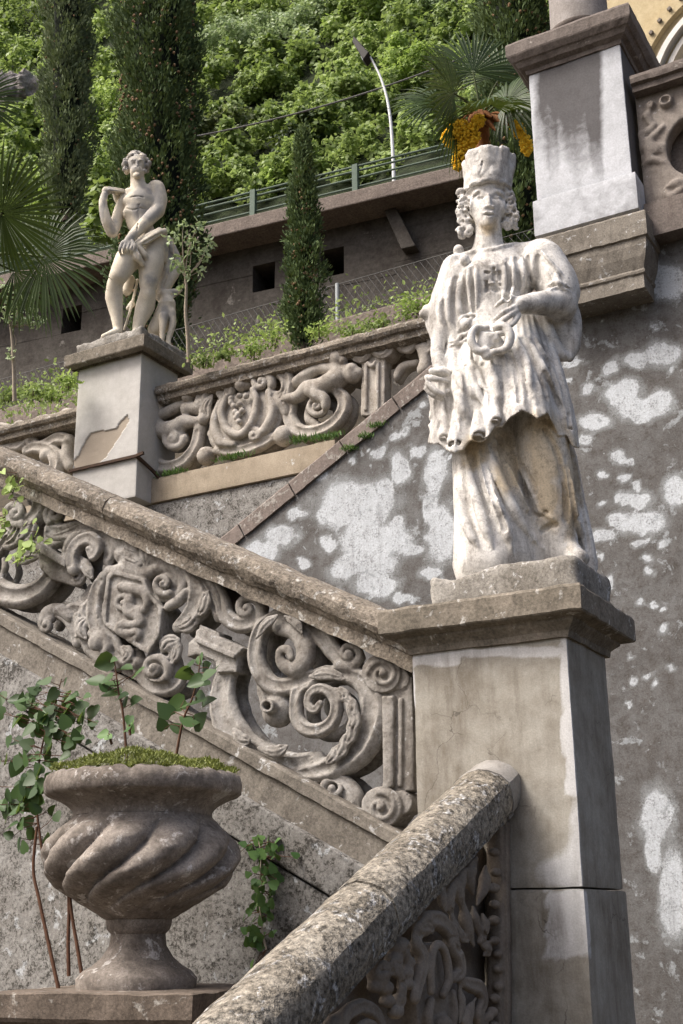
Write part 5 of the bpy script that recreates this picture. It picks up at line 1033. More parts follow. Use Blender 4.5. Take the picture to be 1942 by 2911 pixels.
# neck and head
f.t([(1388, 712, .0), (1389, 660, -.01), (1388, 630, .0)], [46, 39, 38], 10)
f.b(1386, 572, .0, (52, 58, 66), 8); f.b(1386, 600, -.04, (47, 43, 42), 14); f.b(1386, 620, -.06, (34, 30, 24), 16); f.b(1386, 634, -.078, (20, 18, 13), 12)
f.b(1350, 590, -.055, (15, 18, 22), 12); f.b(1421, 592, -.055, (15, 18, 22), 12)
f.surf([(1342, 551), (1361, 543), (1380, 552)], 5, .1, 5); f.surf([(1396, 552), (1414, 543), (1431, 551)], 5, .1, 5)
f.dot(1364, 561, (15, 9, 8), .35, 5, cut=True); f.dot(1412, 561, (15, 9, 8), .35, 5, cut=True); f.dot(1363, 563, (10.5, 7, 6.5), -.3, 1.5); f.dot(1413, 563, (10.5, 7, 6.5), -.3, 1.5)
for cx in (1363, 1413): f.surf([(cx-12, 563), (cx, 557), (cx+12, 563)], 2.2, .5, 1); f.surf([(cx-11, 566), (cx, 570), (cx+11, 566)], 1.8, .4, 1)
f.surf([(1388, 548), (1389, 565), (1391, 582)], [5.5, 6, 6.5], .6, 4); f.dot(1391, 584, 6.5, .35, 3); f.dot(1380, 588, 5.5, .4, 3); f.dot(1402, 588, 5.5, .4, 3); f.dot(1385, 594, 3.2, .2, 1, cut=True); f.dot(1397, 594, 3.2, .2, 1, cut=True)
f.surf([(1371, 608), (1383, 603), (1391, 605), (1399, 603), (1410, 608)], [3, 5, 4.5, 5, 3], .55, 2.5); f.surf([(1374, 614), (1391, 619), (1407, 614)], [3, 4.5, 3], .45, 3); f.surf([(1367, 610.5), (1391, 611), (1414, 610.5)], 2.0, .5, 1, cut=True); f.dot(1389, 636, 12, -.1, 10)
# hair, curls beside the face and behind
rg = np.random.RandomState(11)
f.t([(1330, 548, .02), (1324, 600, .03), (1324, 650, .04)], [18, 18, 16], 6); f.t([(1444, 548, .02), (1450, 600, .03), (1446, 640, .03)], [16, 17, 15], 6); f.b(1386, 590, .07, (60, 46, 66), 10); f.b(1386, 556, .01, (70, 66, 16), 6)
for i in range(70):
    side = -1 if i % 2 == 0 else 1; y = 543+rg.rand()*(130 if side < 0 else 108); x = (1322 if side < 0 else 1450)+rg.uniform(-17, 17)+(y-600)*(-.04 if side < 0 else .05)
    if rg.rand() < .25: f.b(x, y, rg.uniform(-.04, .03), rg.uniform(7, 11), 5)
    else: a_ = rg.uniform(0, 6); f.t([(x+8*math.cos(a_+j*1.5), y+8*math.sin(a_+j*1.5), rg.uniform(-.045, -.02)) for j in range(4)], 5.2, 3)
for i in range(30):
    side = -1 if i % 2 == 0 else 1; y = 550+rg.rand()*105; x = (1322 if side < 0 else 1450)+rg.uniform(-15, 15); f.dot(x, y, 5, .0, 1.5, cut=True)
f.surf([(1338, 600), (1344, 560), (1362, 540)], 6, .4, 3); f.surf([(1432, 600), (1430, 560), (1412, 540)], 6, .4, 3)
lady_patch = lambda w: blobs(w, warp=14.0, L=[(1545, 1290, 62, 130), (1440, 1330, 40, 90), (1560, 1430, 40, 80), (1625, 1390, 30, 160), (1350, 1290, 40, 50), (1390, 640, 30, 24)])*.9
M['marble1'] = stone('white_marble_with_cream_and_grey', (.72, .705, .67), (.52, .50, .465), streak=1.0, streak_col=(.105, .09, .078), speck=.2, sscale=120, bump=.3, spots=.45, spot_col=(.16, .14, .12), streak_scale=(10, 10, 1.5), patch=(.58, .49, .35), soft=.12)
f.done('figure', M['marble1'], lady, lady_patch, .0018, 3)
# crown
s = Sdf((-.2, -.22, 1.75), (.26, .2, 2.25), .0052)
m_ = f.m
cb = FA.p(1386, 553, .0); ct = FA.p(1392, 425, .0); cr0, cr1 = 69*m_, 83*m_
Xc, Yc, Zc = s.ax[0][:, None, None], s.ax[1][None, :, None], s.ax[2][None, None, :]
tz = np.clip((Zc-cb[2])/(ct[2]-cb[2]), -.2, 1.3); cx_ = cb[0]+(ct[0]-cb[0])*tz; rr_ = cr0+(cr1-cr0)*tz
ang_ = np.arctan2(Yc-.0, Xc-cx_); rad_ = np.sqrt((Xc-cx_)**2+(Yc*.97)**2)
flute = .005*np.cos(ang_*8+.6)+.0016*np.cos(ang_*24)
lob_ = np.clip(.35+.95*np.cos(ang_*8+.6), 0, 1); topz = ct[2]-.06+.078*lob_**.6+.012*np.sin(ang_*3+1)
out_ = rad_-(rr_+flute*np.clip(tz*2-.5, 0, 1)); d_ = np.maximum(np.maximum(out_, cb[2]-Zc), Zc-topz)
s.D = np.maximum(d_, -(np.maximum(rad_-(rr_-.024), ct[2]-.12-Zc))).astype(np.float32)
ringp = [(cb[0]+(cr0+.002)*math.cos(a), (cr0+.002)*math.sin(a), cb[2]+.012) for a in np.linspace(0, 2*math.pi, 40)]
s.tube(ringp, .006, .004)
s.rough(.004, .03, 5); s.rough(.003, .012, 6)
for pts in ([(1365, 425), (1372, 470), (1360, 505)], [(1372, 468), (1345, 472)]):
    s.tube([FA.p(a, b, -cr0-.004) for a, b in pts], .004, .002, cut=True)
s.mesh('crown', M['marble1'], lady)
# rough base block, a part of the statue
s = Sdf((-.50, -.44, -.02), (.50, .42, .26), .011)
bx0, bx1 = onY(1216, 1660, YP-.01)[0], onY(1640, 1620, YP-.01)[0]; zt_ = FA.p(1480, 1592, -.2)[2]-.022
bc = np.array([(bx0+bx1)/2-FA.o[0], YP+.215-FA.o[1]]); bc = (bc[0]*FA.u[0]+bc[1]*FA.u[1], bc[0]*FA.n[0]+bc[1]*FA.n[1])
s.block((bc[0], bc[1], zt_/2-.01), ((bx1-bx0)/2, .225, zt_/2), .01, rotm(0, 0, -SA), .03)
for w_ in (-.31, -.24): s.ball((bc[0]+w_*math.cos(SA), bc[1]-w_*math.sin(SA)-.1, zt_+.02), (.09, .3, .06), .03, cut=True)
s.rough(.006, .07, 8); s.rough(.0035, .025, 9); s.mesh('base_block', M['plinth'], lady)

# ---------------- nude youth with a dog on the terrace pedestal
pcx, pcy = (XCL+XCR)/2, (YD-.09+YCB)/2
FBf = Frame((pcx, YD+.34, zs2), math.atan2(-pcx, pcy))
man = tag(empty('male_statue', FBf.o, FBf.ang), 'cream marble statue of a nude youth with drapery and a small dog', 'statue')
zD = (200.0, 400.0, 1/3.3575)
fat = 1.13
f = Fig(FBf, (-.72, -.48, -.06), (.62, .42, 2.62), .0068, zD)
f.t([(720, 980, .0), (690, 860, .0), (640, 740, .0), (660, 600, .0), (690, 530, .02)], [124, 112, 116, 138, 118], 14, .9)
f.b(585, 575, -.055, (84, 40, 62), 30); f.b(735, 565, -.055, (90, 40, 66), 30); f.b(560, 690, -.04, (60, 60, 60), 24); f.t([(560, 500, .0), (780, 470, .02)], [50, 60], 25)
f.t([(655, 470, .0), (645, 400, -.01), (638, 330, -.02)], [84, 72, 66], 18); f.b(632, 235, -.02, (88, 96, 112), 10); f.b(634, 300, -.075, (66, 62, 58), 20); f.b(635, 335, -.105, (36, 32, 26), 14)
# face
f.surf([(580, 190), (600, 182), (620, 192)], 10, .3, 5); f.surf([(650, 192), (672, 182), (694, 190)], 10, .3, 5)
f.dot(600, 212, (24, 14, 13), .45, 6, cut=True); f.dot(672, 212, (24, 14, 13), .45, 6, cut=True); f.dot(600, 216, (14, 11, 9), -.3, 2); f.dot(672, 216, (14, 11, 9), -.3, 2)
f.surf([(634, 190), (637, 225), (640, 248)], [10, 12, 16], .7, 5); f.dot(622, 256, 8, .3, 3); f.dot(658, 256, 8, .3, 3)
f.surf([(616, 287), (640, 283), (664, 287)], 4.5, .2, 4); f.surf([(620, 298), (640, 301), (660, 298)], 5, .1, 5); f.surf([(612, 292), (668, 292)], 2.2, .4, 2, cut=True); f.dot(638, 332, 24, -.3, 14)
rg = np.random.RandomState(4)
for i in range(46):
    a = rg.uniform(-.25, 1.25)*math.pi; x = 630+rg.uniform(96, 128)*math.cos(a); y = 232-rg.uniform(92, 118)*math.sin(a); f.b(x, y, rg.uniform(-.07, .09), rg.uniform(18, 29), 4)
for i in range(24):
    a = rg.uniform(-.25, 1.25)*math.pi; f.dot(630+100*math.cos(a), 235-100*math.sin(a), 9, .2, 3, cut=True)
# arms
f.t([(820, 460, .02), (845, 560, .0), (830, 670, -.03)], np.array([76, 74, 64])*fat, 10); f.t([(830, 670, -.04), (730, 770, -.16), (620, 880, -.22), (560, 950, -.24)], np.array([62, 56, 44, 38])*fat, 8); f.b(530, 985, -.25, (52, 36, 42), 10)
for i, x in enumerate((465, 500, 535, 570)): f.t([(x+30, 975, -.27), (x+10, 1030, -.29), (x+14, 1075, -.26)], [16, 15, 13], 4)
f.t([(590, 960, -.27), (615, 1010, -.29), (600, 1050, -.28)], [18, 16, 13], 4)
f.t([(540, 560, .02), (480, 660, .06), (420, 840, .02)], np.array([62, 54, 48])*fat, 10); f.t([(400, 870, .0), (345, 760, -.05), (312, 610, -.06), (325, 520, -.05)], np.array([52, 46, 36, 30])*fat, 8); f.b(345, 480, -.04, (44, 36, 44), 8)
for d, yy in ((-.05, 455), (-.02, 470), (.01, 488), (-.07, 470)): f.t([(370, yy, d), (440, yy+8, d), (510, yy+16, d+.02)], [17, 15, 12], 4)
f.t([(440, 500, .06), (460, 560, .09), (490, 600, .1)], [40, 44, 40], 10)
# hips, drapery
f.b(720, 960, .0, (135, 110, 95), 16)
for pts, r in (([(610, 1010, -.22), (720, 960, -.24), (830, 890, -.20), (905, 860, -.12)], [24, 32, 34, 28]), ([(640, 990, -.20), (740, 910, -.22), (850, 850, -.17)], [22, 28, 24]), ([(600, 1020, -.24), (640, 1110, -.25), (690, 1180, -.22)], [30, 40, 22]), ([(660, 1020, -.23), (710, 1090, -.22), (725, 1130, -.2)], [26, 30, 18]), ([(880, 880, -.1), (905, 1000, -.04), (900, 1150, -.0)], [38, 44, 22]), ([(930, 950, .06), (1000, 1120, .08), (1010, 1230, .08), (930, 1360, .08), (870, 1460, .08)], [44, 56, 48, 56, 60]), ([(900, 1100, .1), (930, 1280, .1), (840, 1460, .1)], [70, 80, 60]), ([(560, 1330, .12), (540, 1430, .12)], [60, 50])): f.t(pts, r, 7)
for l in ([(930, 1000), (985, 1130), (960, 1260)], [(960, 1100), (930, 1250), (880, 1400)], [(700, 975), (800, 920), (880, 880)], [(620, 1060), (650, 1120)]): f.surf(l, 10, .2, 4, cut=True)
# legs
f.t([(620, 1040, -.02), (540, 1150, -.13), (455, 1300, -.16)], np.array([108, 104, 74])*fat, 14); f.b(432, 1335, -.15, (62, 56, 58), 14)
f.t([(425, 1370, -.12), (418, 1500, -.06), (440, 1660, -.05), (455, 1800, -.06)], np.array([66, 74, 52, 38])*fat, 12); f.b(425, 1520, -.0, (58, 60, 90), 20); f.t([(450, 1825, -.06), (390, 1850, -.16), (320, 1872, -.22)], np.array([40, 34, 24])*fat, 8)
f.t([(780, 1000, -.02), (770, 1180, -.08), (745, 1370, -.10)], np.array([112, 108, 76])*fat, 14); f.b(740, 1420, -.11, (64, 58, 56), 14)
f.t([(738, 1470, -.08), (715, 1580, -.02), (670, 1700, -.02), (640, 1800, -.03)], np.array([70, 80, 60, 42])*fat, 12); f.t([(635, 1820, -.03), (610, 1850, -.14)], [42, 32], 8)
f.t([(640, 1330, .1), (590, 1560, .08), (515, 1800, .06)], [14, 13, 12], 4); f.t([(590, 1560, .1), (550, 1600, .1)], [30, 20], 6)
for l in ([(655, 610), (650, 760), (640, 860)], [(520, 640), (600, 660), (660, 640)], [(665, 640), (740, 650), (800, 610)], [(570, 540), (640, 530), (700, 540)]): f.surf(l, 7, .1, 5, cut=True)
f.dot(640, 835, 9, 0, 3, cut=True)
man_patch = lambda w: blobs(w, [(200+x*zD[2], 400+y*zD[2], a*zD[2], b*zD[2]) for x, y, a, b in ((690, 510, 90, 80), (840, 560, 70, 170), (680, 660, 90, 60), (770, 700, 80, 60), (600, 940, 70, 90), (500, 1000, 110, 60), (310, 640, 40, 110), (350, 490, 60, 60), (590, 210, 60, 60), (520, 200, 60, 100), (740, 240, 50, 110), (640, 120, 120, 40), (760, 1330, 60, 60), (430, 840, 40, 60), (970, 1080, 60, 160), (350, 1980, 200, 70), (690, 1900, 240, 50))])
f.done('figure', M['marble_cream'], man, man_patch, .0016, 21)
f = Fig(FBf, (-.1, -.42, -.12), (.66, .42, .85), .0083, zD)
f.t([(925, 1560, .02), (900, 1660, .04), (840, 1780, .08)], [82, 98, 90], 12); f.b(880, 1740, .07, (100, 90, 90), 14); f.b(800, 1800, .06, (62, 60, 66), 12); f.b(900, 1465, .0, (58, 54, 52), 8); f.t([(920, 1460, .0), (990, 1445, -.0), (1055, 1420, .0)], [44, 34, 22], 8); f.t([(985, 1480, 0), (1040, 1445, .01)], [22, 16], 4)
f.t([(860, 1450, .02), (840, 1500, .03), (860, 1540, .02)], [24, 26, 14], 4); f.t([(920, 1520, .0), (925, 1570, .0)], [60, 66], 10)
f.t([(965, 1640, -.02), (975, 1760, -.03), (940, 1880, -.04), (935, 1950, -.05)], [46, 34, 26, 26], 8); f.t([(890, 1680, -.06), (880, 1800, -.08), (875, 1900, -.08)], [50, 30, 24], 8); f.b(955, 1990, -.04, (50, 44, 40), 8); f.b(975, 2060, -.02, (44, 44, 50), 10)
f.surf([(850, 1545), (920, 1530), (980, 1540)], 9, .4, 3); f.dot(950, 1445, 7, 0, 2, cut=True)
f.done('dog', M['marble_cream'], man, lambda w: blobs(w, [(200+920*zD[2], 400+1640*zD[2], 50*zD[2], 100*zD[2]), (200+1010*zD[2], 400+1440*zD[2], 40*zD[2], 30*zD[2])]), .0016, 23)
s = Sdf((-.80, -.65, -.06), (.80, .80, .25), .0125); zq = (200.0, 400.0, 1/3.3575)
Pm = lambda x, y, d: FBf.p(200+x*zD[2], 400+y*zD[2], d)
wx0, wx1 = XCL+.10, XCR-.02; wy0, wy1 = YD-.07, YCB-.05; hb = FBf.p(402, 950, 0)[2]*0+.105
cc_ = np.array([(wx0+wx1)/2-FBf.o[0], (wy0+wy1)/2-FBf.o[1]]); cc_ = (cc_[0]*FBf.u[0]+cc_[1]*FBf.u[1], cc_[0]*FBf.n[0]+cc_[1]*FBf.n[1])
s.block((cc_[0], cc_[1], hb/2), ((wx1-wx0)/2, (wy1-wy0)/2, hb/2), .01, rotm(0, 0, -FBf.ang), .025); s.tube([Pm(330, 1890, -.2), Pm(460, 1850, -.1)], [.04, .05], .03); s.ball(Pm(960, 2030, .0), (.09, .09, .08), .04)
s.rough(.014, .08, 3); s.rough(.006, .025, 4); s.mesh('base_block', M['plinth'], man)
# ------------------------------------------------------------------ urn on its pedestal
UY = 4.12
uc = onY(388, 2800, UY); UX = uc[0]
um = ((onY(408, 2500, UY)-CAM) @ FW)/FPX
uz = lambda y, out=0.0: onY(408, y, UY-out)[2]
urn = tag(empty('garden_urn', (UX, UY, 0)), 'large stained stone urn with swirling gadroons and mossy rim at lower left', 'urn')
ro = lambda px: px*um
prof = [(ro(165), uz(2818, .22)), (ro(168), uz(2790, .22)), (ro(150), uz(2765, .2)), (ro(128), uz(2752, .18)), (ro(100), uz(2725, .15)), (ro(80), uz(2690, .1)), (ro(76), uz(2655, .1)), (ro(88), uz(2642, .12)), (ro(92), uz(2625, .12)), (ro(94), uz(2612, .12))]
lathe('foot', prof, 56, M['urn'], urn)
# gadrooned bowl: lobes twist round the belly
zb0_, zb1_ = uz(2612, .12), uz(2300, .28)
bowl = [(0, 96), (.03, 112), (.10, 150), (.18, 195), (.28, 240), (.40, 272), (.52, 283), (.63, 282), (.74, 270), (.84, 245), (.92, 220), (.97, 205), (1.0, 200)]
tz_ = np.array([b[0] for b in bowl]); tr_ = np.array([b[1] for b in bowl]); nb_ = 46; na_ = 220; nl = 10; V = []
for j in range(nb_):
    t = j/(nb_-1); r = np.interp(t, tz_, tr_)*um; z = zb0_+(zb1_-zb0_)*t
    for i in range(na_):
        a = 2*math.pi*i/na_; ph = (nl*a/(2*math.pi)-1.1*t-1.9*(1-(1-t)**3)) % 1.0
        lob = math.sin(math.pi*ph)**.55; groove = .5*math.exp(-((ph-.5)/.5)**8)
        env = math.sin(math.pi*min(1, max(0, (t-.03)/.9)))**.5
        rr = r*(1-.22*env*(1-lob)); V.append((rr*math.cos(a), rr*math.sin(a), z+.012*env*lob))
V = np.array(V); V += (.003*np.stack([vnoise(V*30+i*9) for i in range(3)], 1))
F = np.array([(j*na_+i, j*na_+(i+1) % na_, (j+1)*na_+(i+1) % na_, (j+1)*na_+i) for j in range(nb_-1) for i in range(na_)])
mesh_obj('bowl', V, F, M['urn'], urn, smooth=True)
zr0, zr1 = uz(2300, .28), uz(2165, .36)
rim = [(200, 0), (199, .08), (205, .16), (216, .25), (238, .36), (262, .45), (274, .48), (280, .54), (282, .74), (275, .93), (256, 1.0), (230, .95), (212, .8)]
def rimfn(r, z, a, j):
    w = 1+(.012*abs(math.sin(a*9))**.4+.004*math.sin(a*29+1)) if j >= 7 else 1; dz = (.012*abs(math.sin(a*9))**.5+.003*math.sin(a*31)-.008) if j >= 8 else 0; return r*w, z+dz, a
lathe('rim', [(p*um, zr0+(zr1-zr0)*t) for p, t in rim], 120, M['urn'], urn, fn=rimfn)
lathe('soil', [(.02, zr1-.05), (215*um, zr1-.05), (214*um, zr1-.02), (.02, zr1+.01)], 40, M['earth'], urn)
# pedestal under it
up = tag(empty('urn_pedestal', (UX, UY, 0)), 'dark square stone pedestal under the swirling urn at the bottom edge', 'pedestal')
zp1 = uz(2822, .3); pw = ro(300)
M['ped_urn'] = stone('drip_stained_pedestal_stone', (.19, .155, .125), (.10, .08, .062), streak=.5, streak_col=(.035, .026, .02), lichen=.3, lichen_col=(.40, .38, .34), lscale=7, speck=.35, sscale=100, bump=.5, spots=.35)
t_ = ring_stack('cap', -pw, pw, -pw, pw, [(-.12, zp1-.21), (-.05, zp1-.21), (-.045, zp1-.12), (-.01, zp1-.10), (0, zp1-.085), (.004, zp1-.004), (-.01, zp1), (-.1, zp1)], M['ped_urn'], up, amp=.004, seed=41)
b_ = dense_box('shaft', -pw+.06, pw-.06, -pw+.06, pw-.06, 0, zp1-.205, .04, M['ped_urn'], up, amp=.003, rad=.01)
for o_ in (t_, b_): o_.rotation_euler = (0, 0, R(12))
# ------------------------------------------------------------------ vegetation
RG = np.random.RandomState(17)
def rot_frames(n, up_bias=0.0, rg=RG, axis=None, spread=1.0):
    """random orthonormal pairs (length dir, width dir)"""
    a = rg.normal(size=(n, 3))
    if axis is not None: a = a*spread+np.asarray(axis)
    a[:, 2] += up_bias; a /= np.linalg.norm(a, axis=1, keepdims=True)
    b = rg.normal(size=(n, 3)); b -= (b*a).sum(1, keepdims=True)*a; b /= np.linalg.norm(b, axis=1, keepdims=True); return a, b
LEAFS = {4: (np.array([(0, 0), (.5, .5), (1, 0), (.5, -.5)]), [(0, 1, 2, 3)]),
         10: (np.array([(0, 0), (-.06, .25), (.12, .47), (.40, .46), (.72, .27), (1, 0), (.72, -.27), (.40, -.46), (.12, -.47), (-.06, -.25)]), None),
         6: (np.array([(0, 0), (.25, .46), (.65, .42), (1, 0), (.65, -.42), (.25, -.46)]), None)}
def leaf_mesh(name, C, size, mat, parent, ratio=.55, shape=4, a=None, b=None, v=None, rg=RG, fold=.0):
    """one mesh of many separate leaves; attribute v varies the colour"""
    n = len(C); size = np.broadcast_to(np.asarray(size, float), (n,))
    if a is None: a, b = rot_frames(n, rg=rg)
    nrm = np.cross(a, b); L = LEAFS[shape][0]; k = len(L)
    V = C[:, None, :]+(a[:, None, :]*L[None, :, :1]+b[:, None, :]*L[None, :, 1:]*ratio+nrm[:, None, :]*(np.abs(L[None, :, 1:])*fold*2*ratio))*size[:, None, None]
    if v is None: v = rg.rand(n)
    V = V.reshape(-1, 3)
    if shape == 4: F = np.arange(n*4).reshape(n, 4)
    elif shape == 10:
        o = np.arange(n)[:, None]*10; F = np.concatenate([o+np.array([q]) for q in ((0, 1, 2, 3), (0, 3, 4, 5), (0, 5, 6, 7), (0, 7, 8, 9))])
    else:
        o = np.arange(n)[:, None]*6; F = np.concatenate([o+np.array([[0, 1, 2, 3]]), o+np.array([[0, 3, 4, 5]])])
    return mesh_obj(name, V, F, mat, parent, attrs={'v': np.repeat(np.clip(v, 0, 1), k)})
def limb(name, path, rad, mat, parent, m=7):
    P = np.array(path, float); r = np.interp(np.linspace(0, 1, len(P)), np.linspace(0, 1, len(np.atleast_1d(rad))), np.atleast_1d(rad)); T = np.gradient(P, axis=0); T /= np.maximum(np.linalg.norm(T, axis=1, keepdims=True), 1e-9)
    V = []
    for p, t, q in zip(P, T, r):
        s = np.cross(t, (0.3, .9, .1)); s /= np.linalg.norm(s); u = np.cross(s, t)
        for k in range(m): a = 2*math.pi*k/m; V.append(p+(s*math.cos(a)+u*math.sin(a))*q)
    F = [(i*m+j, i*m+(j+1) % m, (i+1)*m+(j+1) % m, (i+1)*m+j) for i in range(len(P)-1) for j in range(m)]
    return mesh_obj(name, V, np.array(F), mat, parent, smooth=True)
def merge(parts):
    V = []; F = []; o = 0
    for v, f in parts: V.append(v); F.append(f+o); o += len(v)
    return np.concatenate(V), np.concatenate(F)

# hill surface
HP = [(wb[1]+4.5, hz_-.3), (wb[1]+7, hz_+1.5), (wb[1]+12, hz_+8), (wb[1]+20, hz_+20), (wb[1]+35, hz_+46), (wb[1]+60, hz_+92), (wb[1]+95, hz_+150)]
hy_ = np.array([p[0] for p in HP]); hzv = np.array([p[1] for p in HP])
def hill_hit(x, y):
    d = ray(x, y)
    for t in np.arange(30, 160, .5):
        p = CAM+d*t
        if p[2] < np.interp(p[1]-.10*(p[0]+14), hy_, hzv): return p
    return CAM+d*90

def facing(n, out, rg, w=.9):
    """leaf axes whose faces turn outwards and up, as leaves do towards light"""
    nr = out*.7+np.array([0, -.25, .75])+rg.normal(size=(n, 3))*w*.6; nr /= np.linalg.norm(nr, axis=1, keepdims=True)
    a = rg.normal(size=(n, 3)); a -= (a*nr).sum(1, keepdims=True)*nr; a /= np.linalg.norm(a, axis=1, keepdims=True); return a, np.cross(nr, a)
def crown_cloud(cen, rad, nclump, nleaf, rg, flat=1.0):
    """leaf centres in clumps spread through a crown"""
    c = rg.normal(size=(nclump, 3)); c /= np.linalg.norm(c, axis=1, keepdims=True); c *= (rg.rand(nclump, 1)**.45)*np.array(rad)
    pts = []; vs = []; og = []
    for q in c:
        k = int(nleaf*rg.uniform(.6, 1.4)); r = min(rad)*rg.uniform(.22, .42); g = rg.normal(size=(k, 3)); g /= np.linalg.norm(g, axis=1, keepdims=True); g *= r*(rg.rand(k, 1)**.4); g[:, 2] *= .75
        og.append(g/np.maximum(np.linalg.norm(g, axis=1, keepdims=True), 1e-6)); pts.append(cen+q+g); vs.append(np.clip(rg.uniform(.1, .7)+rg.normal(size=k)*.2, 0, 1))
    crown_cloud.out = np.concatenate(og)
    return np.concatenate(pts), np.concatenate(vs), c
def tree(label, x, y, depth_back, rad_px, mat, seed, size=.2, group='trees on the hillside', nc=42, nl=190, aspect=1.0):
    rg = np.random.RandomState(seed); p = hill_hit(x, y); D = (p-CAM) @ FW; r = rad_px/FPX*D
    cen = p-ray(x, y)/np.linalg.norm(ray(x, y))*r*.3
    base = np.array([cen[0]+rg.uniform(-.4, .4), cen[1]+.3, 0.0]); gz = np.interp(base[1]-.10*(base[0]+14), hy_, hzv); base[2] = min(gz, cen[2]-r*.7)-.2
    t = tag(empty('hillside_tree', base), label, 'tree', group)
    top = cen-base
    limb('trunk', crom([(0, 0, 0), top*.35+rg.normal(size=3)*.12, top*.7, top*.95], 4), [.16, .12, .07, .03], M['bark'], t)
    C, v, cl = crown_cloud(np.array(top), (r, r*.9, r*aspect), nc, nl, rg); out = crown_cloud.out
    for q in cl[:7]: limb('limb', crom([top*.55, top*.75+q*.4, top+q*.9], 4), [.06, .04, .015], M['bark'], t)
    a, b = facing(len(C), out, rg)
    leaf_mesh('crown', C, rg.uniform(.7, 1.35, len(C))*size, mat, t, .62, a=a, b=b, v=v, rg=rg)
    return t
TREES = [('bright green leafy tree left of the tall dark cypress, above the male statue', 300, 330, 150, 'leaf_bright'), ('light green leafy tree low on the hillside behind the male statue raised arm', 230, 560, 140, 'leaf_bright'),
         ('mid green tree at the top left corner of the hillside', 60, 90, 150, 'leaf_mid'), ('pale silvery green tree right of the tall dark cypress near the top', 690, 170, 150, 'leaf_pale'),
         ('pale grey green tree at the top of the hillside left of the street lamp', 850, 120, 140, 'leaf_pale'), ('bright green tree above the street lamp head', 1060, 50, 150, 'leaf_bright'),
         ('olive brown dense tree behind the slim cypress above the railing', 650, 420, 120, 'leaf_olive'), ('dark green dense tree right of the slim cypress top', 880, 420, 110, 'leaf_dark'),
         ('mid green leafy tree just left of the street lamp pole', 1010, 330, 120, 'leaf_mid'), ('fresh green leafy tree right of the street lamp pole behind the palm', 1190, 240, 140, 'leaf_bright'),
         ('pale green tree high on the hillside right of the lamp', 1250, 70, 130, 'leaf_pale'), ('yellow green small tree beside the railing at left of the slim cypress', 800, 540, 70, 'leaf_bright'),
         ('dark leafy tree at the top centre behind the cable', 620, 20, 110, 'leaf_olive'), ('mid green tree between the cable and the tall cypress', 760, 290, 100, 'leaf_mid')]
for i, (lb, x, y, r, m) in enumerate(TREES): tree(lb, x, y, 0, r, M[m], 100+i)
# the rest of the wood reads as one mass
rg = np.random.RandomState(77); Cs = []; vs = []; wz_ = []; wo_ = []
for gx in np.arange(-140, 2050, 62):
    for gy in np.arange(-130, 640, 62):
        x = gx+rg.uniform(-30, 30); y = gy+rg.uniform(-30, 30); p = hill_hit(x, y)
        if y > 600-(x-600)*.22 or vnoise(p[None]*.45+9)[0] < -.5: continue
        C, v, _ = crown_cloud(p+np.array([0, -.3, rg.uniform(.0, .8)]), np.array([1.3, 1.1, 1.0])*rg.uniform(.7, 1.4)*max(1, ((p-CAM) @ FW)/48), 9, 62, rg); Cs.append(C); wo_.append(crown_cloud.out); vs.append(np.clip(v*.75+.42*vnoise(p[None]*.22)[0]+.06+rg.uniform(-.12, .12), 0, 1)); wz_.append(np.full(len(C), max(1, ((p-CAM) @ FW)/48)))
C = np.concatenate(Cs); v = np.concatenate(vs); wsz = np.concatenate(wz_); wa_, wb_ = facing(len(C), np.concatenate(wo_), rg)
wood = leaf_mesh('hillside_wood', C, np.random.RandomState(5).uniform(.17, .32, len(C))*wsz, M['leaf_mid'], None, .62, v=v, a=wa_, b=wb_)
tag(wood, 'mass of green foliage covering the steep hillside above the road', 'foliage', kind='stuff')
# rock outcrop at the left edge
rc = hill_hit(80, 330); rk = Sdf((-2.2, -1.5, -2.4), (2.2, 1.5, 2.4), .09)
for i in range(16): q = rg.uniform(-1, 1, 3)*np.array([1.0, .5, 1.5]); rk.block(q, rg.uniform(.3, .8, 3), .1, rotm(*rg.uniform(0, 3, 3)), .05)
rk.rough(.18, .5, 3); rk.rough(.08, .2, 4); ro_ = rk.mesh('rock_outcrop', M['rock'], None, smooth=False); ro_.location = (rc+np.array([0, -1.2, .3])).tolist(); tag(ro_, 'pale grey rock outcrop on the hillside at the left edge', 'rock')

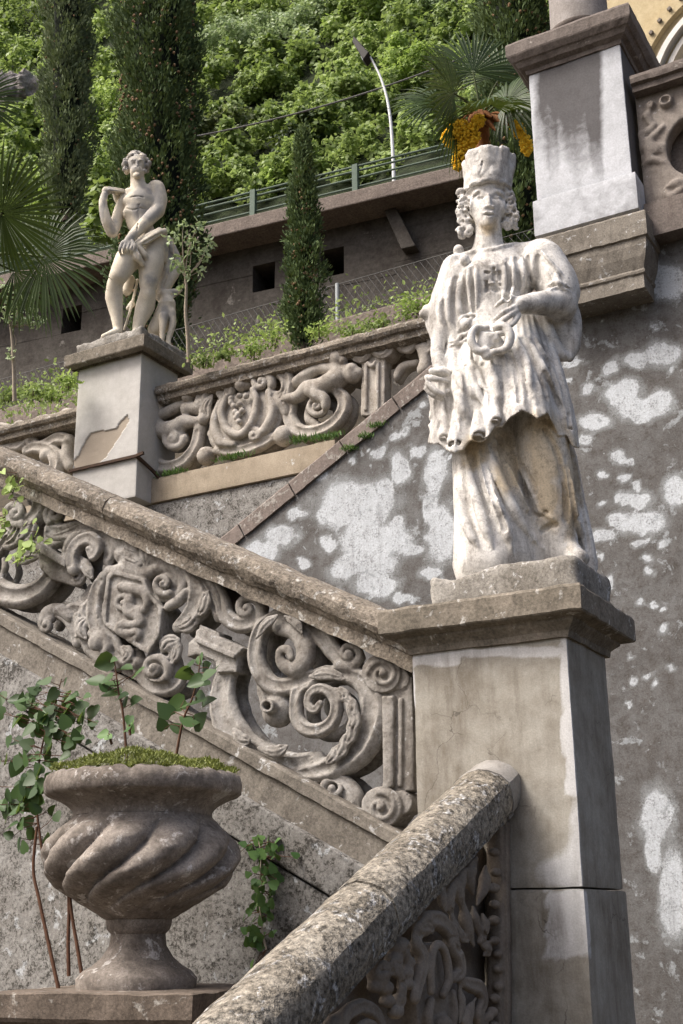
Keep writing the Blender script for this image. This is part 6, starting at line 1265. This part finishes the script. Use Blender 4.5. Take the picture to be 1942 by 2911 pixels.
# ---------------- cypresses
def cypress(label, x, ybase, ytop, halfw, D, seed, n, ncone, size, taper=.35, waist=.0, group='cypress trees', mat='cypress', loose=1.0):
    rg = np.random.RandomState(seed); b = onD(x, ybase, D); 
    d = ray(x, ytop); hd = math.hypot(b[0], b[1]); t_ = hd/math.hypot(d[0], d[1]); top = CAM+d*t_; H = top[2]-b[2]; r = halfw/FPX*D
    t = tag(empty('cypress_tree', b), label, 'tree', group)
    lean = np.array([top[0]-b[0], top[1]-b[1], 0])
    limb('trunk', [(0, 0, -.3), lean*.3+np.array([0, 0, H*.3]), lean*.9+np.array([0, 0, H*.9])], [max(.03, r*.16), max(.02, r*.1), .01], M['bark'], t)
    prof = lambda u: (np.clip(u*7, .35, 1)**.6)*np.clip((1-u)*(1/taper), 0, 1)**.6
    nt = n//26; u = rg.rand(nt); ang = rg.rand(nt)*2*math.pi; lump = 1+loose*(.22*np.sin(ang*3+u*23)+.16*np.sin(ang*5-u*41))
    rr = r*prof(u)*lump*rg.uniform(.72, 1.04+.12*(loose-1), nt); cen = np.stack([rr*np.cos(ang), rr*np.sin(ang), u*H], 1)+lean*u[:, None]
    out = np.stack([np.cos(ang), np.sin(ang), np.full(nt, 1.5)], 1)
    C = np.repeat(cen, 26, 0)+rg.normal(size=(nt*26, 3))*np.array([.5, .5, 1.1])*size*1.1; ax = np.repeat(out, 26, 0)
    a = ax+rg.normal(size=ax.shape)*.55; a /= np.linalg.norm(a, axis=1, keepdims=True); bb = rg.normal(size=a.shape); bb -= (bb*a).sum(1, keepdims=True)*a; bb /= np.linalg.norm(bb, axis=1, keepdims=True)
    v = np.clip(np.repeat(rg.uniform(.1, .75, nt), 26)+rg.normal(size=len(C))*.15, 0, 1)
    leaf_mesh('crown', C, rg.uniform(.7, 1.3, len(C))*size, M[mat], t, .42, a=a, b=bb, v=v, rg=rg)
    # added solid core, coloured near-black for inner shade, so that no light shows through
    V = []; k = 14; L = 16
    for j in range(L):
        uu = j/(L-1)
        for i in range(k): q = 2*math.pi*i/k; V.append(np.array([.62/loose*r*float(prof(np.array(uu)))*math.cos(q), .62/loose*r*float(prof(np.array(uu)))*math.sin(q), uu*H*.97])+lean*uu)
    mesh_obj('dark_core', V, np.array([(j*k+i, j*k+(i+1) % k, (j+1)*k+(i+1) % k, (j+1)*k+i) for j in range(L-1) for i in range(k)]), M['cypress_core'], t)
    if ncone:
        u = rg.rand(ncone)**.9; ang = rg.rand(ncone)*2*math.pi; rr = r*prof(u)*1.02; cc = np.stack([rr*np.cos(ang), rr*np.sin(ang), u*H], 1)+lean*u[:, None]; s = .018 if D < 14 else .032
        o8 = np.array([(1, 0, 0), (-1, 0, 0), (0, 1, 0), (0, -1, 0), (0, 0, 1), (0, 0, -1)])*s; f8 = np.array([(0, 2, 4), (2, 1, 4), (1, 3, 4), (3, 0, 4), (2, 0, 5), (1, 2, 5), (3, 1, 5), (0, 3, 5)])
        Vc = (cc[:, None, :]+o8[None]*rg.uniform(.8, 1.3, (ncone, 1, 1))).reshape(-1, 3); Fc = (np.arange(ncone)[:, None, None]*6+f8[None]).reshape(-1, 3)
        co = mesh_obj('cones', Vc, Fc, M['cone'], t, smooth=True); co['kind'] = 'stuff'
    return t
M['cypress_core'] = plain('cypress_dark_core', (.008, .013, .006), 1.0, .3, 6)
cypress('tall dark cypress with small cones directly behind the male statue', 448, 1010, -330, 110, 22, 1, 52000, 900, .095, .12)
cypress('broad dull green cypress further back left of the tallest one', 190, 600, -260, 62, 33, 2, 26000, 120, .12, .2, mat='cypress_far')
cypress('slim young cypress full of cones in front of the concrete gallery', 862, 975, 375, 45, 12.6, 3, 20000, 420, .045, .9, loose=1.9)
cypress('dark cypress behind the palm beside the high pillar', 1462, 760, -260, 92, 19, 4, 30000, 420, .09, .12)

# ---------------- fan palms
def fan(cen, axis, normal, r, nb, rg, spread=300, droop=.18):
    """palm leaf: narrow folded blades radiating from cen; axis = direction of its middle blade"""
    ax = np.array(axis, float); ax /= np.linalg.norm(ax); nn = np.array(normal, float); nn -= (nn @ ax)*ax; nn /= np.linalg.norm(nn); sd = np.cross(nn, ax); V = []; F = []; vv = []
    for i in range(nb):
        a = R(spread)*((i+.5)/nb-.5)+rg.normal()*.02; d = ax*math.cos(a)+sd*math.sin(a); w = np.cross(nn, d); L = r*(1-.22*(abs(a)/R(180))**2)*rg.uniform(.9, 1.05); hw = r*R(spread)/nb*.23; dz = droop*rg.uniform(.6, 1.5); col = rg.uniform(.1, .9)
        o = len(V)
        for (s, q) in ((.04, .10), (.35, .62), (.62, 1.0), (.85, .6), (1.0, .06)):
            c = cen+d*L*s-np.array([0, 0, 1])*L*dz*max(0, s-.45)**1.5*1.6-nn*L*.12*s*s; V += [c+w*hw*q*1.0+nn*hw*q*.45, c, c-w*hw*q+nn*hw*q*.45]; vv += [col]*3
        for s in range(4): F += [(o+s*3, o+s*3+1, o+s*3+4, o+s*3+3), (o+s*3+1, o+s*3+2, o+s*3+5, o+s*3+4)]
    return np.array(V), np.array(F), vv
def palm(label, base, heart, leaves, seed, trunk_r=.09):
    rg = np.random.RandomState(seed); t = tag(empty('fan_palm', base), label, 'palm'); b = np.array(base)
    limb('trunk', crom([(0, 0, 0), (heart-b)*.5+np.array([.03, .02, 0]), heart-b], 6), [trunk_r*1.1, trunk_r, trunk_r*.9], M['palm_dry'], t, 10)
    for (c, r, nrm, nb, spread, droop) in leaves:
        c = np.array(c); ax = c-heart; V, F, vv = fan(c-b, ax+rg.normal(size=3)*.05, nrm, r, nb, rg, spread, droop)
        o = mesh_obj('frond', V, F, M['palm'], t, attrs={'v': vv}); mid = (c+heart)/2-b+np.array([0, 0, .06]); limb('stalk', crom([heart-b, mid, c-b], 5), [.016, .012, .008], M['leaf_stalk'], o, 5)
    return t
M['leaf_stalk'] = plain('green_palm_stalk', (.075, .10, .03), .6, .2, 20)
D1 = 13.4; h1 = onD(1368, 345, D1); tow = -FW
def Lp(x, y, r, dd=0.0, nrm=None, nb=34, sp=300, dr=.2, D=D1): return (onD(x, y, D+dd), r*D/FPX, nrm if nrm is not None else tow+np.array([0, 0, .35]), nb, sp, dr)
palm('fan palm with yellow flower clusters behind the crowned statue head', onD(1372, 760, D1+.1), h1,
     [Lp(1290, 265, 175, -.3, tow+np.array([.35, 0, .5]), 38, 250), Lp(1345, 205, 165, .1, tow+np.array([0, 0, .2]), 36, 240, .12), Lp(1425, 215, 160, .2, tow+np.array([-.2, 0, .3]), 36, 240, .12), Lp(1440, 290, 150, -.2, tow+np.array([-.3, 0, .6]), 34, 260), Lp(1290, 340, 150, -.35, tow+np.array([.5, 0, .2]), 34, 230, .35), Lp(1245, 290, 150, .2, tow+np.array([.2, 0, .8]), 34, 220), Lp(1395, 300, 140, -.45, tow+np.array([0, 0, 1.2]), 34, 260, .3), Lp(1475, 330, 110, .1, tow+np.array([-.4, 0, .2]), 30, 240, .35)], 3)
D2 = 8.3; h2 = onD(-120, 760, D2)
def Lq(x, y, r, dd=0.0, nrm=None, nb=44, sp=300, dr=.12): return Lp(x, y, r, dd, nrm, nb, sp, dr, D2)
palm('fan palm with large dark fronds at the left edge before the male statue', onD(-150, 1420, D2+.1), h2,
     [Lq(6, 607, 205, -.3, tow+np.array([.15, 0, .1]), 52, 330, .08), Lq(125, 730, 195, -.1, tow+np.array([.1, 0, .15]), 46, 270, .30), Lq(-70, 290, 160, .1, tow+np.array([.2, 0, .7]), 44, 240, .12), Lq(40, 770, 170, .3, tow+np.array([.2, 0, .2]), 40, 260, .35)], 5, .11)
# yellow flower clusters hang from the palm heart
def flower(x0, y0, x1, y1, seed, w=26):
    rg = np.random.RandomState(seed); a = h1+rg.normal(size=3)*.03; e0 = onD(x0, y0, D1-.35); e1 = onD(x1, y1, D1-.35); c = (e0+e1)/2; L = np.linalg.norm(e1-e0)
    t = tag(empty('palm_flower', a), None)
    n = 280; s = rg.rand(n); sp = e0-a+(e1-e0)*s[:, None]; rad = w/FPX*D1*np.sin(np.clip(s*.9+.12, 0, 1)*math.pi)**.6; g = rg.normal(size=(n, 3)); g /= np.linalg.norm(g, axis=1, keepdims=True); P = sp+g*rad[:, None]*rg.rand(n, 1)**.4
    o8 = np.array([(1, 0, 0), (-1, 0, 0), (0, 1, 0), (0, -1, 0), (0, 0, 1), (0, 0, -1)])*.019; f8 = np.array([(0, 2, 4), (2, 1, 4), (1, 3, 4), (3, 0, 4), (2, 0, 5), (1, 2, 5), (3, 1, 5), (0, 3, 5)])
    V = (P[:, None, :]+o8[None]*rg.uniform(.7, 1.4, (n, 1, 1))).reshape(-1, 3); F = (np.arange(n)[:, None, None]*6+f8[None]).reshape(-1, 3)
    mesh_obj('blossom', V, F, M['flower'], t); limb('stalk', crom([(0, 0, 0), (e0-a)*.5+np.array([0, 0, .12]), e0-a, (e1-a)], 5), [.016, .013, .010, .004], M['palm_dry'], t, 5); return t
FL = [(1290, 362, 1272, 412, 'leftmost yellow palm flower cluster hanging beside the crown'), (1312, 352, 1318, 418, 'second yellow palm flower cluster from the left'), (1340, 362, 1338, 414, 'yellow palm flower cluster just above the left edge of the crown'), (1318, 410, 1300, 480, 'lowest longest yellow palm flower cluster left of the crown'), (1462, 352, 1488, 392, 'upper yellow palm flower cluster right of the crown'), (1490, 390, 1502, 440, 'lower yellow palm flower cluster right of the crown against the pillar'), (1358, 340, 1362, 350, 'tiny yellow palm flower cluster directly above the crown')]
for i, (a_, b_, c_, d_, lb) in enumerate(FL): tag(flower(a_, b_, c_, d_, 40+i, 27 if i < 4 else 18), lb, 'flower', 'yellow palm flowers')
for i in range(10):
    rg = np.random.RandomState(60+i)
# brown spathes at the palm heart
sp_ = tag(empty('dry_palm_spathe', h1), 'brown dry sheaths at the heart of the palm above the crown', 'palm sheath')
for i, (x, y) in enumerate(((1330, 345), (1352, 330), (1375, 320), (1400, 325), (1430, 345), (1455, 350), (1380, 350), (1410, 365), (1345, 370))):
    e = onD(x, y+8, D1-.3)-h1; limb('sheath', crom([(0, 0, -.1), e*.5+np.array([0, -.05, .03]), e], 5), [.05, .045, .012], M['palm_dry'], sp_, 6)

# ---------------- saplings, shrubs, grass on the terrace edge
def sapling(label, stem, D, leaves, mat, seed, size, n, lab='sapling'):
    rg = np.random.RandomState(seed); P = [onD(x, y, D) for x, y in stem]; b = P[0]; t = tag(empty('sapling', b), label, 'sapling', 'young trees behind the terrace balustrade')
    limb('trunk', crom([p-b for p in P], 5), [.02, .016, .010], M['bark_pale'], t, 6); C = []; vs = []
    for (x, y, r, k) in leaves:
        c = onD(x, y, D)-b; g = rg.normal(size=(k, 3)); g /= np.linalg.norm(g, axis=1, keepdims=True); C.append(c+g*(rg.rand(k, 1)**.4)*r/FPX*D); vs.append(np.clip(rg.uniform(.3, .7)+rg.normal(size=k)*.2, 0, 1)); limb('twig', crom([P[-1]-b, (P[-1]-b+c)/2+rg.normal(size=3)*.02, c], 4), [.008, .006, .003], M['bark_pale'], t, 4)
    C = np.concatenate(C); leaf_mesh('crown', C, rg.uniform(.7, 1.3, len(C))*size, mat, t, .5, shape=6, v=np.concatenate(vs), rg=rg, fold=.3); return t
sapling('thin pale sapling with light leaves just right of the male statue', [(537, 1030), (534, 960), (528, 890), (530, 820), (527, 790)], 11.9, [(505, 745, 30, 34), (540, 690, 30, 36), (580, 725, 26, 30), (492, 675, 26, 26), (560, 645, 24, 24), (596, 690, 18, 18), (530, 770, 26, 22), (512, 825, 16, 8), (570, 770, 20, 14), (520, 640, 20, 14)], M['leaf_pale'], 8, .055, 0)
sapling('thin pale sapling with round leafy top at the left edge', [(42, 1140), (40, 1060), (36, 980), (30, 930)], 11.6, [(20, 885, 34, 44), (62, 860, 34, 44), (5, 825, 32, 36), (86, 902, 26, 28), (45, 915, 28, 26), (108, 915, 18, 18), (30, 1005, 22, 12), (30, 840, 26, 20)], M['leaf_pale'], 9, .055, 0)
def shrub(x, y, w, h, D, mat, seed, label, n=160, size=.045):
    rg = np.random.RandomState(seed); b = onD(x, y, D); t = tag(empty('shrub', b), label, 'shrub', 'low shrubs behind the terrace rail'); g = rg.normal(size=(n, 3)); g /= np.linalg.norm(g, axis=1, keepdims=True); g *= rg.rand(n, 1)**.45; W, Hh = w/FPX*D, h/FPX*D
    C = g*np.array([W, W*.8, Hh*.6])+np.array([0, 0, Hh*.28]); C *= 1+.25*rg.normal(size=(n, 1)); leaf_mesh('foliage', C, rg.uniform(.6, 1.4, n)*size, mat, t, .5, shape=6, rg=rg, fold=.25)
    for i in range(3): e = C[rg.randint(n)]; limb('stem', [(e[0]*.6, e[1]*.6, -.04), e*.8, e], [.008, .006, .003], M['bark'], t, 4)
    return t
SH = [(575, 1010, 40, 40, 'leaf_mid', 'low green shrub right of the pedestal cap'), (640, 990, 34, 30, 'leaf_mid', 'small green shrub second from the pedestal along the rail'), (720, 985, 40, 60, 'leaf_bright', 'yellow green shrub left of the slim cypress foot'), (770, 950, 50, 90, 'leaf_bright', 'taller yellow green shrub against the slim cypress'), (910, 930, 44, 40, 'leaf_bright', 'bright shrub right of the slim cypress foot'), (1000, 925, 50, 30, 'leaf_mid', 'low spreading shrub right of the fence post'), (1080, 905, 50, 34, 'leaf_mid', 'grassy low shrub in the middle of the right rail'), (1160, 870, 36, 90, 'leaf_bright', 'tallest yellow green shrub near the statue shoulder'), (1215, 860, 44, 50, 'leaf_bright', 'yellow green shrub next to the statue shoulder'), (1275, 850, 40, 40, 'leaf_mid', 'green shrub hidden behind the statue arm'), (20, 1110, 40, 40, 'leaf_mid', 'green shrub at the left end of the terrace rail'), (100, 1100, 46, 44, 'leaf_mid', 'green shrub between left sapling and pedestal'), (190, 1075, 34, 46, 'leaf_bright', 'yellow green shrub left of the pedestal cap'), (150, 1110, 40, 30, 'leaf_bright', 'low yellow green shrub on the left rail')]
for i, (x, y, w, h, m, lb) in enumerate(SH): shrub(x, y+22, w*1.15, h*.9, 11.9 if x > 300 else 12.2, M[m], 200+i, lb, 170, .045)
# tall leafy growth between the bank and the concrete, one mass
rg = np.random.RandomState(31); Cs = []
for i in range(48):
    x = rg.uniform(560, 1300); y = 1005-(x-560)*.215+rg.uniform(-22, 18); c = onD(x, y, rg.uniform(13.5, 16)); k = 40; g = rg.normal(size=(k, 3)); Cs.append(c+g*np.array([.22, .2, .09]))
for i in range(30):
    x = rg.uniform(-40, 330); y = 1140-(x)*.2+rg.uniform(-20, 20); c = onD(x, y, rg.uniform(13, 15)); k = 40; g = rg.normal(size=(k, 3)); Cs.append(c+g*np.array([.22, .2, .09]))
C = np.concatenate(Cs); gr = leaf_mesh('ground_cover', C, rg.uniform(.03, .08, len(C)), M['leaf_mid'], None, .5); tag(gr, 'low green weeds covering the bank behind the terrace rail', 'weeds', kind='stuff')

# ---------------- wire fence and kerb behind the rail
fx0, fx1 = -19.0, 2.0; FD = 15.0; fo = onD(960, 900, FD); fz = lambda x: fo[2]
fen = tag(empty('wire_fence', fo), 'chain-link fence on thin pale posts in front of the concrete gallery', 'fence')
fh = onD(960, 790, FD)[2]-fo[2]
for k in range(-4, 3):
    x = k*2.75
    limb('post', [(x, 0, -.5), (x, 0, fh)], [.026, .026], M['steel'], fen, 8)
Vf = []; Ff = []; wz0, wz1 = -.35, fh*.98; st_ = .085; Hh = wz1-wz0
for sgn in (1, -1):
    for x in np.arange(-12, 7, st_):
        a = np.array([x, 0.0, wz0 if sgn > 0 else wz1]); e = np.array([x+Hh*.62, 0.002*sgn, wz1 if sgn > 0 else wz0]); o = len(Vf); t_ = .0032
        Vf += [a+np.array([-t_, 0, 0]), a+np.array([t_, 0, 0]), e+np.array([t_, 0, 0]), e+np.array([-t_, 0, 0]), a+np.array([0, t_, 0]), e+np.array([0, t_, 0])]; Ff += [(o, o+1, o+2, o+3), (o, o+4, o+5, o+3), (o+1, o+4, o+5, o+2)]
wm = mesh_obj('wire_mesh', Vf, np.array(Ff), M['wire'], fen); wm['kind'] = 'stuff'
for z in (wz0, (wz0+wz1)/2, wz1): limb('line_wire', [(-12, 0, z), (0, 0, z), (8, 0, z)], [.005, .005], M['wire'], fen, 4)
kb = onD(1000, 905, 14.2); kerb = tag(empty('garden_kerb', kb), 'long grey concrete kerb on the bank below the wire fence', 'kerb')
box('kerb_stone', -11, 6, 0, .3, -.6, .0, M['concrete_edge'], kerb, .02); box('kerb_step', -11, 6, -.35, -.02, -.7, -.16, M['concrete_edge'], kerb, .02)

# ---------------- plants round the urn
def vine(name, label, stem, Y, leaves, mat, seed, size, cat='plant', smat='stem', rad=(.006, .004, .002), face=None):
    rg = np.random.RandomState(seed); P = [onY(x, y, Y) for x, y in stem]; b = P[0]; t = tag(empty(name, b), label, cat); C = crom([p-b for p in P], 6)
    limb('stem', C, rad, M[smat], t, 6)
    for (x, y, s, ang) in leaves:
        c = onY(x, y, Y+rg.uniform(-.05, .05))-b; j = np.argmin(np.linalg.norm(C-c, axis=1)); 
        a = np.array([[math.cos(R(ang)), -.25, -math.sin(R(ang))]])+rg.normal(size=(1, 3))*.12; a /= np.linalg.norm(a); nr = np.array([[rg.normal()*.55, -1.0, .8+rg.normal()*.55]]); bb = np.cross(nr, a); bb /= np.linalg.norm(bb)
        sz = 1.15*s/FPX*((b+c-CAM) @ FW); o = leaf_mesh('leaf', c[None]-a*sz*.5, [sz], mat, t, rg.uniform(.8, 1.05), shape=10, a=a, b=bb, v=[rg.rand()], rg=rg, fold=rg.uniform(-.1, .28))
        limb('leaf_stalk', [C[j], (C[j]+c)/2+np.array([0, 0, .004]), c-a[0]*sz*.45], [.0022, .0018, .0012], M['stem'], o, 4)
    return t
def zf(L, s=600/1568.0, ox=0, oy=1850): return [(ox+a*s, oy+b*s, c*s, d) for a, b, c, d in L]
UYb = UY+.12
vine('vine', 'upright leafy vine with red stem rising behind the urn, left one', [(362, 2170), (350, 2030), (338, 1970), (330, 1910), (326, 1880)], UYb, zf([(770, 90, 140, 170), (850, 80, 90, 10), (940, 140, 130, 10), (1040, 150, 120, -10), (700, 230, 140, 190), (790, 220, 110, 160), (820, 250, 100, 200), (820, 330, 140, 180), (920, 340, 110, -20), (1020, 380, 110, -15), (930, 370, 90, -40), (770, 270, 90, 220), (990, 180, 100, -40)]), M['vine'], 1, 50)
vine('vine', 'upright broad leaved vine rising behind the urn, right one', [(498, 2165), (520, 2050), (545, 1990), (562, 1930), (568, 1885)], UYb, zf([(1400, 110, 100, 150), (1490, 70, 90, 60), (1540, 110, 100, -10), (1360, 170, 130, 170), (1450, 245, 120, 160), (1530, 240, 110, 10), (1300, 400, 150, 165), (1220, 430, 130, 230), (1380, 400, 110, 150), (1490, 370, 150, 10), (1560, 390, 140, -30), (1390, 520, 150, 200), (1490, 510, 150, -30), (1200, 540, 90, 250), (1300, 570, 100, 200), (1560, 170, 120, -20), (1600, 130, 100, -30)]), M['vine'], 2, 50)
rg = np.random.RandomState(9); L = [(400+rg.normal()*150, 480+rg.normal()*120, rg.uniform(70, 120), rg.uniform(0, 360)) for i in range(70)]+[(180+rg.normal()*110, 1060+rg.normal()*170, rg.uniform(80, 125), rg.uniform(0, 360)) for i in range(60)]+[(150, 400, 110, 200), (100, 370, 100, 190), (190, 690, 110, 180), (160, 510, 100, 220), (600, 400, 100, 10), (650, 350, 90, -10), (480, 240, 70, 90), (660, 690, 80, 0), (150, 780, 60, 270), (60, 1370, 80, 200), (180, 1450, 90, 250), (480, 800, 90, 160), (520, 690, 90, 20)]
vine('vine_bush', 'dark leafy vine bush at the left of the urn', [(120, 2420), (105, 2300), (110, 2180), (130, 2080), (160, 1990), (175, 1930)], UY+.02, zf(L), M['vine'], 3, 50)
for i, (st_, lb) in enumerate((([(168, 2818), (140, 2690), (112, 2560), (95, 2470), (105, 2350)], 'leftmost bare brown stem leaning up beside the urn'), ([(196, 2775), (194, 2680), (196, 2560), (185, 2430)], 'thick middle bare brown stem beside the urn foot'), ([(232, 2765), (218, 2680), (203, 2590), (196, 2500)], 'right bare brown stem next to the urn foot'))):
    P = [onY(x, y, UY-.12) for x, y in st_]; t = tag(empty('plant_stem', P[0]), lb, 'stem', 'bare stems beside the urn'); limb('stalk', crom([p-P[0] for p in P], 6), [.008, .007, .006], M['stem'], t, 7)
    for q in range(3): pp = P[1]+(P[2]-P[1])*q/3-P[0]; limb('thorn', [pp, pp+np.array([.014, -.004, .008])], [.004, .001], M['stem'], t, 4)
# ivy against the stair wall
rg = np.random.RandomState(12); iv = []
for i in range(95):
    s = rg.rand(); x = 742+18*math.sin(s*5)+rg.normal()*26*(1-.3*s)-6*s; y = 2375+s*310; iv.append((x, y, rg.uniform(16, 30), rg.uniform(200, 340)))
iv += [(780, 2650, 24, 330), (720, 2740, 26, 300), (700, 2790, 30, 220), (690, 2800, 24, 200), (725, 2770, 20, 280), (790, 2390, 26, 330), (800, 2410, 22, 300), (690, 2400, 26, 210), (670, 2420, 22, 220)]
vine('ivy', 'bright green ivy hanging on the speckled wall right of the urn', [(757, 2700), (745, 2640), (738, 2540), (742, 2440), (735, 2385)], Y2-.06, iv, M['ivy'], 5, 40, smat='bark_pale', rad=(.005, .004, .002))
# moss and grass mound in the urn
rg = np.random.RandomState(21); n = 11000; a = rg.rand(n)*2*math.pi; q = np.sqrt(rg.rand(n))*268*um; P = np.stack([q*np.cos(a), q*np.sin(a), np.zeros(n)], 1); hmound = .085*np.maximum(0, 1-(q/(285*um))**2)+.028*vnoise(np.stack([P[:, 0]*14, P[:, 1]*14, P[:, 0]*0], 1)); P[:, 2] = zr1+hmound-.012
A = np.stack([rg.normal(size=n)*.8, rg.normal(size=n)*.8, np.ones(n)], 1); A /= np.linalg.norm(A, axis=1, keepdims=True); B = np.cross(A, rg.normal(size=(n, 3))); B /= np.linalg.norm(B, axis=1, keepdims=True)
mo = leaf_mesh('moss_mound', P, rg.uniform(.010, .026, n), M['moss'], None, .3, a=A, b=B, v=rg.rand(n)); mo.location = (UX, UY, 0); tag(mo, 'soft yellow green moss mound filling the top of the urn', 'moss', kind='stuff')
vine('seedling', 'tiny bright seedling sprouting from the urn moss, left', [(318, 2115), (312, 2095), (310, 2085)], UY-.1, zf([(760, 630, 90, 175), (810, 640, 70, 20), (780, 615, 60, 120)]), M['ivy'], 7, 30)
vine('seedling', 'tiny bright upright seedling sprouting from the urn moss, centre', [(370, 2090), (368, 2060), (362, 2035)], UY, zf([(965, 560, 90, 100), (985, 590, 70, 40), (940, 590, 60, 150), (960, 520, 70, 95)]), M['ivy'], 8, 30)
# ferns on the left of the sloping balustrade
rg = np.random.RandomState(14)
for k, (x0, y0, x1, y1, lb) in enumerate(((30, 1420, 48, 1345, 'small yellow green fern tuft growing at the left edge below the handrail'), (85, 1580, 108, 1490, 'small yellow green fern tuft on the ring scroll'), (5, 1530, 15, 1440, 'yellow green fern tuft on the leaf carving at the left edge'), (45, 1600, 60, 1560, 'lowest yellow green fern tuft inside the ring scroll'))):
    L = [(x0+(x1-x0)*s+rg.normal()*16, y0+(y1-y0)*s+rg.normal()*10, rg.uniform(16, 28), rg.uniform(0, 360)) for s in rg.rand(18)]
    vine('fern', lb, [(x0, y0), ((x0+x1)/2+4, (y0+y1)/2), (x1, y1)], Y2-.08, L, M['leaf_bright'], 30+k, 25, smat='leaf_stalk', rad=(.003, .002, .001))
# tufts on the terrace base and along the coping joint
def tuft(x, y, w, Y, seed, n=150, size=.05, label=''):
    rg = np.random.RandomState(seed); c = onY(x, y, Y); P = rg.normal(size=(n, 3))*np.array([w/FPX*10, .05, .012])*.5; A = np.stack([rg.normal(size=n)*.6, rg.normal(size=n)*.5-.4, np.ones(n)*.9], 1); A /= np.linalg.norm(A, axis=1, keepdims=True); B = np.cross(A, rg.normal(size=(n, 3))); B /= np.linalg.norm(B, axis=1, keepdims=True)
    o = leaf_mesh('grass_tuft', P, rg.uniform(.5, 1.3, n)*size, M['ivy'], None, .2, a=A, b=B, rg=rg); o.location = c.tolist(); tag(o, label, 'grass', 'grass tufts on the terrace base', 'stuff'); return o
for i, (x, y, w, lb) in enumerate(((490, 1352, 60, 'grass tuft at the left end of the terrace base under the ring'), (660, 1305, 60, 'grass tuft under the oval shield'), (860, 1255, 40, 'grass tuft right of the oval shield'), (930, 1248, 60, 'grass tuft under the right cherub ring'))): tuft(x, y, w, Y3-.03, 70+i, 160, .06, lb)
for i, (x, y, lb) in enumerate(((1070, 1215, 'upper weed tuft in the joint below the coping'), (1040, 1245, 'middle weed tuft in the joint below the coping'), (995, 1280, 'lowest weed tuft in the joint below the coping'))): tuft(x, y, 26, YW-.03, 80+i, 120, .045, lb)
